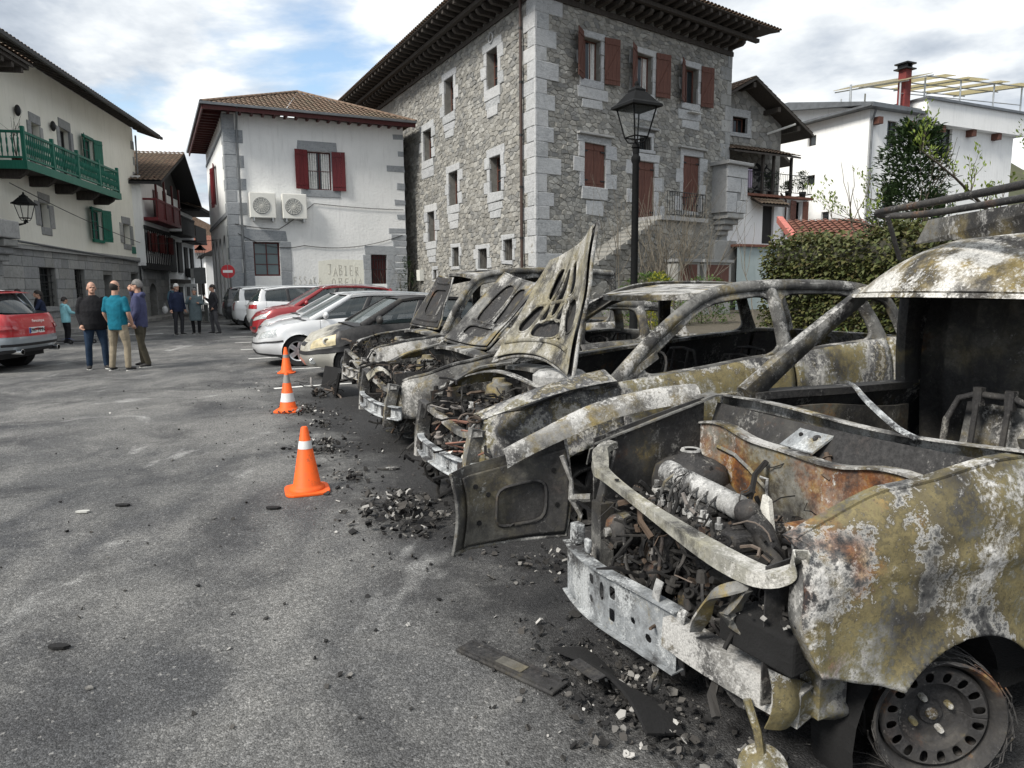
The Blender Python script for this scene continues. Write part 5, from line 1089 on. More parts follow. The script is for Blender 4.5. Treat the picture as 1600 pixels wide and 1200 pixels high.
# ------------------------------------------------------------------ cars: one body generator, local x from nose to tail, y<0 the near side
class Body:
    def __init__(s, out, zs, zb, arches, Ra=.34, zw=.30, rake=.10, tuck=.06, dent=None, NV=14, NS=130, tb=1.1):
        s.tb = tb
        s.pts = [Vector((p[0], p[1], 0)) for p in cat([(x, y, 0) for x, y in out], 8)]
        d = [0]
        for a, b in zip(s.pts, s.pts[1:]): d.append(d[-1]+(b-a).length)
        s.d = d; s.len = d[-1]; s.zs = zs; s.zb = zb; s.ar = arches; s.Ra = Ra; s.zw = zw; s.rake = rake; s.tuck = tuck; s.dent = dent; s.NV = NV; s.NS = NS
        s.L = max(p.x for p in s.pts)
    def pl(s, t):
        q = max(0, min(1, t))*s.len
        import bisect
        i = min(max(bisect.bisect_right(s.d, q)-1, 0), len(s.d)-2); a, b = s.pts[i], s.pts[i+1]; k = (q-s.d[i])/max(1e-9, s.d[i+1]-s.d[i])
        p = a.lerp(b, k); e = (b-a).normalized(); return p, Vector((-e.y, e.x, 0))
    def t_of(s, x):
        lo, hi = .02, .98
        for _ in range(40):
            m = (lo+hi)/2
            if s.pl(m)[0].x < x: lo = m
            else: hi = m
        return (lo+hi)/2
    def P(s, t, v, sd=-1, off=0):
        p, n = s.pl(t)
        if n.y < -.2 or (n.x > .3 and p.x < s.L*.4): n = -n
        ins = s.tuck*s.tb*max(0, 1-v*3.2)**1.5 + s.tuck*1.15*max(0, (v-.72)/.28)**2 + s.tuck*.25*max(0, (v-.45))
        fw = max(0, 1-p.x/.55); rw = max(0, 1-(s.L-p.x)/.5)
        ins += s.rake*fw*max(0, v-.35)**1.4 + .05*rw*max(0, v-.4)
        ins -= .012*math.exp(-((v-.62)/.05)**2)*(1-fw)
        z = interp(p.x, s.zb)+(interp(p.x, s.zs)-interp(p.x, s.zb))*v
        q = Vector((p.x-n.x*(ins-off), max(0, p.y-n.y*(ins-off)), z))
        # wheel arch lip
        for xa in s.ar:
            r_ = math.hypot(q.x-xa, q.z-s.zw)
            if r_ < s.Ra+.06 and q.y > .4: q.y += .018*min(1, 1-(r_-s.Ra)/.06)
        if s.dent: q += s.dent(q)*1.0
        return Vector((q.x, q.y*sd, q.z))
    def band(s, mb, t0=0, t1=1, v0=0, v1=1, sides=(-1,1), off=0, ns=None, nv=None, arch=True, keep=None, t0f=None):
        ns = ns or max(4, int(s.NS*(t1-t0))); nv = nv or max(2, int(s.NV*(v1-v0)+.5))
        for sd in sides:
            T0 = [t0f(v0+(v1-v0)*j/nv) if t0f else t0 for j in range(nv+1)]; g = [[s.P(T0[j]+(t1-T0[j])*i/ns, v0+(v1-v0)*j/nv, sd, off) for j in range(nv+1)] for i in range(ns+1)]
            ins = {}
            if arch:
                for i in range(ns+1):
                    for j in range(nv+1):
                        q = g[i][j]
                        for xa in s.ar:
                            dx, dz = q.x-xa, q.z-s.zw; r_ = math.hypot(dx, dz)
                            if r_ < s.Ra and abs(q.y) > .4:
                                ins[i,j] = 1; k = s.Ra/max(r_, 1e-3)
                                if r_ > s.Ra-.14: g[i][j] = Vector((xa+dx*k, q.y, s.zw+dz*k))
            vv = [p for r_ in g for p in r_]; w = nv+1; ff = []
            for i in range(ns):
                for j in range(nv):
                    if all((a,b) in ins for a, b in ((i,j),(i+1,j),(i+1,j+1),(i,j+1))): continue
                    if keep and not keep((g[i][j]+g[i+1][j+1])/2): continue
                    f = (i*w+j, (i+1)*w+j, (i+1)*w+j+1, i*w+j+1); ff.append(f if sd > 0 else f[::-1])
            mb.add(vv, ff)
        return mb
    def hood(s, mb, t1, cr=.05, n=26, m=10, dz=0):
        def fn(u, w):
            e = s.P(u*t1, 1, 1); k = 2*w-1; return (e.x-.02*(1-k*k)*(1-u), e.y*k, e.z+dz+cr*(1-k*k)*min(1, u*2+.25)+.012*math.exp(-((abs(k)-.62)/.1)**2)*u)
        return mb.grid(fn, n, m)
    def seam(s, mb, x, v0=.08, v1=1.0, sides=(-1,1), w=.007):
        t = s.t_of(x)
        for sd in sides:
            P0 = [s.P(t, v0+(v1-v0)*i/14, sd, .0015) for i in range(15)]
            mb.sweep(P0, [(-w/2,-.001),(w/2,-.001),(w/2,.001),(-w/2,.001)], up=(0,sd,0))
class Cabin:
    """greenhouse from the body's shoulder to the roof; xs side keys, tops (x,y,z)"""
    def __init__(s, body, xs, tops, x0, top0, xr, topr, inset=.03, bulge=.035):
        s.b = body; base = []
        for x in xs:
            q = body.P(body.t_of(x), 1, 1); base.append(Vector((q.x, q.y-inset, q.z)))
        zc = interp(x0, body.zs)+.03; zr = interp(xr, body.zs)
        s.base = [Vector((x0, 0, zc)), *base, Vector((xr, 0, zr))]; s.top = [Vector((top0[0],0,top0[1])), *[Vector(t) for t in tops], Vector((topr[0],0,topr[1]))]; s.bulge = bulge
    def edge(s, L, k, u):
        a, b = L[k], L[k+1]
        if k == 0: return Vector((a.x+(b.x-a.x)*u*u, b.y*u, a.z+(b.z-a.z)*u*u))
        if k == len(L)-2: u2 = 1-u; return Vector((b.x+(a.x-b.x)*u2*u2, a.y*u2, b.z+(a.z-b.z)*u2*u2))
        return a.lerp(b, u)
    def P(s, k, u, v, sd=-1, off=0):
        a, b = s.edge(s.base, k, u), s.edge(s.top, k, u); p = a.lerp(b, v)
        c = Vector((0, 1, .25)) if 0 < k < len(s.base)-2 else Vector((-1 if k == 0 else 1, 0, .4)); c.normalize()
        p = p+c*(s.bulge*4*v*(1-v)*.5+off); return Vector((p.x, p.y*sd, p.z))
    def pane(s, mb, k, u0, u1, v0, v1, sd=-1, off=0, n=8, m=6):
        mb.grid(lambda u, v: s.P(k, u0+(u1-u0)*u, v0+(v1-v0)*v, sd, off), n, m); return mb
    def screen(s, mb, k, u1=.95, v0=.02, v1=.97, off=0):
        mb.grid(lambda u, v: s.P(k, (abs(2*u-1)*u1) if k == 0 else 1-abs(2*u-1)*u1, v0+(v1-v0)*v, -1 if u < .5 else 1, off), 16, 6); return mb
    def pillar(s, mb, k, w=.05, d=.05, sides=(-1,1), v0=-.02, v1=1.0, off=.004, wt=None):
        """along key line k (index into keys)"""
        for sd in sides:
            path = [s.P(k, 0, v0+(v1-v0)*i/7, sd, off) for i in range(8)] if k < len(s.base)-1 else None
            mb.sweep(path, [(-w,-d*.5),(-w*1.0,-d*.15),(-w*.75,d*.1),(-w*.3,d*.2),(w*.3,d*.2),(w*.75,d*.1),(w,-d*.15),(w,-d*.5),(w*.5,-d*.6),(-w*.5,-d*.6)], up=(0, sd, .25), scale=[1+(wt or 0)*(1-i/7) for i in range(8)])
    def rail(s, mb, w=.035, d=.05, sides=(-1,1), off=0.004):
        K = len(s.top)-2
        for sd in sides:
            path = cat([s.top[i] for i in range(1, K+1)], 6); path = [Vector((p.x, (p.y+off)*sd, p.z)) for p in path]
            mb.sweep(path, [(-w,-d*.6),(-w*.9,d*.2),(w*.6,d*.5),(w,-d*.3)], up=(0, sd*.4, 1))
    def roof(s, mb, cr=None, n=20, m=12, th=None, dent=None):
        K = len(s.top)-2; rl = cat([s.top[i] for i in range(1, K+1)], 10); L_ = len(rl)-1; c0, c1 = s.top[0], s.top[-1]; zmx = max(p.z for p in rl)
        def fn(u, w):
            q = u*L_; i = min(int(q), L_-1); a = rl[i].lerp(rl[i+1], q-i); k = 2*w-1; cx = c0.x+(c1.x-c0.x)*u; cz = c0.z+(c1.z-c0.z)*u+(s.top_c(u) if hasattr(s,'top_c') else .03*math.sin(PI*u))
            f = 1-abs(k)**2.2; p = Vector((a.x+(cx-a.x)*f, a.y*k*1.02, a.z+.012+(cz-a.z)*f))
            if dent: p += dent(p)
            return p
        return mb.sheet(fn, n, m, .012) if th else mb.grid(fn, n, m)
def wheel(parent, c, r=.31, w=.2, side=-1, spokes=5, rimmat='alloy', steel=False, tyre=True, rot=0, rr=None, double=True):
    rr = rr or r*.66; M_ = Matrix.Translation(c) @ Matrix.Rotation(rot, 4, 'Z') @ (Matrix() if side < 0 else Matrix.Rotation(PI, 4, 'Z'))
    wh = inst('wheel', MB().lathe([(rr*.95,.5*w),(rr*.98,-.3*w),(rr*.9,-.3*w)], ax='Y', n=28).mesh('wheel', 'black_plastic' if tyre else 'burnt_iron', 40), parent, M_)
    if tyre: MB().lathe([(rr,.5*w),(r*.95,.5*w),(r,.34*w),(r,-.34*w),(r*.95,-.5*w),(rr*1.08,-.5*w),(rr,-.42*w),(rr,.5*w)], ax='Y', n=36).build('tyre', 'rubber', wh, smooth=40)
    m = MB()
    if steel:
        m.lathe([(0,-.16*w),(rr*.16,-.16*w),(rr*.3,-.12*w),(rr*.55,-.2*w),(rr*.62,-.12*w)], ax='Y', n=30)
    else:
        m.lathe([(rr,-.44*w),(rr*.97,-.5*w),(rr*.88,-.44*w),(rr*.86,-.2*w)], ax='Y', n=32); m.lathe([(0,-.36*w),(rr*.17,-.36*w),(rr*.2,-.2*w)], ax='Y', n=16)
        for i in range(spokes):
            for o in ((-.13,.13) if double else (0,)):
                a = 2*PI*i/spokes+o; b = 2*PI*i/spokes+o*.7; h = .055*rr/.2*.62
                d = Vector((math.cos(a),0,math.sin(a))); e = Vector((math.cos(b),0,math.sin(b))); n_ = Vector((-d.z,0,d.x))
                q = [e*rr*.14-n_*h, d*rr*.9-n_*h*.75, d*rr*.9+n_*h*.75, e*rr*.14+n_*h]; y0, y1 = Vector((0,-.2*w,0)), Vector((0,-.40*w,0))
                m.hexa([p+y0 for p in q]+[p+y1 for p in q])
    m.build('rim', rimmat, wh, smooth=35)
    MB().lathe([(0,.05*w),(rr*.6,.05*w),(rr*.6,.0)], ax='Y', n=20).build('brake_disc', 'burnt_iron', wh)
    return wh
def car(name, label, s, x, spec, mat, flip=False, group='cars parked in the row', rotd=0, loc=None):
    """an intact parked car"""
    if loc is None:
        M = Matrix.Translation(row(x, s)) @ Matrix.Rotation(CANG+R(rotd), 4, 'Z')
        if flip: M = M @ Matrix.Translation((spec['L'],0,0)) @ Matrix.Rotation(PI, 4, 'Z')
    else: M = Matrix.Translation(loc) @ Matrix.Rotation(R(rotd), 4, 'Z')
    t = thing(name, label, 'car', group=group, M=M)
    b = Body(spec['out'], spec['zs'], spec['zb'], spec['ar'], spec.get('Ra',.345), spec.get('zw',.31), spec.get('rake',.1))
    cb = Cabin(b, spec['xs'], spec['tops'], spec['x0'], spec['top0'], spec['xr'], spec['topr']); ta = b.t_of(spec['xs'][0])
    mb = b.band(MB()); body = mb.build('body', mat, t, smooth=38)
    b.hood(MB(), ta, spec.get('crown',.05)).build('hood', mat, t, smooth=45)
    mb = MB(); cw = [b.P(ta,1,-1), b.P(ta,1,1)]
    mb.grid(lambda u, v: (cw[0].x-.02+.02*0+(spec['x0']+.0-cw[0].x+.03)*(1-(2*u-1)**2)+(-.14+.16*v), cw[0].y+(cw[1].y-cw[0].y)*u, cw[0].z-.01+.045*(1-(2*u-1)**2)), 14, 2); mb.build('cowl', 'black_plastic', t)
    cb.roof(MB()).build('roof', mat, t, smooth=45)
    K = len(cb.base)-2
    for sd in (-1,1):
        for fn_ in (lambda m: cb.pillar(m, 1, .045, .05, (sd,), wt=.5), lambda m: cb.rail(m, sides=(sd,)), lambda m: cb.pillar(m, K, spec.get('cw',.09), .05, (sd,), wt=.3)):
            mb = MB(); fn_(mb); mb.build('pillar', mat, t, smooth=40)
        for k in range(2, K): mb = MB(); cb.pillar(mb, k, .05, .04, (sd,), off=-.004); mb.build('door_pillar', 'black_plastic', t)
    cb.screen(MB(), 0).build('windscreen', spec.get('screen','screen_glass'), t, smooth=60); cb.screen(MB(), K).build('rear_window', 'car_glass', t, smooth=60)
    for k in range(1, K):
        for sd in (-1,1): cb.pane(MB(), k, .0, 1, .02, .97, sd, -.012).build('side_window', 'car_glass', t, smooth=60)
    mb = MB(); b.seam(mb, spec['xs'][0]+.16, .1, .98)
    for k in range(2, K+1): b.seam(mb, spec['xs'][k-1]+(-.02 if k < K else -.12), .1, .99)
    mb.build('door_seam', 'plate_ink', t)
    for k in range(1, K):
        for sd in (-1,1):
            mb = MB(); xh = spec['xs'][k]-.28; q = b.P(b.t_of(xh), .80, sd, .015); q2 = b.P(b.t_of(xh+.2), .80, sd, .015); mb.tube([q, q.lerp(q2,.5)+Vector((0,sd*.022,0)), q2], .014, 6); mb.build('door_handle', spec.get('hmat', mat), t, smooth=50)
    mb = MB(); b.band(mb, 0, 1, 0, .09, off=.006, ns=110, nv=2); mb.build('sill_trim', 'black_plastic', t, smooth=40)
    # lamps
    hl = spec['hl']; 
    for sd in (-1,1): b.band(MB(), hl[0], hl[1], hl[2], hl[3], (sd,), .006, 12, 6, False, spec.get('hlkeep')).build('headlight', 'lamp_lens', t, smooth=60)
    tl = spec['tl']
    for sd in (-1,1): b.band(MB(), tl[0], tl[1], tl[2], tl[3], (sd,), .008, 12, 6, False).build('tail_light', 'tail_lens', t, smooth=60)
    gr = spec.get('grille', (0,.05,.42,.58)); b.band(MB(), *gr, off=.006, ns=8, nv=4, arch=False).build('grille', 'black_plastic', t)
    if 'intake' in spec: b.band(MB(), *spec['intake'], off=.006, ns=8, nv=4, arch=False).build('air_intake', 'black_plastic', t)
    if 'strip' in spec: b.band(MB(), *spec['strip'], off=.012, ns=24, nv=2, arch=False).build('bumper_strip', 'black_plastic', t, smooth=40)
    # mirrors, cabin, wheels
    for sd in (-1,1):
        q = b.P(b.t_of(spec['xs'][0]+.26), 1, sd); mb = MB(); mb.ell(q+Vector((.0,sd*.13,.09)), (.06,.105,.075), 12, 8); mb.tube([q+Vector((.0,-sd*.02,.03)), q+Vector((0,sd*.08,.06))], .025, 6); mb.build('wing_mirror', spec.get('mirror', mat), t, smooth=60)
    mb = MB(); x0, x1 = spec['xs'][0], spec['xs'][-1]; W = spec['W']; mb.bb(x0-.1,-W+.12,.25,x1+.2,W-.12,.5); mb.bb(x0-.02,-W+.1,.5,x0+.42,W-.1,.92)
    for y in (-.38,.38):
        for xs_ in (x0+1.15, x0+2.0): mb.box((xs_,y,.62), (.5,.46,.3)); mb.box((xs_+.25,y,.98), (.14,.44,.6), Matrix.Rotation(R(14),3,'Y')); mb.box((xs_+.36,y,1.32), (.09,.24,.18))
    mb.build('cabin', 'cabin_dark', t)
    for xa in spec['ar']:
        for sd in (-1,1):
            MB().lathe([(b.Ra-.004,0),(b.Ra-.02,-sd*.26),(0.02,-sd*.27)], ax='Y', n=24, c=(xa, sd*(W-.04), b.zw)).build('wheel_well', 'soot_black', t)
            wheel(t, (xa, sd*(W-.12), spec.get('r',.31)), spec.get('r',.31), .19, sd, spec.get('spokes',5), rr=spec.get('rr'), rot=R(spec.get('steer',0)) if xa < 1.5 else 0)
    if spec.get('rails'):
        for sd in (-1,1):
            p = cat([cb.top[i] for i in range(1, K+1)], 4); mb = MB(); mb.tube([Vector((q.x+.0, (q.y-.03)*sd, q.z+.055 if 0 < i < len(p)-1 else q.z+.005)) for i, q in enumerate(p)], .016, 6); mb.build('roof_rail', spec['rails'], t, smooth=50)
    t['_'] = 1; del t['_']
    return t, b, cb
def outl(L, W, nose=.12, tail=.1, fr=.62, rr=.66):
    return [(0,0),(nose*.12,fr*W*.55),(nose*.55,fr*W*1.02),(nose*1.9,W*.87),(.62,W*.97),(1.2,W),(L*.5,W),(L-1.1,W),(L-.5,W*.97),(L-tail*1.6,W*.88),(L-tail*.5,rr*W),(L-tail*.1,rr*W*.5),(L,0)]
FOCUS = dict(L=4.43, W=.85, out=outl(4.43,.85,.2), zs=[(0,.68),(.25,.76),(.7,.87),(1.1,.93),(2.5,.99),(4.1,1.04),(4.43,1.04)], zb=[(0,.24),(.5,.19),(3.8,.19),(4.43,.3)], ar=(.84,3.46), xs=[1.12,2.15,3.1,4.0], tops=[(1.95,.60,1.40),(2.4,.61,1.44),(3.2,.60,1.42),(3.95,.57,1.36)], x0=.98, top0=(1.85,1.43), xr=4.33, topr=(4.08,1.40), hl=(.085,.165,.70,.97), tl=(.86,.93,.62,.98), grille=(0,.045,.80,.95), intake=(0,.05,.08,.22), strip=(0,.19,.50,.56), rails='zinc', r=.315, spokes=5, steer=-16, hmat='paint_silver')
CLIO = dict(FOCUS, L=3.78, W=.81, out=outl(3.78,.81,.22), zs=[(0,.66),(.25,.76),(.6,.86),(.95,.93),(2.2,.97),(3.4,1.0),(3.78,1.0)], ar=(.76,3.22), xs=[.98,1.9,2.75,3.3], tops=[(1.72,.56,1.36),(2.1,.57,1.40),(2.8,.56,1.38),(3.2,.54,1.33)], x0=.86, top0=(1.62,1.39), xr=3.68, topr=(3.3,1.36), rails=None, r=.295, Ra=.325, hl=(.10,.20,.66,.95), zb=[(0,.24),(.5,.2),(3.2,.2),(3.78,.3)], steer=-10)
SUV = dict(FOCUS, L=4.45, W=.91, out=outl(4.45,.91,.16), zs=[(0,.80),(.25,.90),(.7,1.02),(1.15,1.07),(2.5,1.10),(4.0,1.16),(4.45,1.14)], zb=[(0,.3),(.6,.26),(3.8,.26),(4.45,.38)], ar=(.9,3.55), xs=[1.2,2.2,3.15,4.0], tops=[(1.98,.66,1.56),(2.4,.67,1.61),(3.2,.66,1.60),(3.9,.62,1.52)], x0=1.04, top0=(1.88,1.59), xr=4.36, topr=(3.98,1.56), r=.35, Ra=.385, zw=.345, hl=(.075,.17,.74,.95), tl=(.86,.94,.66,.90), grille=(0,.065,.45,.85), intake=(.07,.11,.28,.42), strip=(0,.0001,.5,.51), rails='zinc', steer=0)
DUSTER = dict(SUV, L=4.3, W=.9, out=outl(4.3,.9,.18,.08), tl=(.885,.925,.52,.95), zs=[(0,.82),(.25,.92),(.7,1.0),(1.15,1.05),(2.5,1.1),(4.0,1.12),(4.3,1.1)], xr=4.24, topr=(3.95,1.60), tops=[(1.95,.66,1.55),(2.4,.67,1.61),(3.2,.66,1.60),(3.9,.63,1.54)], xs=[1.2,2.2,3.1,3.95])
car('estate_car', 'silver estate car with dark alloy wheels and front beside the scorched car', 13.6, -.35, FOCUS, 'paint_silver')
car('silver_car', 'silver car mostly hidden, its hood showing between red car and silver estate', 16.7, .0, dict(FOCUS, rails=None), 'paint_silver')
car('red_car', 'red sport utility car parked nose out, with red mirror', 19.5, .05, SUV, 'paint_red')
car('silver_suv', 'pale silver car showing its rear with a wide red tail light behind the red car', 23.4, .25, dict(SUV, tl=(.835,.925,.70,.88)), 'paint_silver', flip=True)
car('white_suv', 'white boxy car seen from behind with upright red tail light', 27.6, .0, DUSTER, 'paint_white', flip=True)
car('black_suv', 'black boxy car with roof rails, last in the parked row', 31.6, -.2, dict(DUSTER, hmat='chrome'), 'paint_black', flip=True)
# scorched hatchback: its near side blackened, one melted headlamp
t, b, cb = car('scorched_car', 'small grey car half blackened by fire, its near headlamp melted and yellowed', 10.9, .25, dict(CLIO, screen='screen_glass'), 'scorched_paint')
for o in list(t.children):
    n0 = o.name.split('.')[0]
    if n0 in ('pillar', 'roof', 'door_handle', 'wing_mirror'):
        o.data.materials.clear(); o.data.materials.append(MATS['scorched'])
    if n0 == 'headlight' and sum(v.co.y for v in o.data.vertices) < 0: o.data.materials.clear(); o.data.materials.append(MATS['lamp_melted']); o['label'] = 'melted yellowed headlamp'
q = b.P(.165,.82,-1,.0); MB().lathe([(.02,.02),(.045,-.02),(.06,-.015),(.065,.02)], ax='Y', n=16, c=q).build('lamp_ring', 'foam_white', t)
b.band(MB(), 0, .25, .46, .60, off=.02, ns=30, nv=3, arch=False).build('bumper_strip', 'black_plastic', t, smooth=40)
b.band(MB(), 0, .235, .0, .44, off=.012, ns=30, nv=5, arch=True).build('front_bumper', 'paint_champagne', t, smooth=40)
q = b.P(.115,.22,-1,.02); MB().lathe([(0,-.01),(.05,-.01),(.06,0),(.05,.03)], ax='Y', n=14, c=q).build('fog_lamp', 'lamp_lens', t)
# police car at the left edge
t, b, cb = car('police_car', 'grey and red police car cut off by the left picture edge', 0, 0, dict(SUV, L=4.6, W=.94, out=outl(4.6,.94,.16,.09), xr=4.5, topr=(4.0,1.56), tl=(.80,.895,.60,.72), rails=None, zs=[(0,.82),(.25,.92),(.7,1.02),(1.15,1.07),(2.5,1.10),(4.0,1.18),(4.6,1.12)], ar=(.9,3.62)), 'paint_police_grey', group=None, loc=(-14.15, 14.05, 0), rotd=4)
rb = b.band(MB(), .79, 1, .42, 1.0, off=.006, ns=44, nv=10).build('tailgate', 'paint_police_red', t, smooth=40)
for o in t.children:
    if o.name.split('.')[0] == 'tail_light':
        for v in o.data.vertices: v.co.y *= 1.012; v.co.x += .012
cb.roof(MB()).build('roof_livery', 'paint_police_red', t, smooth=45).location.z = .006
mb = MB(); mb.grid(lambda u, v: (3.86+.34*v, -.62+1.24*u, 1.575+.01*(1-(2*u-1)**2)-.05*v), 10, 3); mb.build('spoiler', 'paint_police_red', t, smooth=50)
M_ = Matrix(((0,0,1),(1,0,0),(0,1,0)))
pl = MB().bb(4.575,-.30,.74,4.60,.22,.86).build('number_plate', 'plate_white', t, bevel=.004)
def text(parent, s_, size, M, mat, name='lettering', ext=.002):
    cu = bpy.data.curves.new(name, 'FONT'); cu.body = s_; cu.size = size; cu.extrude = ext; cu.align_x = 'CENTER'; cu.align_y = 'CENTER'
    o = bpy.data.objects.new('tmp', cu); COL.objects.link(o); dg = bpy.context.evaluated_depsgraph_get(); me = bpy.data.meshes.new_from_object(o.evaluated_get(dg)); bpy.data.objects.remove(o); bpy.data.curves.remove(cu)
    me.name = name; me.materials.clear(); me.materials.append(MATS[mat]); return inst(name, me, parent, M)
RX = Matrix(((0,0,1,0),(1,0,0,0),(0,1,0,0),(0,0,0,1)))        # text facing +x (rear of a car)
text(t, '0967 MMN', .105, Matrix.Translation((4.603,-.02,.80)) @ RX, 'plate_ink')
MB().bb(4.598,-.30,.745,4.603,-.255,.855).build('plate_band', 'plate_blue', t)
text(t, 'Foruzaingoa', .085, Matrix.Translation((4.60,.02,.985)) @ RX, 'lettering_pale')
b.band(MB(), .77, 1, .14, .33, off=.02, ns=40, nv=3, arch=False).build('rear_bumper', 'paint_police_grey', t, smooth=40)
b.band(MB(), .84, 1, .17, .24, off=.03, ns=30, nv=2, arch=False).build('bumper_insert', 'black_plastic', t)
for y in (-.62,.62): MB().lathe([(.05,-.12),(.06,.07),(.045,.075),(.04,-.05)], ax='X', n=16, c=(4.55,y,.40)).build('exhaust', 'chrome', t, smooth=40)
mb = MB(); mb.tube([(4.36,.0,1.18),(4.34,.2,1.2),(4.30,.42,1.21)], .014, 6); mb.build('wiper', 'black_plastic', t)
# ------------------------------------------------------------------ burnt-out cars
def denter(amp, seed, sc=1.0):
    r_ = random.Random(seed); W = [(r_.uniform(2,9)*sc, r_.uniform(2,9)*sc, r_.uniform(2,9)*sc, r_.uniform(0,6)) for _ in range(5)]
    def f(q):
        a = sum(math.sin(q.x*w[0]+q.y*w[1]+q.z*w[2]+w[3]) for w in W)/3; b = sum(math.sin(q.x*w[1]+q.z*w[0]+w[3]*2) for w in W)/3
        return Vector((amp*.4*b, amp*a, amp*.6*b))
    return f
def clutter(mb, x0, x1, y0, y1, z0, z1, n, seed, s=1.0, hoses=True):
    """what is left of an engine bay: castings, hoses, brackets"""
    r_ = random.Random(seed)
    for i in range(n):
        c = Vector((r_.uniform(x0,x1), r_.uniform(y0,y1), z0+(z1-z0)*r_.random()**1.3)); k = r_.random()
        M_ = Matrix.Rotation(r_.uniform(0,PI),3,'Z') @ Matrix.Rotation(r_.uniform(-.7,.7),3,'X')
        if k < .16:      # angle bracket
            l, w = r_.uniform(.03,.09)*s, r_.uniform(.015,.035)*s; mb.box(c, (l, w, .004*s), M_); mb.box(c+M_ @ Vector((l/2,0,l*.3)), (.004*s, w, l*.6), M_)
        elif k < .26:    # finned casting
            l, w, h = r_.uniform(.04,.09)*s, r_.uniform(.03,.06)*s, r_.uniform(.02,.05)*s; mb.box(c, (l, w, h), M_)
            for q in range(4): mb.box(c+M_ @ Vector((l*(q-1.5)/4,0,h*.55)), (l*.1, w*1.06, h*.3), M_)
        elif k < .36:    # pipe stub with flange
            r0 = r_.uniform(.012,.03)*s; mb.lathe([(0,-.05*s),(r0,-.05*s),(r0,.0),(r0*1.6,.002*s),(r0*1.6,.01*s),(r0*.8,.012*s),(r0*.8,.04*s),(0,.04*s)], c=c, n=9, M=M_)
        elif k < .44: mb.lathe([(0,-.02*s),(r_.uniform(.01,.03)*s,-.02*s),(r_.uniform(.01,.035)*s,.02*s),(0,.025*s)], c=c, n=8, M=M_)
        elif k < .50: mb.tube([c+M_ @ Vector((.05*s*math.cos(a),.05*s*math.sin(a),0)) for a in [2*PI*q/10 for q in range(10)]], .011*s, 5, closed=True)
        elif hoses:
            p = [c]; d = Vector((r_.uniform(-1,1), r_.uniform(-1,1), r_.uniform(-.5,.5)))
            for q in range(4): d = (d+Vector((r_.uniform(-.8,.8), r_.uniform(-.8,.8), r_.uniform(-.7,.5)))).normalized(); p.append(p[-1]+d*r_.uniform(.03,.09)*s)
            mb.tube(p, r_.uniform(.004,.017)*s, 5)
    return mb
def shards(mb, c, rx, ry, n, seed, smin=.02, smax=.09, hmax=.12, ang=0, flat=.5):
    r_ = random.Random(seed); ca, sa = math.cos(ang), math.sin(ang)
    for i in range(n):
        a = r_.uniform(0, 2*PI); q = abs(r_.gauss(0,.5)); x, y = q*math.cos(a)*rx, q*math.sin(a)*ry; h = max(0, hmax*(1-q))*r_.random()
        p = Vector((c[0]+x*ca-y*sa, c[1]+x*sa+y*ca, c[2]+h+.006)); s_ = r_.uniform(smin, smax)*r_.random()**.6
        k = r_.randint(4,6); M_ = Matrix.Rotation(r_.uniform(0,6),3,'Z') @ Matrix.Rotation(r_.gauss(0,flat),3,'X') @ Matrix.Rotation(r_.gauss(0,flat),3,'Y')
        poly = [p+M_ @ Vector((s_*r_.uniform(.5,1)*math.cos(2*PI*j/k), s_*r_.uniform(.35,.9)*math.sin(2*PI*j/k), r_.uniform(-.1,.1)*s_)) for j in range(k)]
        mb.prism(poly, M_ @ Vector((0,0,s_*r_.uniform(.08,.4))))
    return mb
def holed(fn, nu, nv, holes, mb, rnd=None):
    """grid of fn(u,v) with superellipse holes (cu,cv,a,b,rot,pow) whose rims are snapped smooth"""
    def f(h, u, v):
        c, s_ = math.cos(h[4]), math.sin(h[4]); x, y = u-h[0], v-h[1]; X, Y = (x*c+y*s_)/h[2], (-x*s_+y*c)/h[3]; return (abs(X)**h[5]+abs(Y)**h[5])**(1/h[5])
    g = [[None]*(nv+1) for _ in range(nu+1)]; ins = [[0]*(nv+1) for _ in range(nu+1)]
    for i in range(nu+1):
        for j in range(nv+1):
            u, v = i/nu, j/nv
            for h in holes:
                k = f(h, u, v)
                if k < 1: ins[i][j] = 1; u, v = h[0]+(u-h[0])/max(k,.05), h[1]+(v-h[1])/max(k,.05); u, v = min(max(u,0),1), min(max(v,0),1)
            g[i][j] = fn(u, v)
    ff = []; w = nv+1
    for i in range(nu):
        for j in range(nv):
            if ins[i][j]+ins[i+1][j]+ins[i+1][j+1]+ins[i][j+1] == 4: continue
            ff.append((i*w+j, (i+1)*w+j, (i+1)*w+j+1, i*w+j+1))
    mb.add([p for r_ in g for p in r_], ff); return mb
def solid(o, th, off=0):
    m = o.modifiers.new('solid', 'SOLIDIFY'); m.thickness = th; m.offset = off; return o
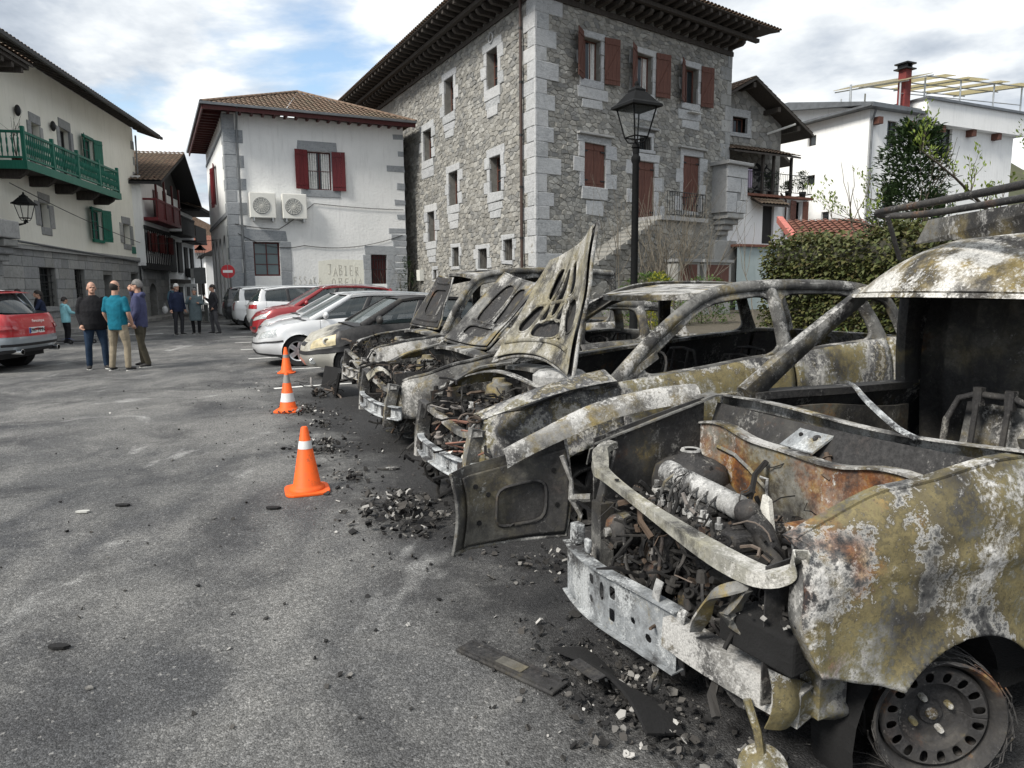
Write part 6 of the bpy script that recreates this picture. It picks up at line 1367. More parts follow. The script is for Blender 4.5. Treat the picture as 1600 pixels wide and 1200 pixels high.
def open_hood(parent, fn, holes, mat, inner='burnt_hood', ribs=(), off=.03, name='hood'):
    """fn(u,v,o): u across 0..1, v hinge->lip 0..1, o offset towards the underside"""
    mb = MB(); mb.sheet(lambda u, v: fn(u, v, 0), 26, 26, .004); h = mb.build(name, mat, parent, smooth=60)
    mb = MB(); mb.grid(lambda u, v: fn(.02+.96*u, .02+.96*v, .008), 20, 20); mb.build('hood_dark_backing', 'burnt_dark', h, smooth=60)  # dark sheet added under the skin so the frame's holes look dark
    mb = MB(); holed(lambda u, v: fn(.03+.94*u, .02+.96*v, off+.0*u), 56, 52, holes, mb); o = mb.build('hood_frame', inner, h, smooth=60); solid(o, .006)
    for hh in holes:
        mb = MB(); P_ = []
        for i in range(28):
            a = 2*PI*i/28; c, s_ = math.cos(hh[4]), math.sin(hh[4]); ca, sa = math.cos(a), math.sin(a); k = (abs(ca)**hh[5]+abs(sa)**hh[5])**(-1/hh[5]); X, Y = hh[2]*k*ca, hh[3]*k*sa
            u, v = hh[0]+X*c-Y*s_, hh[1]+X*s_+Y*c; P_.append(fn(.03+.94*min(max(u,.0),1), .02+.96*min(max(v,0),1), off+.002))
        mb.tube(P_, .009, 6, closed=True); mb.build('rim', inner, h, smooth=60)
    for (u0,v0), (u1,v1), w in ribs:
        mb = MB(); mb.tube([fn(u0+(u1-u0)*i/10, v0+(v1-v0)*i/10, off+.006) for i in range(11)], w, 6); mb.build('rib', inner, h, smooth=60)
    mb = MB(); E = [fn(i/20,0,.008) for i in range(21)]+[fn(1,i/20,.008) for i in range(1,21)]+[fn(1-i/20,1,.008) for i in range(1,21)]+[fn(0,1-i/20,.008) for i in range(1,20)]; mb.tube(E, .013, 6, closed=True); mb.build('hem', mat, h, smooth=60)
    return h
def seat_frame(parent, c, w=.44, h=.62, lean=.2, mat='burnt_iron', springs=True):
    x, y, z = c; mb = MB(); H_ = [(x+lean*k*h, y+sx*w/2, z+k*h) for sx, k in ((-1,0),(-1,.8))]+[(x+lean*.95*h,y-w*.38,z+h*.97),(x+lean*h,y,z+h),(x+lean*.95*h,y+w*.38,z+h*.97)]+[(x+lean*k*h, y+w/2, z+k*h) for k in (.8,0)]
    mb.tube(H_, .014, 7); mb.tube([(x-.45,y-w/2,z-.02),(x,y-w/2,z)], .014, 6); mb.tube([(x-.45,y+w/2,z-.02),(x,y+w/2,z)], .014, 6); mb.tube([(x-.45,y-w/2,z-.02),(x-.45,y+w/2,z-.02)], .014, 6)
    for s_ in (-.22,.22): mb.tube([(x+lean*k*h-.01, y+s_*w, z+k*h) for k in (0,.98)], .012, 6)
    if springs:
        for i in range(6): k = .15+.13*i; mb.tube([(x+lean*k*h+.01*math.sin(q*2.1), y-w/2+w*q/12, z+k*h+.012*math.sin(q*2.6)) for q in range(13)], .004, 4)
    return mb.build('seat_frame', mat, parent, smooth=50)
def burnt_car(name, label, s, x, sp, M_=None):
    t = thing(name, label, 'burnt car', group='burnt-out cars', M=Matrix.Translation(row(x, s)) @ Matrix.Rotation(CANG+R(sp.get('rot',0)), 4, 'Z'))
    b = Body(sp['out'], sp['zs'], sp['zb'], sp['ar'], sp.get('Ra',.34), sp.get('zw',.22), .06, dent=denter(sp.get('dent',.012), sp['seed'])); W = sp['W']
    cb = Cabin(b, sp['xs'], sp['tops'], sp['x0'], sp['top0'], sp['xr'], sp['topr'], inset=.02, bulge=.03); K = len(cb.base)-2; m1, m2 = sp['m1'], sp['m2']
    tA = b.t_of(sp['xs'][0]); tF = b.t_of(sp.get('xf',.12)); ts = [b.t_of(q) for q in sp['xs']]
    for sd in (-1,1):
        f = b.band(MB(), tF, tA+.004, sp.get('fv',.30), 1, (sd,)).build('fender', m1, t, smooth=45, weld=True); solid(f, .006, 1)
        mb = MB()      # the fender's inner top flange
        P_ = [b.P(tF+(tA-tF)*i/16, 1, sd) for i in range(17)]; mb.sweep(P_, [(-.03,-.012),(.03,-.012),(.03,.004),(-.03,.004)]); mb.build('fender_flange', m2, t, smooth=45)
        for k in range(1, K):
            d = b.band(MB(), ts[k-1]+.003, ts[k]-.002, .03, 1, (sd,)).build('door', m1, t, smooth=45, weld=True); solid(d, .02, 1)
            mb = MB(); b.band(mb, ts[k-1]+.004, ts[k]-.003, .05, .97, (sd,), -.10, arch=False, ns=12, nv=6); mb.build('door_lining', 'burnt_dark', d, smooth=45)
            mb = MB(); P_ = [b.P(ts[k-1]+(ts[k]-ts[k-1])*i/12, 1, sd, -.05) for i in range(13)]; mb.sweep(P_, [(-.05,-.02),(.05,-.02),(.05,.006),(-.05,.006)]); mb.build('window_sill', m2, d)
        q_ = b.band(MB(), ts[-1], 1, .03, 1, (sd,)).build('rear_quarter', m1, t, smooth=45, weld=True); solid(q_, .02, 1)
    r_ = cb.roof(MB(), th=1, dent=denter(sp.get('dent',.012)*.8, sp['seed']+1)); r_.build('roof', sp.get('roof', m2), t, smooth=50)
    for sd in (-1,1):
        for k in range(2, K+1):
            mb = MB(); cb.pillar(mb, k, .046, .055, (sd,), wt=.3); mb.build('pillar', m2, t, smooth=50)
        # one pressing: screen pillar running on into the roof rail
        B0, T1 = cb.base[1], cb.top[1]; arc = cat([B0-(T1-B0)*.06, B0, B0.lerp(T1,.5)+Vector((-.035,.01,.045)), T1+Vector((.0,0,.006)), *cb.top[2:K+1]], 7); n_ = len(arc)
        mb = MB(); mb.sweep([Vector((p.x, (p.y+.006)*sd, p.z)) for p in arc], [(-.042,-.03),(-.045,-.012),(-.034,.008),(-.012,.017),(.012,.017),(.034,.008),(.045,-.012),(.042,-.03),(.015,-.022),(-.015,-.022)], up=(0, sd, .35), scale=[1.35-.4*min(1,i/14) for i in range(n_)]); mb.build('screen_pillar', m2, t, smooth=50)
        hp = cb.P(1,.07,0,sd,-.015); mb = MB(); mb.sweep([hp-Vector((0,0,.3)), hp+Vector((0,0,.02)), cb.P(1,.09,.28,sd,-.015)], [(-.03,-.02),(.03,-.02),(.03,.02),(-.03,.02)], up=(0,1,.01)); mb.build('door_edge', m2, t, bevel=.004)
        for k in range(1, K):      # door window frames pressed from sheet
            hl_ = [(.53,.44,.445,.43,0,5)] if k == 1 else [(.5,.44,.43,.43,0,5)]
            mb = MB(); holed(lambda u, v: cb.P(k, u, v, sd, -.006), 30, 26, hl_, mb); o = mb.build('window_frame', m2, t, smooth=50); solid(o, .03, 1 if sd > 0 else -1)
    mb = MB(); mb.sweep([cb.P(0,abs(u),1,-1 if u < 0 else 1,0) for u in [i/6-1 for i in range(13)]], [(-.03,-.03),(.03,-.03),(.03,.01),(-.03,.01)]); mb.build('roof_header', m2, t)
    # firewall, cowl, dash beam, floor, seats
    xf = sp['xs'][0]-.05; zt = interp(xf, sp['zs'])-.06
    mb = MB(); mb.sheet(lambda u, v: (xf-.02+.05*math.sin(u*9)*.3+.10*(1-v)*.6, -W+.12+(2*W-.24)*u, .22+(zt-.22)*v+.02*math.sin(u*PI)), 18, 8, .01); mb.build('firewall', sp.get('fw','burnt_dark'), t, smooth=50)
    mb = MB(); mb.sweep([(xf+.02-.06*math.sin(PI*u), -W+.06+(2*W-.12)*u, zt+.03+.05*math.sin(PI*u)) for u in [i/12 for i in range(13)]], [(-.09,-.03),(.05,-.03),(.05,.015),(-.09,.0)]); mb.build('cowl', m2, t, smooth=40)
    mb = MB(); mb.tube([(xf+.3,-W+.1,zt-.12),(xf+.32,0,zt-.1),(xf+.3,W-.1,zt-.12)], .03, 8); mb.tube([(xf+.2,-.35,zt-.25),(xf+.6,-.36,zt+.05)], .02, 6); mb.tube([Vector((xf+.62,-.36,zt+.06))+Matrix.Rotation(-1.1,3,'Y') @ Vector((.17*math.cos(a),.17*math.sin(a),0)) for a in [2*PI*i/18 for i in range(18)]], .010, 6, closed=True); mb.build('dash_beam', 'burnt_iron', t)
    mb = MB(); mb.bb(xf+.05,-W+.1,.16,b.L-.3,W-.1,.24); mb.bb(b.L-1.2,-W+.14,.24,b.L-.5,W-.14,.44); mb.build('floor', 'soot_black', t)
    for y in (-.36,.36): seat_frame(t, (xf+1.35,y,.42)); seat_frame(t, (xf+2.15,y,.46), h=.55)
    mb = MB(); clutter(mb, xf+.2, b.L-.6, -W+.15, W-.15, .24, .55, 90, sp['seed']+40, 1.2); mb.build('cabin_debris', 'engine_bits', t, kind='stuff')
    # engine bay
    xn = sp.get('xn',.05)
    mb = MB(); mb.bb(xn+.22,-.36,.2,xf-.14,.34,.52); mb.bb(xn+.28,-.30,.5,xf-.25,.2,.62); mb.box((xn+.42,-.02,.66), (.22,.5,.1)); mb.build('engine_block', 'burnt_iron', t, bevel=.02)
    clutter(MB(), xn+.1, xf-.04, -.62, .62, .22, zt-.06, sp.get('nclut',230)*2, sp['seed'], .8).build('engine_parts', 'engine_bits', t, kind='stuff')
    for sd in (-1,1):
        MB().lathe([(.0,.08),(.05,.08),(.06,.05),(.11,.03),(.13,-.05),(.135,-.3)], c=(xf-.22, sd*.56, zt-.12), n=20).build('strut_tower', 'burnt_grey', t, smooth=45)
        mb = MB(); mb.sheet(lambda u, v: (xn+.15+(xf-xn-.12)*u, sd*(.52+.07*u), .2+(zt-.24-.06*(1-u))*v), 12, 6, .008); mb.build('inner_wing', 'burnt_dark', t, smooth=45)
        mb = MB(); mb.sweep([(xn+.02,sd*.46,.40),(xf-.1,sd*.46,.36)], [(-.04,-.06),(.04,-.06),(.04,.06),(-.04,.06)]); mb.build('chassis_rail', 'burnt_dark', t)
        if sp.get('posts',True): mb = MB(); mb.sweep([(xn+.06,sd*.52,.28),(xn+.08,sd*.54,.5),(xn+.12,sd*.55,.68)], [(-.035,-.05),(.035,-.05),(.03,.05),(-.03,.05)], up=(1,0,0)); mb.build('front_post', m2, t)
    if sp.get('beam',True):
        bw = sp.get('bw',.66); bz = sp.get('bz',.45); pts = [(xn+.13*abs(2*u-1)**3.2, bw*(2*u-1), bz) for u in [i/22 for i in range(23)]]
        mb = MB(); mb.sweep(pts, [(-.03,-.065),(.03,-.065),(.03,.065),(-.025,.065),(-.025,.05),(.012,.05),(.012,-.05),(-.025,-.05)]); o = mb.build('bumper_beam', sp.get('bm','burnt_beam'), t, smooth=30, bevel=.006)
    if sp.get('top_rail',True): mb = MB(); mb.sweep([(xn+.1+.06*math.sin(PI*u), -.6+1.2*u, .66-.03*math.sin(PI*u)+sp.get('sag',-.05)*math.sin(PI*u*1.3)) for u in [i/12 for i in range(13)]], [(-.03,-.02),(.03,-.02),(.03,.015),(-.03,.015)]); mb.build('lock_panel', m2, t)
    for xa in sp['ar']:
        for sd in (-1,1):
            MB().lathe([(b.Ra-.004,0),(b.Ra-.02,-sd*.22),(.02,-sd*.23)], ax='Y', n=22, c=(xa, sd*(W-.05), b.zw)).build('wheel_well', 'soot_black', t)
            wheel(t, (xa, sd*(W-.15), .205), .3, .17, sd, 5, 'burnt_alu' if sp.get('alloy') else 'burnt_iron', tyre=False, rr=.2)
    return t, b, cb
MPV = dict(L=4.2, W=.86, out=outl(4.2,.86,.16), zs=[(0,.72),(.25,.82),(.67,.93),(1.3,.97),(2.56,1.08),(3.6,1.15),(4.2,1.13)], zb=[(0,.2),(.6,.14),(3.6,.14),(4.2,.25)], ar=(.8,3.4), xs=[1.0,2.52,3.55,3.98], tops=[(1.9,.62,1.52),(2.42,.66,1.59),(3.3,.65,1.57),(3.75,.60,1.48)], x0=.9, top0=(1.5,1.505), xr=4.1, topr=(3.85,1.60), seed=3, m1='burnt_olive', m2='burnt_grey', roof='burnt_pale', xf=.1, xn=-.02, bz=.40, posts=True, dent=.011, nclut=260)
HATCH = dict(MPV, L=3.85, W=.82, out=outl(3.85,.82,.18), zs=[(0,.66),(.25,.76),(.7,.88),(1.1,.95),(2.2,.99),(3.3,1.03),(3.85,1.02)], ar=(.78,3.2), xs=[1.05,2.0,2.85,3.4], tops=[(1.75,.56,1.36),(2.15,.58,1.41),(2.85,.57,1.39),(3.25,.54,1.34)], x0=.95, top0=(1.62,1.40), xr=3.75, topr=(3.35,1.36), seed=7, m1='burnt_grey', m2='burnt_grey', roof='burnt_pale', bz=.42, bw=.7)
TALL = dict(MPV, L=4.05, W=.83, out=outl(4.05,.83,.16), zs=[(0,.72),(.25,.84),(.7,.92),(1.15,.97),(2.4,1.02),(3.5,1.04),(4.05,1.04)], ar=(.76,3.35), xs=[1.12,2.15,3.1,3.85], tops=[(1.66,.66,1.70),(2.15,.69,1.80),(3.1,.69,1.81),(3.8,.66,1.77)], x0=1.0, top0=(1.55,1.77), xr=4.0, topr=(3.9,1.82), seed=13, m1='burnt_pale', m2='burnt_grey', roof='burnt_pale', bz=.45, bw=.66, bm='burnt_pale')
# third from the camera side of the burnt row: tall van-like car with a panel hood
t1, b1, c1 = burnt_car('burnt_van_car', 'burnt tall pale car farthest in the burnt row, hood with a rectangular panel raised', 7.6, .45, TALL)
def hfn(x0, z0, wb, wt, ln, lean, twist=0, curl=.06, y0=0, sag=0, seed=1, amp=.015, arch=0):
    d_ = denter(amp, seed, 1.5)
    def f(u, v, o):
        k = 2*u-1; w = wb+(wt-wb)*v; th = lean+twist*k
        dx, dz = math.sin(th), math.cos(th); c = curl*(1-k*k)*(.5+.5*math.sin(PI*v))
        p = Vector((x0+dx*ln*v*(1+sag*k)-(-c+o)*dz*1.0, y0+w*k, z0+dz*ln*v*(1+sag*k)+(-c+o)*dx+arch*(1-k*k)*(1-v)**2)); return p+d_(p)*.8
    return f
h1 = hfn(1.08, 1.02, .66, .52, .80, .46, .07, .07, .02, .06, 5, .026)
open_hood(t1, h1, [(.5,.50,.34,.26,0,5)], 'burnt_grey', 'burnt_dark', [((.1,.12),(.9,.12),.018),((.12,.88),(.88,.88),.018)], .025)
# second: small hatchback, hood leaning far back
t2, b2, c2 = burnt_car('burnt_hatchback', 'burnt grey hatchback, second in the burnt row, hood folded back towards the roof', 4.95, .12, HATCH)
h2 = hfn(1.02, .98, .66, .42, .98, .80, -.07, .08, .0, .03, 9, .03)
open_hood(t2, h2, [(.32,.62,.15,.28,-.12,3),(.68,.62,.15,.28,.12,3),(.5,.2,.3,.09,0,4)], 'burnt_grey', 'burnt_grey', [((.5,.3),(.5,.95),.014),((.15,.36),(.85,.36),.012)], .03)
# first: people carrier with its big hood standing upright
t3, b3, c3 = burnt_car('burnt_people_carrier', 'burnt olive people carrier nearest behind the van, big ribbed hood standing upright', 2.62, .05, MPV)
h3 = hfn(.74, .97, .68, .58, 1.02, .385, .155, .10, .0, -.05, 21, .045, .12)
open_hood(t3, h3, [(.34,.70,.085,.15,-.28,2.6),(.66,.70,.085,.15,.28,2.6),(.5,.60,.07,.22,0,2.5),(.20,.38,.10,.14,-.35,2.6),(.80,.38,.10,.14,.35,2.6),(.5,.26,.20,.09,0,2.8),(.36,.42,.06,.10,.5,2.4),(.64,.42,.06,.10,-.5,2.4)], 'burnt_pale', 'burnt_hood', [((.28,.2),(.46,.9),.016),((.72,.2),(.54,.9),.016),((.18,.52),(.82,.52),.014),((.08,.16),(.92,.16),.018)], .04)
# near front wing of the people carrier torn up in a curled pale sheet
mb = MB(); mb.sheet(lambda u, v: (.02+.95*u, -.84+.16*v-.05*math.sin(PI*u), .80+.16*u+.05*math.sin(PI*u*.9)+.06*v-.05*(1-u)*v*v), 20, 6, .005); mb.build('wing_top', 'burnt_olive', t3, smooth=60)
mb = MB(); mb.sweep([(.28+.5*u, .1-.1*math.sin(u*PI*.9)-.62*u, .95+.05*math.sin(u*6)) for u in [i/16 for i in range(17)]], [(-.03,-.004),(.03,-.01),(.03,-.004),(-.03,.004)]); mb.build('torn_edge', 'burnt_pale', t3, smooth=60)
mb = MB(); mb.lathe([(0,.03),(.16,.03),(.2,.0),(.2,-.06),(0,-.06)], c=(.86,-.26,.96), n=24); mb.build('wiper_motor_cover', 'burnt_alu', t3, smooth=40)
# curl of bumper, radiator rests, cables and melted plate in its nose
mb = MB(); clutter(mb, -.02, .4, -.6, .62, .2, .5, 120, 77, 1.0); mb.build('melted_parts', 'engine_bits', t3, kind='stuff')
pl = MB().bb(-.012,-.24,-.055,.012,.24,.055).build('number_plate', 'burnt_grey', t3); pl.matrix_basis = Matrix.Translation((.16,.30,.40)) @ Matrix.Rotation(R(38),4,'Z') @ Matrix.Rotation(R(-28),4,'X')
LX = Matrix(((0,0,-1,0),(-1,0,0,0),(0,1,0,0),(0,0,0,1)))
text(pl, 'DSHW', .105, Matrix.Translation((-.014,0,0)) @ LX, 'burnt_pale', ext=.004)
mb = MB(); r_ = random.Random(6)
for i in range(16): p = Vector((r_.uniform(.1,.6), r_.uniform(-.5,.2), r_.uniform(.42,.6))); mb.tube([p+Vector((r_.uniform(-.12,.12)*k, r_.uniform(-.12,.12)*k, .05*math.sin(k*2+i))) for k in range(4)], .006, 5)
mb.build('wiring', 'wire_pink', t3, kind='stuff')
mb = MB(); shards(mb, (.22,-.28,.44), .3, .25, 40, 5, .03, .08, .06); mb.build('melted_foam', 'foam_white', t3, kind='stuff')
mb = MB(); mb.tube([(.1,.1,.34),(.28,-.12,.66)], .006, 5); mb.tube([(.25,.15,.34),(.33,.12,.74)], .035, 8); mb.build('strut', 'burnt_alu', t3)
# upper edges: torn pale strip in the hatchback's nose, curled bumper ends
mb = MB(); mb.sheet(lambda u, v: (.05+.28*u, .30-.35*u+.1*v, .62+.10*math.sin(u*4)+.05*v), 10, 4, .006); mb.build('torn_lock_panel', 'burnt_hood', t2, smooth=60)
mb = MB(); mb.sheet(lambda u, v: (-.05+.30*u, -.25-.5*v, .60-.04*u+.03*math.sin(v*5)), 8, 8, .02); mb.build('crushed_front', 'burnt_pale', t1, smooth=60)
# dark boards and slabs fallen in front of them
def debris_piece(name, label, pts, h, mat, z=.006, cat_='debris', grp=None):
    mb = MB(); mb.prism([(p[0],p[1],z) for p in pts], (0,0,h)); o = mb.build(name, mat); tag(o, label, cat_, grp); return o
t = thing('burnt_bumper', 'charred bumper shell fallen on its edge in front of the burnt tall car', 'debris', row(.35, 8.75), CANG)
mb = MB(); mb.sheet(lambda u, v: (.12*math.sin(PI*u)+.08*v, -.55+1.1*u, .02+.34*v), 14, 5, .03); mb.build('shell', 'soot_black', t, smooth=50)
mb = MB(); clutter(mb, -.35, .1, -.5, -.1, .02, .2, 26, 4, 1.2); mb.build('fixings', 'engine_bits', t, kind='stuff')
for i, (x, s, ln, n, sd_) in enumerate(((-.25,2.55,.75,520,1),(-.35,4.9,.7,240,2),(-.2,7.2,.8,200,3),(-.06,.0,.9,900,4),(-.35,3.7,.6,110,5),(.3,1.3,.5,120,6),(-.15,6.1,.6,130,7))):
    mb = MB(); p = row(x, s); shards(mb, (p.x,p.y,.0), .42, ln, n, sd_,    .008, [.055,.05,.05,.032,.04,.04,.04][i], [.2,.12,.1,.06,.05,.1,.08][i], CANG)
    tag(mb.build('ash_heap', 'debris'), kind='stuff')
# scattered crumbs over the tarmac
mb = MB(); r_ = random.Random(17)
for i in range(520):
    x = -abs(r_.gauss(0,1.2))+.3; s = r_.uniform(-1.5,11); p = row(x, s)
    shards(mb, (p.x,p.y,0), .02, .02, 1, i, .006, .03, .0)
for i in range(70): shards(mb, (r_.uniform(-6,1), r_.uniform(1.6,9), 0), .02, .02, 1, i+900, .006, .02, .0)
tag(mb.build('burnt_crumbs', 'debris'), kind='stuff')
P5 = lambda c, rx, ry, n, sd_: [(c[0]+rx*(.7+.3*random.Random(sd_*9+i).random())*math.cos(2*PI*i/n), c[1]+ry*(.7+.3*random.Random(sd_*7+i).random())*math.sin(2*PI*i/n)) for i in range(n)]
for i, (c, rx, ry, lb) in enumerate((((-2.05,3.0),.06,.025,'small dark flake alone on the tarmac at the lower left'), ((-2.9,5.1),.07,.03,'dark flake of burnt plastic left of the nearest cone'), ((-3.1,4.95),.06,.025,'pale flake beside a dark one on the tarmac'), ((-1.75,5.0),.07,.03,'round dark flake just left of the nearest cone foot'), ((-1.1,6.1),.13,.04,'grey flat shard on the tarmac right of the nearest cone'), ((-1.02,7.45),.2,.12,'flat grey slab among ash before the burnt hatchback'), ((-1.25,7.8),.2,.13,'second flat slab nearer the cones among ash'))):
    debris_piece('flake', lb, P5(c, rx, ry, 7, i), .012, ['soot_black','soot_black','concrete','soot_black','burnt_grey','burnt_grey','burnt_grey'][i])
leafo = MB(); leafo.sheet(lambda u, v: (-.93+.12*u, 5.28+.05*(v-.5)*math.sin(PI*(.1+.8*u))+.02*u, .012+.02*math.sin(PI*u)), 6, 4, .002); tag(leafo.build('fallen_leaf', 'leaf_spring'), 'yellow green leaf lying before the ash heap', 'leaf')
# flat ribbed board lying near the camera
t = thing('charred_board', 'flat charred ribbed board lying on the tarmac before the van', 'debris', (-.02, 2.80, .004), R(-41))
MB().bb(-.27,-.055,0,.27,.055,.016).build('board', 'burnt_dark', t, bevel=.006)
for y in (-.04,.04): MB().bb(-.25,y-.008,.016,.25,y+.008,.024).build('rib', 'burnt_dark', t)
MB().bb(-.06,-.03,.016,.08,.03,.02).build('label_rest', 'burnt_panel', t)
# dark bumper skin under the van's nose
t = thing('fallen_bumper', 'dark burnt bumper skin lying under the nose of the near van', 'debris', row(-.08, .12), CANG)
mb = MB(); mb.sheet(lambda u, v: (-.08+.16*v+.03*math.sin(u*5), -.38+.66*u, .012+.10*(1-v)*math.sin(PI*(.15+.7*u))+.02*math.sin(u*9)*v), 16, 6, .012); mb.build('skin', 'soot_black', t, smooth=50)
mb = MB(); mb.sheet(lambda u, v: (-.13+.05*v, -.12+.2*u, .13-.03*u+.01*v), 6, 2, .004); mb.build('bright_edge', 'burnt_dark', t)
# ------------------------------------------------------------------ the burnt van nearest the camera
V = thing('burnt_van', 'burnt-out van nearest the camera with open engine bay and roof rack', 'burnt van', group=None, M=Matrix.Translation(row(0, 0)) @ Matrix.Rotation(CANG, 4, 'Z'))
vd = denter(.010, 31)
vb = Body(outl(4.1,.83,.12,.08,.8,.9), [(0,.78),(.1,.83),(.4,.96),(.85,1.03),(1.2,1.03),(2.3,1.02),(4.1,1.02)], [(0,.47),(.12,.45),(.3,.405),(.45,.36),(1.1,.22),(3.6,.2),(4.1,.3)], (.675,3.35), .368, .127, .05, .07, vd, NV=36, NS=330, tb=-.1)
VT = [(1.84,.65,1.53),(2.30,.69,1.60),(3.2,.70,1.64),(3.95,.68,1.62)]
vc = Cabin(vb, [1.12,2.34,3.2,4.0], VT, .98, (1.56,1.545), 4.05, (4.0,1.62), .02, .03); vc.top_c = lambda u: .30*(1-math.exp(-u*12))*(1-.2*u)
# near wing, bulging over the arch
WX = lambda v: vb.t_of(.125-.075*v-.02*math.sin(v*5))
wg = MB(); vb.band(wg, 0, vb.t_of(1.1), 0, 1, (-1,), ns=120, nv=44, t0f=WX); o = wg.build('wing', 'burnt_van', V, smooth=60, weld=True); solid(o, .006, 1)
mb = MB(); P_ = [vb.P(vb.t_of(.06)+(vb.t_of(1.1)-vb.t_of(.06))*i/24, 1, -1) for i in range(25)]; mb.sweep(P_, [(-.035,-.03),(-.03,-.03),(-.03,-.002),(.012,-.002),(.012,.006),(-.035,.006)]); mb.build('wing_flange', 'burnt_van', V, smooth=50)
# folded front edge of the wing with a bolt hole
mb = MB(); E_ = [vb.P(WX(v/10), v/10, -1) for v in range(11)]; mb.add([p for p in E_]+[p+Vector((.02,.07,.0)) for p in E_], [(i,i+1,12+i,11+i) for i in range(10)]); o = mb.build('wing_fold', 'burnt_grey', V, smooth=50); solid(o, .005)
MB().lathe([(0,.004),(.014,.004),(.014,-.002)], ax='X', n=14, c=E_[8]+Vector((.004,.035,-.02))).build('bolt_hole', 'soot_black', V)
for sd in (-1,1):
    d = vb.band(MB(), vb.t_of(1.12), vb.t_of(2.32), .02, 1, (sd,)).build('door', 'burnt_van' if sd < 0 else 'burnt_olive', V, smooth=50); solid(d, .03, 1)
    mb = MB(); vb.band(mb, vb.t_of(1.14), vb.t_of(2.32), .05, .99, (sd,), -.09, arch=False, ns=16, nv=8); mb.build('door_lining', 'burnt_dark', d, smooth=50)
    mb = MB(); mb.sheet(lambda u, v: (1.14+1.18*u, sd*(.66-.03*math.sin(PI*u)), .70+.22*v+.03*math.sin(u*5)), 12, 4, .03); mb.build('door_panel', 'burnt_panel', d, smooth=50)
    mb = MB(); mb.sweep([vb.P(vb.t_of(1.14+1.18*i/12), 1, sd, -.05) for i in range(13)], [(-.06,-.03),(.05,-.03),(.05,.008),(-.06,.008)]); mb.build('window_sill', 'burnt_dark', d)
    q = vb.band(MB(), vb.t_of(2.34), 1, .02, 1, (sd,)).build('rear_quarter', 'burnt_van' if sd < 0 else 'burnt_olive', V, smooth=50); solid(q, .02, 1)
    mb = MB(); mb.grid(lambda u, v: vc.P(2,u,v,sd,.0), 8, 6); mb.grid(lambda u, v: vc.P(3,u,v,sd,.0), 8, 6); o = mb.build('load_bay_side', 'burnt_van' if sd < 0 else 'burnt_dark', V, smooth=50); solid(o, .01, 1)
    mb = MB(); vc.pillar(mb, 1, .042, .075, (sd,), -.02, 1, wt=.5); mb.build('pillar', 'burnt_grey', V, smooth=50)
    mb = MB(); vc.pillar(mb, 2, .06, .12, (sd,)); mb.build('door_post', 'burnt_dark', V, smooth=50); mb = MB(); vc.rail(mb, .035, .07, (sd,)); mb.build('roof_rail', 'burnt_roof', V, smooth=50)
vc.roof(MB(), th=1, n=30, m=24, dent=denter(.006, 8)).build('roof', 'burnt_roof', V, smooth=60)
mb = MB(); hd = [vc.P(0,abs(u),1,-1 if u < 0 else 1,0) for u in [i/8-1 for i in range(17)]]; mb.sweep(hd, [(-.05,-.014),(.03,-.012),(.03,.006),(-.04,.006)]); mb.build('windscreen_header', 'burnt_roof', V, smooth=40)
if 0: mb.sweep([(1.75+.02*i,-.02-.004*i,1.752+.0055*i-.00006*i*i) for i in range(0,46,3)], [(-.006,-.004),(.006,-.004),(.006,.004),(-.006,.004)]); pass
mb = MB(); mb.grid(lambda u, v: (4.04-.05*v, -.7+1.4*u, .3+1.3*v), 10, 10); mb.build('rear_doors', 'burnt_dark', V)
mb = MB(); mb.bb(1.0,-.72,.18,4.0,.72,.24); mb.build('floor', 'soot_black', V)
# bulkhead behind the seats: ribbed sooty sheet
mb = MB(); mb.sheet(lambda u, v: (2.50+.02*abs(math.sin(u*PI*9))+.02*math.sin(v*7), -.72+1.44*u, .24+(1.62-.24)*v), 90, 14, .01); mb.build('bulkhead', 'burnt_panel', V, smooth=40)
mb = MB(); mb.grid(lambda u, v: (1.72+.78*u, -.62+1.24*v, 1.52+.06*u-.0*v), 10, 10); mb.build('headlining', 'soot_black', V)
# seat backs: hoops with cross rods, plus ribbed back pans
for y in (-.05,-.52):
    mb = MB(); w, z0, z1, x = .21, .5, 1.06, 1.86
    mb.tube([(x,y+w,z0),(x+.06,y+w,z1-.14),(x+.085,y+w*.8,z1-.03),(x+.09,y+w*.4,z1),(x+.09,y-w*.4,z1),(x+.085,y-w*.8,z1-.03),(x+.06,y-w,z1-.14),(x,y-w,z0)], .017, 8)
    for k in (-.35,.35): mb.tube([(x,y+k*w,z0),(x+.08,y+k*w,z1+.02)], .014, 7); mb.box((x+.085,y+k*w,z1-.01), (.035,.04,.09))
    mb.build('seat_frame', 'burnt_iron', V, smooth=50)
    mb = MB(); mb.sheet(lambda u, v: (x+.10+.1*v+.014*abs(math.sin(u*PI*5)), y-w*.95+1.9*w*u, z0+(z1-z0-.06)*v), 40, 6, .008); mb.build('seat_pan', 'burnt_grey', V, smooth=40)
# far door opening hardware
mb = MB(); mb.box((1.55,.66,.86), (.14,.03,.1)); mb.box((1.95,.66,.74), (.1,.03,.12)); mb.build('door_mechanism', 'burnt_iron', V, bevel=.01)
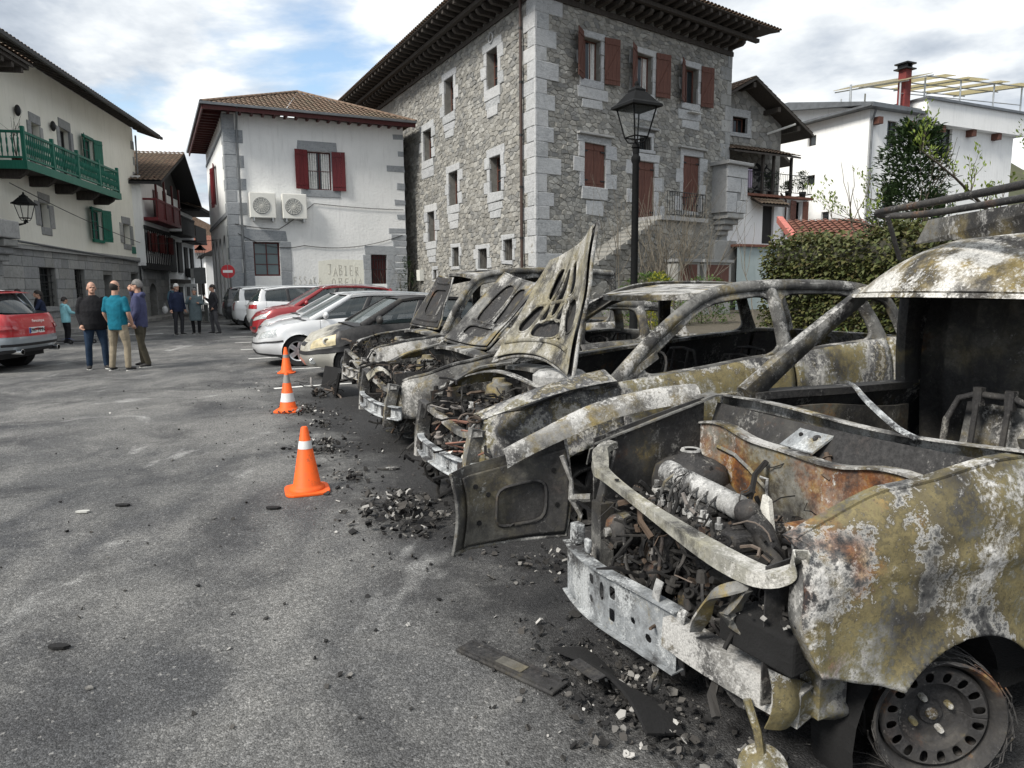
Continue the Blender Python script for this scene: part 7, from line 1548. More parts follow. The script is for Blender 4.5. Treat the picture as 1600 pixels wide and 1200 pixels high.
# cowl: pale top bar, trough, firewall with rust, bridging bracket
def bar_y(y): return .95+.03*(1-(y/.7)**2)*-1
mb = MB(); mb.sweep([(.97-.05*(1-(y/.72)**2), y, 1.035+.012*math.sin(y*5)) for y in [.74-1.5*i/24 for i in range(25)]], [(-.03,-.055),(-.03,.004),(.035,.010),(.035,.004),(-.024,-.002),(-.024,-.055)]); mb.build('windscreen_bar', 'burnt_pale', V, smooth=30)
mb = MB(); mb.sheet(lambda u, v: (.93-.07*(1-v)-.045*math.sin(PI*u), .70-1.42*u, .80+.20*v), 26, 6, .006); mb.build('cowl_trough', 'burnt_dark', V, smooth=50)
def fwf(u, v):
    y = .70-1.38*u; z = .40+(.90-.40+.02*math.sin(u*9)-.05*max(0,u-.75)*4*.5)*v; bul = .05*math.exp(-((u-.62)/.12)**2-((v-.45)/.3)**2)+.02*math.sin(u*11)*math.sin(v*5)*.5
    return (.80-bul+.02*math.sin(u*14)*.3-.04*math.sin(PI*u)*v, y, z)
mb = MB(); mb.sheet(fwf, 44, 18, .006); fwo = mb.build('firewall', 'burnt_rust', V, smooth=60)
mb = MB(); mb.sweep([Vector(fwf(u,1))+Vector((.02,0,.004+.01*math.sin(u*17))) for u in [i/30 for i in range(31)]], [(-.03,-.008),(.035,-.004),(.035,.006),(-.03,.004)]); mb.build('firewall_lip', 'burnt_pale', V, smooth=40)
for (u, v, r0) in ((.09,.62,.022),(.80,.36,.028),(.45,.22,.02)): MB().lathe([(0,.004),(r0,.004),(r0*1.25,.012),(r0*1.3,-.01)], ax='X', n=16, c=Vector(fwf(u,v))+Vector((-.014,0,0))).build('grommet_hole', 'soot_black', fwo)
mb = MB(); mb.tube([fwf(.12,.80),fwf(.22,.78),fwf(.3,.72),fwf(.38,.6)], .012, 6); mb.tube([fwf(.66,.62),fwf(.8,.6),fwf(.9,.5)], .012, 6); mb.build('pressing', 'burnt_grey', fwo, smooth=60)
mb = MB(); mb.prism([(.90,.10,.985),(.90,-.08,.985),(.80,-.04,.90),(.80,.14,.90)], (-.004,0,.008)); br = mb.build('bracket_plate', 'burnt_beam', V)
for p, r0 in (((.856,.075,.953),.02),((.852,-.005,.95),.024)): MB().lathe([(0,.008),(r0*.4,.012),(r0*.5,.004),(r0,.004)], c=p, n=14, M=Matrix.Rotation(R(-42),3,'Y')).build('bolt_hole', 'soot_black' if r0 < .021 else 'burnt_iron', br)
mb = MB(); clutter(mb, .78, .86, -.1, .12, .84, .92, 14, 3, .6); mb.build('melted_motor', 'engine_bits', V, kind='stuff')
# far wing: inner wing, strut dome, outer strip torn off and bent forward with its pressed panel
mb = MB(); mb.sheet(lambda u, v: (.16+.66*u, .63+.05*math.sin(PI*u)*.3+.04*u, .30+(.60+.14*u)*v), 16, 8, .008); mb.build('inner_wing', 'burnt_dark', V, smooth=50)
mb = MB(); mb.sheet(lambda u, v: (.16+.70*u, .62+.06*v+.03*u, .88+.16*u-.01*v), 16, 3, .008); mb.build('inner_wing_top', 'burnt_grey', V, smooth=50)
MB().lathe([(.03,.045),(.05,.045),(.053,.03),(.075,.015),(.125,-.005),(.165,-.03),(.18,-.09),(.185,-.3)], c=(.64,.54,.765), n=30).build('strut_tower', 'burnt_iron', V, smooth=45)
MB().lathe([(.03,.052),(.045,.056),(.05,.046)], c=(.64,.54,.765), n=20).build('strut_ring', 'burnt_alu', V, smooth=45)
def fst(u, v):      # outer strip of the far wing
    x = .86-1.08*u; z = 1.085-.02*u-.22*u*u; return (x, .80+.05*math.sin(PI*u)-.065*v+.02*u, z-.075*v**3-.02*v*(1-u))
fd = denter(.014, 44, 1.4); mb = MB(); mb.sheet(lambda u, v: Vector(fst(u, v))+fd(Vector(fst(u, v))), 40, 8, .005); mb.build('wing', 'burnt_pale', V, smooth=60)
mb = MB(); mb.sheet(lambda u, v: (.70-.52*u, .72-.02*u+.03*v, .99-.16*u-.08*v), 14, 3, .008); mb.build('wing_brace', 'burnt_grey', V, smooth=60)
def pan(u, v, o=0):
    # outline of the bent panel in the x-z plane, standing off the far side
    x = -.50+.60*u+.03*math.sin(v*3); zt = .775+.10*u-.02*math.sin(u*3); zb_ = .40-.02*u+.02*abs(u-.4); return (x, .80+.05*math.sin(PI*u)+.02*v-o-.05*(1-min(1,u*6)), zb_+(zt-zb_)*v)
mb = MB(); mb.sheet(lambda u, v: pan(u, v, 0), 26, 16, .005); pn = mb.build('bent_panel', 'burnt_panel', V, smooth=60)
mb = MB(); holed(lambda u, v: pan(.10+.88*u, .05+.85*v, .022), 52, 40, [(.55,.44,.24,.27,.05,4.5)], mb); o = mb.build('panel_frame', 'burnt_panel', pn, smooth=60); solid(o, .006)
rim = []
for i in range(32):
    a = 2*PI*i/32; ca, sa = math.cos(a), math.sin(a); k = (abs(ca)**4.5+abs(sa)**4.5)**(-1/4.5); rim.append(Vector(pan(.10+.88*(.55+.24*k*ca), .05+.85*(.44+.27*k*sa), .024)))
MB().tube(rim, .009, 6, closed=True).build('panel_rim', 'burnt_dark', pn, smooth=60)
for u, v in ((.2,.75),(.22,.3),(.86,.72),(.88,.35),(.3,.62)): MB().lathe([(0,-.002),(.012,-.002),(.012,.004)], ax='Y', n=10, c=Vector(pan(u,v,.03))).build('bolt_hole', 'soot_black', pn)
mb = MB(); mb.tube([pan(i/20,0,.01) for i in range(21)]+[pan(1,i/8,.01) for i in range(1,9)], .008, 6); mb.tube([pan(0,i/8,.01) for i in range(9)], .009, 6); mb.build('panel_hem', 'burnt_grey', pn, smooth=60)
mb = MB(); mb.tube([(.06,.76,.80),(.10,.74,.68),(.09,.72,.60),(.13,.70,.52),(.11,.69,.44)], [.012,.010,.016,.012,.01], 6); mb.tube([(.09,.72,.60),(.16,.66,.61)], .02, 6); mb.build('hinge_rest', 'burnt_pale', V, smooth=50)
# front crossmember: pale channel from the far inner wing across to the near lamp bracket
cm = cat([(.24,.60,.88),(.17,.58,.86),(.145,.55,.79),(.125,.46,.775),(.10,.2,.745),(.075,-.1,.725),(.055,-.38,.715),(.06,-.56,.72),(.10,-.63,.76),(.09,-.66,.82)], 6)
mb = MB(); mb.sweep(cm, [(-.045,-.03),(-.04,-.03),(-.038,.0),(.03,.004),(.034,-.045),(.04,-.045),(.038,.012),(-.043,.010)], scale=[.74+.2*math.sin(i*.21) if i > 6 else .72 for i in range(len(cm))]); o = mb.build('crossmember', 'burnt_cross', V, smooth=35)
for y in (.36,.08,-.2): MB().lathe([(0,.001),(.010,.001),(.010,-.004)], c=(.11-.09*(.36-y)*.4, y, .775-.035*(.4-y)*1.2+.006), n=12).build('bolt_hole', 'soot_black', o)
mb = MB(); mb.sheet(lambda u, v: (.15+.08*u, .60-.05*v, .58+.30*u*.9+.0*v), 8, 4, .01); mb.bb(.13,.52,.30,.20,.60,.62); mb.build('front_post', 'burnt_grey', V, smooth=40)
# bumper beam: flat plate with punched holes, then an open channel
mb = MB(); holed(lambda u, v: (.02+.035*(2*u-1)**2*1.2, .70-.83*u, .165+.24*v-.01*math.sin(u*6)), 90, 30, [(.34,.72,.022,.09,0,5),(.34,.34,.018,.07,0,2),(.45,.62,.02,.17,0,3),(.55,.30,.026,.11,0,5),(.55,.70,.026,.11,0,5),(.72,.42,.018,.06,0,2),(.83,.28,.022,.07,0,2),(.12,.6,.008,.03,0,2),(.18,.5,.008,.03,0,2)], mb); o = mb.build('bumper_plate', 'burnt_beam', V, smooth=50); solid(o, .005)
mb = MB(); mb.sweep([(.02+.035*(2*u-1)**2*1.2+.02, .70-.83*u, .405-.01*math.sin(u*6)) for u in [i/16 for i in range(17)]], [(-.02,-.003),(.045,-.003),(.045,.003),(-.02,.003)]); mb.sweep([(.02+.035*(2*u-1)**2*1.2+.02, .70-.83*u, .165-.01*math.sin(u*6)) for u in [i/16 for i in range(17)]], [(-.02,-.003),(.045,-.003),(.045,.003),(-.02,.003)]); mb.build('bumper_flange', 'burnt_beam', V)
for q_ in ((.06,.62,.405,.11,.68,.50),(.055,.50,.405,.075,.54,.47)): MB().bb(*q_).build('beam_mount', 'burnt_beam', V, bevel=.006)
ch = [(.05+.05*u+.06*u*u, -.10-.54*u, .33-.035*u) for u in [i/14 for i in range(15)]]
mb = MB(); mb.sweep(ch, [(-.045,.055),(.035,.055),(.035,-.060),(-.055,-.060),(-.055,-.054),(.029,-.054),(.029,.049),(-.045,.049)]); mb.build('bumper_channel', 'burnt_pale', V, smooth=30)
mb = MB(); mb.sweep(ch[1:4], [(-.02,-.03),(.02,-.03),(.02,.03),(-.02,.03)]); mb.build('channel_block', 'burnt_beam', V)
for p, h in (((.035,-.03,.40),.09),((.05,-.16,.375),.05)):
    mb = MB(); mb.sheet(lambda u, v: (p[0]+.004+.02*v*v, p[1]-.022+.044*u, p[2]+h*v), 3, 6, .004); mb.build('beam_tab', 'burnt_alu', V, smooth=50)
# lamp carrier, reservoir, near lower bracket
lc = cat([(.02,-.28,.42),(.00,-.34,.52),(-.01,-.42,.62),(.04,-.50,.66),(.03,-.44,.54),(.10,-.52,.475),(.18,-.62,.47),(.24,-.69,.48)], 5)
mb = MB(); mb.sweep(lc, [(-.03,-.02),(.03,-.02),(.03,-.012),(.0,.012),(-.03,-.008)], scale=[.7+.35*math.sin(i*.4)**2 for i in range(len(lc))]); mb.build('lamp_carrier', 'burnt_grey', V, smooth=50)
mb = MB(); mb.prism([(.02,-.40,.56),(.16,-.46,.575),(.24,-.66,.56),(.08,-.66,.535)], (0,0,-.12)); mb.build('reservoir', 'soot_black', V, bevel=.01)
mb = MB(); shards(mb, (.15,-.55,.57), .12, .12, 60, 21, .01, .03, .03); mb.build('melted_parts', 'debris', V, kind='stuff')
mb = MB(); mb.sheet(lambda u, v: (.02+.32*u, -.62-.02*math.sin(u*9)-.03*math.sin(v*3), .25+(.20-.14*u)*v-.04*u), 14, 6, .006); mb.build('wing_bracket', 'burnt_olive', V, smooth=50)
mb = MB(); mb.sheet(lambda u, v: (.36+.02*v, -.62+.12*u, .24+.1*v), 4, 3, .006); mb.box((.27,-.60,.32), (.12,.1,.16)); mb.build('crash_can', 'burnt_olive', V, bevel=.01)
mb = MB(); mb.tube([(.06,-.50,.27),(.07,-.54,.18),(.06,-.57,.12)], .014, 7); hs = mb.build('horn_stalk', 'burnt_olive', V, smooth=50)
MB().lathe([(0,.03),(.03,.03),(.045,.018),(.072,.008),(.078,-.002),(.07,-.012),(0,-.018)], c=(.055,-.585,.085), n=24, M=Matrix.Rotation(R(28),3,'X') @ Matrix.Rotation(R(-25),3,'Y')).build('horn', 'burnt_olive', V, smooth=40)
MB().tube([Vector((.02+.035*math.cos(a),-.06+.015*math.cos(a),.10+.035*math.sin(a))) for a in [2*PI*i/16 for i in range(16)]], .009, 6, closed=True).build('tow_eye', 'burnt_grey', V, smooth=50)
mb = MB(); mb.sheet(lambda u, v: (.12+.1*v, -.16-.40*u, .20+.03*math.sin(u*8)+.1*v), 12, 5, .006); mb.build('under_tray', 'burnt_grey', V, smooth=50)
mb = MB(); mb.sheet(lambda u, v: (.14+.02*math.sin(u*4), -.30-.26*u, .24+.20*v), 10, 6, .006); mb.build('valance', 'burnt_grey', V, smooth=50)
# engine: block, head, intake with ribs, alternator, pulleys, hoses, cables
mb = MB(); mb.bb(.26,-.22,.2,.62,.42,.58); mb.bb(.3,-.16,.58,.56,.40,.66); mb.build('engine_block', 'burnt_iron', V, bevel=.02)
mb = MB(); mb.bb(.34,.06,.66,.56,.44,.70); mb.build('cam_cover', 'burnt_grey', V, bevel=.015)
for p in ((.36,.42),(.36,.28),(.50,.40)): MB().lathe([(0,.03),(.012,.03),(.012,.0),(.02,0)], c=(p[0],p[1],.70), n=10).build('bolt', 'burnt_alu', V)
im = Matrix.Rotation(R(4),3,'Z'); mb = MB(); ax = lambda k: Vector((.395+.01*k, .40-.50*k, .775-.045*k))
prof = [(.00,0),(.042,0),(.052,.01),(.052,.06),(.042,.065),(.044,.10)]
for i in range(13): 
    h = .10+.025*i; prof += [(.044,h),(.048,h+.006),(.048,h+.014),(.044,h+.02)]
prof += [(.042,.43),(.05,.435),(.05,.46),(.038,.47),(.0,.47)]
MB().lathe([(r_,h) for r_, h in prof], c=ax(0), n=26, M=(ax(1)-ax(0)).to_track_quat('Z','Y').to_matrix()).build('intake_manifold', 'burnt_alu', V, smooth=30)
for i in range(6):
    k = .2+.11*i; p = ax(k)+Vector((-.035,0,.02)); MB().tube([p, p+Vector((-.05,.0,-.03)), p+Vector((-.07,.0,-.09))], .006, 6).build('runner', 'burnt_grey', V, smooth=50)
mb = MB(); mb.ell(ax(1)+Vector((0,-.0,.0)), (.05,.05,.05)); mb.tube([ax(1), ax(1)+Vector((.02,-.06,-.06)), ax(1)+Vector((.05,-.10,-.16)), ax(1)+Vector((.02,-.16,-.24))], [.04,.045,.04,.04], 10); mb.build('throttle_body', 'burnt_iron', V, smooth=50)
mb = MB(); mb.tube([(.40,-.20,.50),(.34,-.30,.44),(.24,-.38,.42),(.16,-.36,.36)], .04, 10); mb.build('exhaust_pipe', 'burnt_grey', V, smooth=50)
AM = Matrix.Rotation(PI/2,3,'Y'); al = MB().lathe([(0,-.07),(.03,-.075),(.06,-.06),(.072,-.04),(.072,.05),(.055,.07),(0,.07)], c=(.20,.44,.52), n=24, M=AM).build('alternator', 'burnt_iron', V, smooth=35)
m2 = MB()
for i in range(9): a = R(40)+R(9)*i; m2.box(Vector((.20,.44,.52))+AM @ Vector((.0725*math.cos(a+PI/2),.0725*math.sin(a+PI/2),.0)), (.05,.005,.02), Matrix.Rotation(a,3,'X'))
m2.lathe([(0,-.095),(.02,-.095),(.022,-.07)], c=(.20,.44,.52), n=12, M=AM); m2.build('cooling_fins', 'burnt_grey', al)
for c_, r0 in (((.18,.16,.42),.055),((.18,.30,.34),.04),((.20,-.05,.38),.06)): MB().lathe([(0,-.03),(r0*.4,-.03),(r0*.5,-.015),(r0*.85,-.015),(r0,-.03),(r0,.03),(0,.03)], c=c_, n=22, M=AM).build('pulley', 'burnt_iron', V, smooth=35)
mb = MB(); clutter(mb, .12, .74, -.50, .56, .20, .60, 260, 51, 1.0); clutter(mb, .16, .45, -.15, .5, .55, .70, 60, 52, .7); mb.build('engine_parts', 'engine_bits', V, kind='stuff')
mb = MB()
for i, p in enumerate((((.15,.36,.55),(.13,.30,.40),(.14,.2,.34)),((.16,.1,.6),(.13,.08,.45),(.15,.12,.3)),((.2,-.1,.55),(.16,-.16,.42),(.2,-.24,.3)),((.35,.30,.72),(.26,.20,.64),(.22,.22,.55)))): mb.tube(cat(p, 5), .008, 6)
mb.build('hose', 'burnt_iron', V, smooth=60, kind='stuff')
mb = MB(); clutter(mb, .14, .72, -.50, .50, .42, .68, 420, 57, .55); clutter(mb, .14, .60, -.48, .56, .30, .52, 260, 58, .7); mb.build('small_engine_parts', 'engine_bits', V, kind='stuff')
r_ = random.Random(77); mb = MB()
for i in range(70):
    p = Vector((r_.uniform(.14,.62), r_.uniform(-.42,.52), r_.uniform(.48,.72))); d = Vector((r_.gauss(0,1),r_.gauss(0,1),r_.gauss(0,.5))); q = [p]
    for k in range(6): d = (d+Vector((r_.gauss(0,.7),r_.gauss(0,.7),r_.gauss(-.1,.5)))).normalized(); q.append(q[-1]+d*.03)
    mb.tube(q, r_.choice((.0022,.003,.0045)), 5)
mb.build('burnt_wiring', 'engine_bits', V, kind='stuff')
for i in range(10):      # studs and injectors along the head
    MB().lathe([(0,.045),(.008,.045),(.008,.02),(.016,.02),(.016,0)], c=(.30+.012*(i%2), .40-.05*i, .66), n=8).build('injector', 'burnt_alu', V)
for i in range(7): MB().lathe([(0,.012),(.010,.012),(.010,0)], c=(.59, .42-.08*i, .665), n=6).build('bolt', 'burnt_iron', V)
mb = MB(); mb.tube([(.47,-.13,.66),(.47,-.13,.86),(.45,-.11,.865)], .006, 6); mb.build('dip_stick', 'burnt_alu', V)
mb = MB(); mb.prism([(.44,-.10,.58),(.45,-.20,.58),(.46,-.15,.78),(.45,-.13,.80)], (.02,.0,.0)); mb.build('melted_pump', 'foam_white', V)
mb = MB(); mb.bb(.56,-.42,.62,.76,-.1,.66); mb.build('battery_tray', 'burnt_rust', V, bevel=.01)
mb = MB(); mb.sheet(lambda u, v: (.06+.7*u, -.56-.05*u, .28+(.46+.1*u)*v), 12, 6, .006); mb.build('inner_wing', 'burnt_dark', V, smooth=50)
# wiper arm bent over the cowl
mb = MB(); mb.sweep(cat([(1.10,.06,1.17),(1.05,-.02,1.16),(.99,-.13,1.12),(.94,-.30,1.05),(.90,-.42,1.03)], 5), [(-.012,-.004),(.012,-.004),(.010,.006),(-.010,.006)], scale=[.5+.055*i if i < 12 else 1.1 for i in range(21)]); mb.build('wiper_arm', 'burnt_beam', V, smooth=40)
# A-post foot and door hinge of the far side
mb = MB(); mb.sheet(lambda u, v: (1.0+.12*u, .76-.02*v, .55+.48*v), 4, 6, .02); mb.build('hinge_post', 'burnt_olive', V); mb = MB(); mb.sheet(lambda u, v: (.80+.3*u, .74-.09*v, 1.02+.02*math.sin(u*5)), 8, 3, .008); mb.build('scuttle_end', 'burnt_grey', V, smooth=50)
# near front wheel: burnt steel rim turned outwards, tyre gone to wires
WM = Matrix.Translation((.64,-.70,.205)) @ Matrix.Rotation(R(-27),4,'Z')
wh = inst('wheel', MB().lathe([(.20,.10),(.205,.09),(.188,.07),(.178,.0),(.19,-.07),(.205,-.085),(.212,-.095),(.205,-.10),(.192,-.088),(.182,-.06),(.172,.0),(.18,.07),(.20,.10)], ax='Y', n=44).mesh('wheel', 'burnt_iron', 35), V, WM)
mb = MB(); ns = 72; rings = [(.172,-.052),(.160,-.066),(.118,-.060),(.108,-.03),(.092,-.024),(.04,-.022),(.034,-.036),(.0,-.036)]
holesA = [2*PI*i/16 for i in range(16)]
def disc(u, v):
    k = v*(len(rings)-1); i = min(int(k), len(rings)-2); f = k-i; r0 = rings[i][0]+(rings[i+1][0]-rings[i][0])*f; y0 = rings[i][1]+(rings[i+1][1]-rings[i][1])*f; a = 2*PI*u; return (r0*math.cos(a), y0, r0*math.sin(a))
holed(disc, 192, 42, [((i+.5)/16, .214, .0155, .062, 0, 2.2) for i in range(16)], mb); o = mb.build('rim', 'burnt_iron', wh, smooth=40); solid(o, .004)
for i in range(4): a = 2*PI*i/4+.5; MB().lathe([(0,-.052),(.009,-.052),(.011,-.044),(.011,-.02)], ax='Y', n=8, c=(.062*math.cos(a),0,.062*math.sin(a))).build('wheel_nut', 'burnt_olive', wh)
MB().lathe([(0,-.05),(.016,-.05),(.02,-.038),(.03,-.034)], ax='Y', n=12).build('hub', 'burnt_rust', wh)
MB().lathe([(.0,.03),(.13,.03),(.13,.02)], ax='Y', n=24).build('brake_disc', 'burnt_iron', wh)
mb = MB(); r_ = random.Random(9)
for i in range(60): a = r_.uniform(0,6.3); y = r_.uniform(-.11,.11); R0 = r_.uniform(.208,.226); mb.tube([(R0*math.cos(a+q*.14), y+.01*math.sin(q*2+i), R0*math.sin(a+q*.14)+ (0)) for q in range(8)], .0022, 4)
for i in range(26): x = r_.uniform(-.26,.32); y = r_.uniform(-.3,.05); mb.tube([(x+.06*q*math.cos(i), y+.05*q*math.sin(i*1.7), -.198+.012*math.sin(q*1.4)) for q in range(5)], .002, 4)
mb.build('tyre_wires', 'burnt_iron', wh, kind='stuff')
MB().lathe([(.365,0),(.36,.17),(.02,.18)], ax='Y', n=26, c=(.675,-.70,.127)).build('wheel_well', 'soot_black', V)
for c_, sd in (((.69,.70,.205),1),((3.35,-.70,.205),-1),((3.35,.70,.205),1)): wheel(V, c_, .3, .17, sd, 5, 'burnt_iron', steel=True, tyre=False, rr=.2)
# roof rack: bent tube loop and a sheet of metal
RK = thing('roof_rack', 'bent dark tube rack on the roof of the near burnt van', 'roof rack', M=Matrix.Translation(row(1.6, 0, 1.8)) @ Matrix.Rotation(CANG, 4, 'Z'))
def rk(p): return (p[0]-1.6, p[1], p[2]-1.8)
lp = cat([(1.05,-.80,1.95),(1.28,-.53,1.95),(1.52,0,1.95),(1.66,.36,1.95),(1.76,.50,1.95),(1.86,.52,1.945),(1.90,.44,1.94),(1.86,.25,1.935),(1.74,-.05,1.935),(1.60,-.36,1.935),(1.40,-.80,1.935)], 5)
mb = MB(); mb.tube([rk(p) for p in lp], .017, 9, closed=True); mb.build('tube_loop', 'burnt_iron', RK, smooth=50)
for a_, b_ in (((1.80,.47,1.935),(1.95,.50,1.72)),((1.45,-.5,1.935),(1.80,-.5,1.70))): MB().tube([rk(a_), rk(b_)], .012, 7).build('foot', 'burnt_iron', RK)
mb = MB(); mb.prism([rk(p) for p in ((1.82,.26,1.90),(1.38,-.80,1.92),(1.42,-.82,1.80),(1.85,.34,1.79))], (.012,-.004,0)); pt = mb.build('metal_sheet', 'burnt_grey', RK)
# ------------------------------------------------------------------ people
def remeshed(mb, name, mat, parent, vox=.014, smooth=6, dec=None):
    me = mb.mesh('tmp'); o = bpy.data.objects.new('tmp', me); COL.objects.link(o)
    m = o.modifiers.new('r', 'REMESH'); m.mode = 'VOXEL'; m.voxel_size = vox
    m = o.modifiers.new('s', 'SMOOTH'); m.factor = .5; m.iterations = smooth
    if dec: m = o.modifiers.new('d', 'DECIMATE'); m.ratio = dec
    dg = bpy.context.evaluated_depsgraph_get(); me2 = bpy.data.meshes.new_from_object(o.evaluated_get(dg)); bpy.data.objects.remove(o); bpy.data.meshes.remove(me)
    me2.name = name; me2.shade_smooth(); me2.materials.clear(); me2.materials.append(MATS[mat]); return inst(name, me2, parent)
def limb(mb, P, Rr, n=10): mb.tube(cat(P, 4), [r for a, b in zip(Rr, Rr[1:]) for r in [a+(b-a)*k/4 for k in range(4)]]+[Rr[-1]], n); mb.ell(P[0], (Rr[0],)*3, 8, 6); mb.ell(P[-1], (Rr[-1],)*3, 8, 6)
def hand(mb, p, d, s=1.0, curl=.5, flip=1):
    """palm with five fingers; p wrist, d direction"""
    d = Vector(d).normalized(); side = d.cross(Vector((0,0,1))); side = side.normalized() if side.length > .1 else Vector((1,0,0)); n = side.cross(d)
    mb.ell(Vector(p)+d*.045*s, (.042*s,.042*s,.042*s), 8, 6)
    for i in range(4):
        o = side*(i-1.5)*.019*s; l = (.062,.072,.068,.052)[i]*s; a = Vector(p)+d*.07*s+o; b = a+d*l*.5+n*flip*curl*.012; c = b+d*l*.5*(1-curl*.5)+n*flip*curl*.035
        mb.tube([a-d*.03*s, a, b, c], [.010*s,.010*s,.009*s,.007*s], 6)
    mb.tube([Vector(p)+d*.02*s, Vector(p)+d*.05*s+side*.04*s, Vector(p)+d*.085*s+side*.05*s], [.013*s,.012*s,.009*s], 6)
def person(label, loc, rotz, h=1.74, top='cloth_black', legs='cloth_jeans', hair='hair_grey', bald=False, arms=((.0,.0),(.0,.0)), sleeve=True, build=1.0, feet=((-.10,.02),(.10,-.03)), coat=0, hood=False, lean=0, long_hair=False, head_turn=0, shoe='shoe_dark', hands=None, group='people in the square', hem=0, collar=True):
    """local: facing -y; arms: (elbow xyz, wrist xyz) relative to the shoulder or None"""
    t = thing('person', label, 'person', (*loc, 0), rotz, group); k = h/1.75; B = build
    def S(x, y, z): return Vector((x*k, y*k+lean*z*.1, z*k))
    # body: head, neck, hands (and forearms when sleeves are short)
    hd = MB(); c = S(0,-.015,1.625); Mh = Matrix.Rotation(head_turn, 3, 'Z'); q = lambda x, y, z: c+Mh @ Vector((x*k, y*k, z*k))
    hd.ell(q(0,.012,.03), (.076*k,.094*k,.098*k), 14, 10, Mh); hd.ell(q(0,-.025,-.045), (.058*k,.066*k,.068*k), 12, 8, Mh); hd.ell(q(0,-.098,-.012), (.013*k,.02*k,.024*k), 8, 6, Mh); hd.ell(q(0,-.08,-.075), (.03*k,.02*k,.02*k), 8, 6, Mh)
    for sx in (-1,1): hd.ell(q(sx*.078,.01,-.01), (.012*k,.022*k,.034*k), 8, 6, Mh); hd.ell(q(sx*.03,-.085,.028), (.022*k,.012*k,.009*k), 8, 6, Mh)
    limb(hd, [S(0,.012,1.40), S(0,.005,1.56)], [.062*k*B**.5,.055*k])
    sh = [S(-.185*B**.4,.01,1.405), S(.185*B**.4,.01,1.405)]; J = []
    for i, sx in enumerate((-1,1)):
        a = arms[i]
        if a is None or a == (.0,.0): el, wr = sh[i]+Vector((sx*.06*k,.03*k,-.29*k)), sh[i]+Vector((sx*.075*k,-.035*k,-.53*k))
        else: el, wr = sh[i]+Vector(a[0])*k, sh[i]+Vector(a[1])*k
        J.append((sh[i], el, wr)); d = (wr-el).normalized(); hand(hd, wr, d, k, .6, 1)
        if not sleeve: limb(hd, [el+(sh[i]-el)*.3, el, el.lerp(wr,.4), wr], [.045*k,.042*k,.041*k,.027*k])
        else: limb(hd, [el.lerp(wr,.85), wr], [.028*k,.026*k])
    remeshed(hd, 'body', 'skin', t, .0085, 2)
    # face marks
    for sx in (-1,1): MB().ell(q(sx*.030,-.092,.014), (.012*k,.005*k,.006*k), 8, 6, Mh).build('eye', 'hair_dark', t)
    MB().ell(q(0,-.093,-.052), (.024*k,.006*k,.004*k), 8, 6, Mh).build('mouth', 'wood_red' if False else 'cloth_brown', t)
    # hair
    hr = MB()
    if bald: hr.grid(lambda u, v: (lambda z_, a_: tuple(q(.081*math.cos(a_)*math.sqrt(max(.05,1-((z_-.03)/.112)**2)), .012+.100*math.sin(a_)*math.sqrt(max(.05,1-((z_-.03)/.112)**2)), z_)))(-.07+.145*v*(.55+.45*math.sin(PI*u)), PI*(-.02+1.04*u)), 20, 8)
    else: hr.grid(lambda u, v: tuple(q(.083*math.cos(2*PI*u)*math.sin(.1+1.65*v), .018+.103*math.sin(2*PI*u)*math.sin(.1+1.65*v)+.006, .032+.106*math.cos(.1+1.65*v)-(.045 if math.sin(2*PI*u) > .1 else -.012)*v**2)), 22, 8, True)
    ho = hr.build('hair', hair, t, smooth=70); solid(ho, .007*k, 0)
    if long_hair:
        m_ = MB(); m_.ell(q(0,.085,-.10), (.075*k,.05*k,.16*k), 12, 8, Mh); m_.build('hair', hair, t, smooth=70)
    # upper garment
    g = MB(); zs_ = [(.80-hem,.168,.115),(.92,.170,.122),(1.05,.165,.122),(1.18,.175,.125),(1.30,.19,.118),(1.38,.175,.10),(1.44,.10,.075),(1.475,.068,.066)]
    n = 18; vv = []; ff = []
    for z, a, b in zs_:
        for i in range(n):
            an = 2*PI*i/n; bl = B if z < 1.25 else B**.6; vv.append(S(a*bl*(1+coat)*math.cos(an), b*bl*(1+coat*1.2)*math.sin(an)-(.02*(B-1)*4 if math.sin(an) < 0 and .85 < z < 1.25 else 0), z))
    m = len(zs_)
    for j in range(m-1):
        for i in range(n): ff.append((j*n+i, j*n+(i+1)%n, (j+1)*n+(i+1)%n, (j+1)*n+i))
    ff += [tuple(range(n-1,-1,-1)), tuple((m-1)*n+i for i in range(n))]; g.add(vv, ff)
    for s0, el, wr in J:
        c_ = 1+coat
        if sleeve: limb(g, [s0+Vector((0,0,-.01)), s0.lerp(el,.5), el, el.lerp(wr,.5), el.lerp(wr,.93)], [.060*k*c_,.058*k*c_*B**.4,.054*k*c_,.048*k*c_,.040*k*c_])
        else: limb(g, [s0+Vector((0,0,-.01)), s0.lerp(el,.5), s0.lerp(el,.80)], [.058*k,.058*k,.062*k])
    if hood: g.ell(S(0,.085,1.455), (.11*k,.06*k,.06*k), 12, 8)
    if collar: g.tube([S(.072*math.cos(a),.01+.07*math.sin(a),1.475) for a in [2*PI*i/14 for i in range(14)]], .018*k, 6, closed=True)
    remeshed(g, {'cloth_teal':'tee_shirt'}.get(top, 'jacket'), top, t, .013, 3)
    # trousers
    g = MB(); g.ell(S(0,.005,.90), (.165*k*B**.7,.118*k*B**.7,.13*k), 16, 10); ank = []
    for i, sx in enumerate((-1,1)):
        fx, fy = feet[i]; hip, kn, an = S(sx*.088*B**.5,.0,.88), S(sx*.088*.5+fx*.5+sx*.02,fy*.5-.025,.49), S(fx,fy+.02,.085); ank.append((an, sx))
        limb(g, [hip, hip.lerp(kn,.5), kn, kn.lerp(an,.45), an], [.098*k*B**.5,.086*k*B**.4,.066*k,.064*k,.056*k])
    remeshed(g, 'trousers', legs, t, .013, 3)
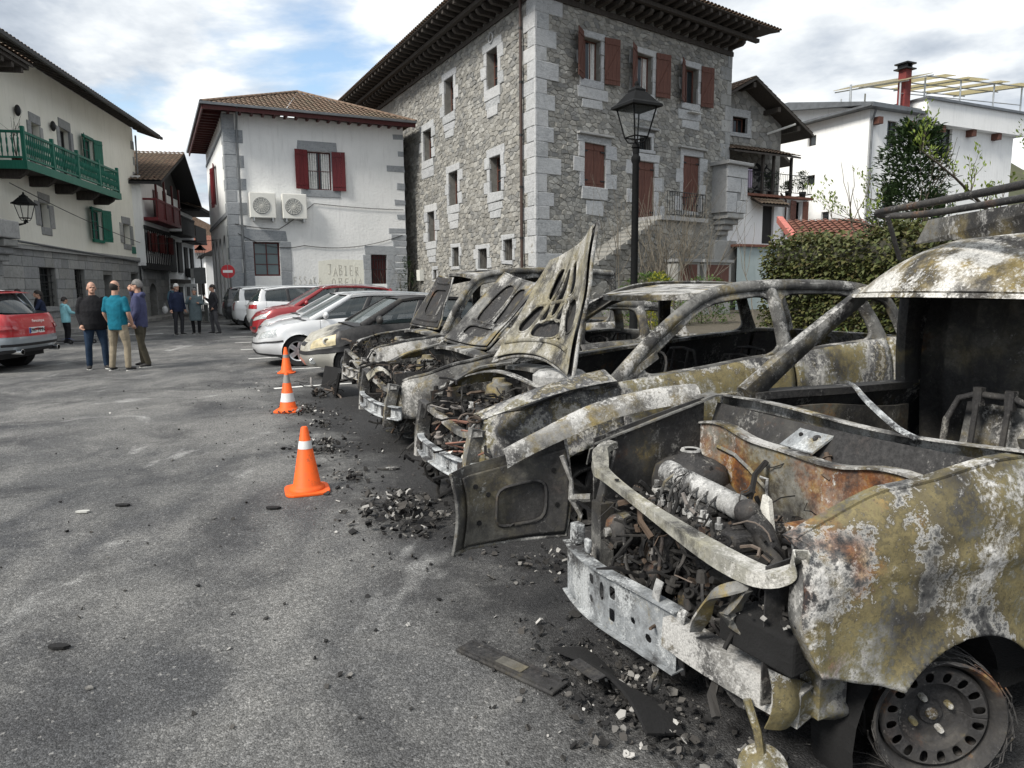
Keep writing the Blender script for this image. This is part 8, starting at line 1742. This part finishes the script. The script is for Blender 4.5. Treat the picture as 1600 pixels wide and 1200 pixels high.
    for an, sx in ank:
        f = MB(); d = Vector((sx*.25,-1,0)).normalized(); b0 = Vector((an.x, an.y, 0)); f.ell(b0+Vector((0,.0,.055*k)), (.046*k,.055*k,.05*k), 10, 6); f.ell(b0+d*.06*k+Vector((0,0,.045*k)), (.047*k,.07*k,.036*k), 10, 6); f.ell(b0+d*.125*k+Vector((0,0,.036*k)), (.045*k,.055*k,.028*k), 10, 6)
        f.v = [(p[0], p[1], max(p[2], .012)) for p in f.v]; s_ = remeshed(f, 'shoe', shoe, t, .010, 2)
        m_ = MB(); m_.prism([(b0.x+d.x*.055*k+.05*k*math.cos(a)*1.0, b0.y+d.y*.055*k+.125*k*math.sin(a), .002) for a in [2*PI*i/16 for i in range(16)]], (0,0,.014)); m_.build('sole', 'shoe_sole', s_)
    return t
DOWN = (.0,.0)
person('stocky bald man in a black jacket and jeans, arms at his sides', (-8.35,14.25), R(38), 1.74, 'cloth_black', 'cloth_jeans', 'hair_grey', True, (((-.05,.05,-.28),(-.03,-.06,-.50)),((.06,.02,-.29),(.08,-.06,-.52))), build=1.22, coat=.12, feet=((-.14,.03),(.15,-.06)))
person('man in a teal tee shirt and khaki trousers seen from behind', (-7.72,13.95), R(172), 1.76, 'cloth_teal', 'cloth_khaki', 'hair_dark', True, (((-.06,.0,-.28),(-.04,-.12,-.50)),((.06,.0,-.28),(.05,-.12,-.50))), sleeve=False, build=1.12, feet=((-.17,.0),(.16,.02)), collar=False)
person('man in a purple blue hoodie holding a hand over his face', (-7.62,14.6), R(-80), 1.78, 'cloth_purple', 'cloth_olive', 'hair_grey', False, (((-.05,-.10,-.26),(.10,-.16,.12)),((.06,.02,-.28),(.06,-.10,-.50))), build=1.08, coat=.06, hood=True, feet=((-.16,-.06),(.12,.12)), lean=.0)
person('grey-haired person in a navy jacket among the three far people', (-11.5,24.6), R(60), 1.76, 'cloth_navy', 'cloth_charcoal', 'hair_white', build=1.05, coat=.08)
person('woman in a long grey quilted coat with a patterned scarf', (-11.05,24.95), R(15), 1.60, 'cloth_pattern', 'cloth_black', 'hair_grey', False, (((-.08,-.10,-.22),(.05,-.24,-.08)),((.08,-.06,-.24),(-.02,-.22,-.22))), build=1.1, coat=.22, hem=.28)
person('dark-haired man in a dark jacket standing right of the far group', (-10.45,25.05), R(-55), 1.72, 'cloth_charcoal', 'cloth_grey', 'hair_dark', False, (((-.06,-.06,-.26),(.02,-.22,-.14)),((.06,.06,-.26),(.0,-.06,-.46))), build=1.08, coat=.1, feet=((-.12,-.05),(.2,.1)))
pw = person('person in a pale blue jacket walking up the street with a white bag', (-17.3,36.6), R(175), 1.74, 'cloth_skyblue', 'cloth_navy', 'hair_dark', feet=((-.10,.16),(.10,-.14)), hood=True, coat=.08)
t = thing('shopping_bag', 'white plastic bag hanging beside the person walking up the street', 'bag', (-17.75,36.6,.35)); MB().ell((0,0,.16), (.16,.1,.2), 10, 8).build('bag_body', 'cloth_white', t, smooth=60); MB().tube([(-.06,0,.33),(0,0,.5),(.06,0,.33)], .01, 5).build('handle', 'cloth_white', t)
person('child in a light blue hooded jacket standing with a scooter', (-13.1,20.95), R(150), 1.38, 'cloth_lightblue', 'cloth_black', 'hair_dark', False, (((-.06,-.06,-.22),(.0,-.24,-.26)),((.08,-.04,-.24),(.10,-.24,-.30))), hood=True, coat=.12, build=1.02)
person('girl with long dark hair and dark jacket leaning on a scooter', (-13.75,21.1), R(-60), 1.56, 'cloth_navy', 'cloth_black', 'hair_dark', False, (((-.05,-.12,-.22),(.0,-.34,-.28)),((.05,-.12,-.22),(.02,-.34,-.28))), long_hair=True, coat=.05, lean=-.9)
person('dark-haired youngster in black behind the police car', (-14.3,21.6), R(-40), 1.58, 'cloth_black', 'cloth_black', 'hair_dark', long_hair=True)
person('youngster half hidden by the police car roof', (-15.1,21.9), R(-20), 1.62, 'cloth_grey', 'cloth_black', 'hair_dark')
def scooter(label, loc, rz):
    t = thing('kick_scooter', label, 'scooter', (*loc,0), rz, 'kick scooters')
    MB().bb(-.055,-.3,.07,.055,.22,.10).build('deck', 'black_plastic', t, bevel=.01); MB().tube([(0,-.30,.09),(0,-.24,.82)], .018, 8).build('steering_column', 'iron', t); MB().tube([(-.19,-.24,.83),(.19,-.24,.83)], .016, 8).build('handlebar', 'black_plastic', t)
    for y in (-.34,.26): MB().lathe([(.02,-.015),(.06,-.015),(.065,0),(.06,.015),(.02,.015)], ax='X', n=18, c=(0,y,.065)).build('wheel', 'rubber', t)
    MB().sheet(lambda u, v: (-.03+.06*u, .16+.16*v, .12+.05*math.sin(v*2)), 3, 5, .004).build('mudguard', 'scooter_blue', t)
scooter('blue-finned kick scooter held by the child in light blue', (-12.72,20.95), R(120)); scooter('dark kick scooter held by the long-haired girl', (-13.4,20.85), R(-60))
# ------------------------------------------------------------------ traffic cones
def cone(label, loc, h=.5, band='two', rz=0):
    t = thing('traffic_cone', label, 'traffic cone', (*loc,0), rz, 'orange traffic cones'); k = h/.5
    mb = MB(); s_ = .155*k; pts = []
    for i in range(32):
        a = 2*PI*i/32; c, s = math.cos(a), math.sin(a); q = (abs(c)**5+abs(s)**5)**(-1/5); pts.append((s_*q*c*1.06, s_*q*s*1.06))
    mb.prism([(x,y,.0) for x, y in pts], (0,0,.022*k)); mb.build('base', 'cone_orange', t, bevel=.006)
    r = lambda z: .112*k-(z/(.5*k))*.088*k
    MB().lathe([(.135*k,.022*k),(.132*k,.034*k),(.118*k,.045*k),(r(.06*k),.06*k),(r(h-.01),h-.01),(r(h)-.006,h),(r(h)-.016,h-.004),(r(h)-.018,h-.06)], n=32).build('shell', 'cone_orange', t, smooth=40)
    bands = {'one': [(.335,.395,'cone_white')], 'two': [(.13,.24,'cone_white'),(.37,.47,'cone_grey')], 'grey': [(.30,.36,'cone_grey')]}[band]
    for z0, z1, m_ in bands: MB().lathe([(r(z0*k)+.0015,z0*k),(r(z1*k)+.0015,z1*k)], n=32).build('reflective_band', m_, t, smooth=40)
    return t
cone('nearest orange traffic cone, with one thin white band', (-1.63,5.46), .52, 'one', R(20)); cone('middle orange cone with a white and a grey band', (-2.92,9.12), .51, 'two', R(5)); cone('farthest orange cone, in front of the silver estate wheel', (-4.25,13.3), .49, 'grey', R(10))
# ------------------------------------------------------------------ street lamp
t = thing('street_lamp', 'black lantern street lamp on a tall post behind the burnt cars', 'street lamp', (2.16,12.6,0), R(28))
MB().lathe([(.13,0),(.13,.08),(.10,.12),(.10,.7),(.12,.74),(.075,.82),(.064,1.4),(.057,3.65),(.078,3.7),(.078,3.76),(.052,3.8),(.062,3.88),(.046,3.94)], n=18).build('post', 'lamp_paint', t, smooth=35)
lantern(t, (0,0,3.92), 1.06)
# ------------------------------------------------------------------ plants
def leafcard(V_, F_, p, d, up, L, W, fold=.25):
    d = d.normalized(); s = d.cross(up); s = s.normalized() if s.length > .05 else Vector((1,0,0)); n = s.cross(d); b = len(V_)
    V_ += [p, p+d*L*.5+s*W*.5+n*W*fold, p+d*L, p+d*L*.5-s*W*.5+n*W*fold, p+d*L*.5]; F_ += [(b,b+1,b+4),(b+1,b+2,b+4),(b,b+4,b+3),(b+4,b+2,b+3)]
def leaves(pts, L, W, seed, droop=.3, per=1):
    r_ = random.Random(seed); V_, F_ = [], []
    for p, d in pts:
        for _ in range(per):
            dd = d+Vector((r_.gauss(0,.6), r_.gauss(0,.6), r_.gauss(-droop,.5))); leafcard(V_, F_, Vector(p)+Vector((r_.gauss(0,L*.35), r_.gauss(0,L*.35), r_.gauss(0,L*.3))), dd, Vector((r_.uniform(-.5,.5), r_.uniform(-.5,.5), 1)), L*r_.uniform(.6,1.25), W*r_.uniform(.7,1.2))
    mb = MB(); mb.add(V_, F_); return mb
# ivy-covered garden wall
IW = thing('ivy_wall', 'high garden wall covered with dark ivy behind the burnt cars', 'wall', row(6.5, 2))
mb = MB(); q = [row(6.5,-6), row(6.95,-6), row(6.95,6.0), row(6.5,6.0)]; mb.prism([(p.x,p.y,.0) for p in q], (0,0,2.12)); mb.build('wall_body', 'ivy_wall_stone', IW, world=True)
r_ = random.Random(2); pts = []
for i in range(26000):
    s = r_.uniform(-3.2,6.12); z = 2.2*r_.random()**.85; bump = .10+.12*abs(math.sin(s*2.3+z*3))*r_.random()
    if z > 1.95: bump = r_.uniform(-.4,.15); z += .16*abs(math.sin(s*1.9))*r_.random()+.05
    if r_.random() < .10*(1+math.sin(s*3.1+z*2)): continue
    pts.append((row(6.5-bump, s, z), -CX+Vector((0,0,-.3))))
for i in range(5200):
    s = r_.uniform(-3.2,6.1); q_ = r_.random(); pts.append((row(6.42+.5*q_, s, 2.1+.06*math.sin(s*5)+.16*r_.random()*abs(math.sin(s*1.7+1))), Vector((r_.gauss(0,.6),r_.gauss(0,.6),.7))))
for i in range(4000): s = r_.uniform(-3.2,6.1); pts.append((row(6.42-.14*r_.random(), s, r_.uniform(1.5,2.15)), -CX+Vector((0,0,-.2))))
for i in range(900): z = r_.uniform(0,2.2); pts.append((row(r_.uniform(6.45,6.95), 6.02+.12*r_.random(), z), CY))
leaves(pts, .072, .062, 4).build('ivy_leaves', 'leaf_ivy', IW, world=True, kind='stuff')
# pale-flowered perennials at the foot of the wall, seen through the car windows
t = thing('flower_clump', 'green clump with small white flowers below the ivy wall', 'plant', row(5.75, 4.6)); pts = [(row(5.75+r_.gauss(0,.18), 4.6+r_.gauss(0,.5), .3+.5*r_.random()), Vector((r_.gauss(0,.5),r_.gauss(0,.5),1))) for _ in range(260)]
leaves(pts, .22, .03, 6, 0).build('foliage', 'leaf_bush', t, world=True, kind='stuff')
mb = MB()
for i in range(16): mb.ell(row(5.72+r_.gauss(0,.16), 4.6+r_.gauss(0,.4), .7+.2*r_.random()), (.03,.03,.025), 6, 4)
mb.build('blossom', 'petal', t, world=True, kind='stuff')
# laurel tree
def grow(mb, p, d, L, r0, n, depth, r_, ends, spread=.55, up=.15):
    path = [p]; rad = [r0]
    for i in range(n): d = (d+Vector((r_.gauss(0,.16), r_.gauss(0,.16), up*.4+r_.gauss(0,.08)))).normalized(); path.append(path[-1]+d*L/n); rad.append(r0*(1-.55*(i+1)/n))
    mb.tube(path, rad, 6 if r0 > .02 else 4)
    if depth == 0: ends += [(q, d) for q in path[1:]]; return
    for k in range(3 if depth > 1 else 4):
        i = r_.randint(max(1,n//2), n); a = r_.uniform(0, 2*PI); dd = (d+Vector((math.cos(a)*spread, math.sin(a)*spread, r_.uniform(-.1,.4)))).normalized(); grow(mb, path[i], dd, L*r_.uniform(.5,.75), rad[i]*.7, max(3,n-1), depth-1, r_, ends, spread, up)
    ends.append((path[-1], d))
t = thing('laurel_tree', 'dense dark evergreen tree behind the ivy wall', 'tree', tuple(row(9.0, 5.75)-Vector((0,0,.15)))); r_ = random.Random(12); mb = MB(); ends = []
for k in range(5): grow(mb, Vector((r_.gauss(0,.25),r_.gauss(0,.25),.2)), Vector((r_.gauss(0,.14),r_.gauss(0,.14),1)), 1.9, .06, 6, 2, r_, ends, .42, .3)
mb.build('trunk', 'bark', t); pts = []
for i in range(1500):
    a = r_.uniform(0,2*PI); z = 1.2+3.0*r_.random()**.8; w = .66*(1-max(0,(z-2.4)/2.0))**.5*(1+.22*math.sin(z*4+a*2)+.12*math.sin(a*5+z*7)); q = w*r_.random()**.4; pts.append((Vector((q*math.cos(a), q*math.sin(a), z)), Vector((math.cos(a),math.sin(a),.5))))
leaves(pts, .11, .042, 8, .1, 5).build('crown', 'leaf_laurel', t, kind='stuff')
# young budding tree with long arching boughs
t = thing('budding_tree', 'thin arching tree with sparse yellow green spring leaves', 'tree', (8.25, 10.7, 0)); mb = MB(); ends = []; r_ = random.Random(41)
for k, (dx, dy, L) in enumerate(((-.40,.1,3.5),(-.16,.3,3.3),(-.28,-.1,3.8),(.12,.15,3.2),(-.50,.25,3.0),(.32,-.1,3.2),(-.08,-.2,3.6))):
    d0 = CX*(-dx*.0)+Vector((dx,dy,1.1)).normalized(); p = Vector((0,0,.3)); path = [p]; rad = [.05]; dd = d0
    for i in range(12): dd = (dd+Vector((dx*.16, dy*.10, -.060+.01*r_.gauss(0,1)))+Vector((r_.gauss(0,.05),r_.gauss(0,.05),0))).normalized(); path.append(path[-1]+dd*L/10); rad.append(.05*(1-i/13))
    mb.tube(path, rad, 7)
    for i in range(3,13):
        for q in range(3): a = r_.uniform(0,6.3); grow(mb, path[i], (dd+Vector((math.cos(a),math.sin(a),.7))).normalized(), r_.uniform(.2,.5), rad[i]*.35+.002, 4, 1 if r_.random() < .4 else 0, r_, ends, .6, .2)
mb.build('trunk', 'bark', t); sel = [e for e in ends if r_.random() < .8]
leaves(sel, .075, .030, 10, -.2, 3).build('crown', 'leaf_spring', t, kind='stuff')
# bare shrub at the stair, hedge and yellow bush near the lamp
t = thing('bare_shrub', 'leafless grey shrub growing in front of the stone stair', 'shrub', tuple(SR.P(5.0,0,2.6))); mb = MB(); ends = []; r_ = random.Random(7)
for k in range(60): grow(mb, Vector((r_.gauss(0,1.1),r_.gauss(0,.6),.2)), Vector((r_.gauss(0,.35),r_.gauss(0,.35),1)), r_.uniform(2.4,4.2), .024, 6, 1, r_, ends, .4, .2)
mb.build('stem', 'twig', t)
def bush(name, label, base, rx, ry, h, mat, L, W, n, seed):
    t = thing(name, label, 'bush', base); r_ = random.Random(seed); pts = []; mb = MB(); e = []
    for k in range(9): grow(mb, Vector((r_.gauss(0,rx*.3),r_.gauss(0,ry*.3),0)), Vector((r_.gauss(0,.4),r_.gauss(0,.4),1)), h*.7, .015, 4, 1, r_, e)
    mb.build('stem', 'twig', t)
    for i in range(n):
        a = r_.uniform(0,2*PI); v = r_.random(); z = h*v; w = (1-(v-.35)**2*1.6)*(1+.2*math.sin(a*4+v*6)); q = w*r_.random()**.45; pts.append((Vector((rx*q*math.cos(a), ry*q*math.sin(a), z)), Vector((math.cos(a),math.sin(a),.6))))
    leaves(pts, L, W, seed, .1, 3).build('foliage', mat, t, kind='stuff')
bush('green_bush', 'low green bush behind the lamp post', (4.3,22.2,.3), 1.3, .8, 1.6, 'leaf_bush', .10, .05, 900, 3); bush('yellow_bush', 'small yellow-leaved bush right of the lamp post', (3.5,17.0,.3), .42, .42, 1.55, 'leaf_yellow', .07, .045, 420, 5)
bush('dark_bush', 'dark bush growing against the far foot of the stone house', tuple(SL.P(6.6,0,.8)), .6, .6, 3.2, 'leaf_laurel', .10, .06, 500, 9)
bush('garden_bush', 'dense bush in front of the stone cabinets', (6.4,23.5,.3), 1.0, .7, 1.5, 'leaf_bush', .1, .05, 500, 13)
for i, (u, o, h, lb) in enumerate(((1.0,-.5,1.3,'dark potted plant in the middle of the terrace'), (3.9,-.1,1.35,'round potted shrub at the right end of the terrace'), (2.9,-.2,.8,'small pale potted plant on the terrace'))):
    t = thing('potted_plant', lb, 'plant', tuple(FT.P(u+.9 if i == 0 else u, 6.12, o)), group='pots on the terrace'); MB().lathe([(0,0),(.14,0),(.19,.32),(0,.3)], n=14).build('pot', 'wood_black', t)
    r_ = random.Random(i+60); pts = [(Vector((r_.gauss(0,.16),r_.gauss(0,.16),.4+(h-.4)*r_.random())), Vector((0,0,1))) for _ in range(160)]; leaves(pts, .11, .05, i, .1, 3).build('foliage', ['leaf_laurel','leaf_laurel','leaf_pale'][i], t, kind='stuff'); MB().tube([(0,0,.3),(0,0,h*.8)], .02, 5).build('stem', 'twig', t)
tag(MB().sheet(lambda u, v: tuple(FT.P(-.6+.35*u, 6.4+.9*v, .1+.04*math.sin(u*9))), 8, 4, .01).build('hanging_laundry', 'laundry'), 'pale cloth hanging on the terrace rail beside the stone turret', 'laundry')
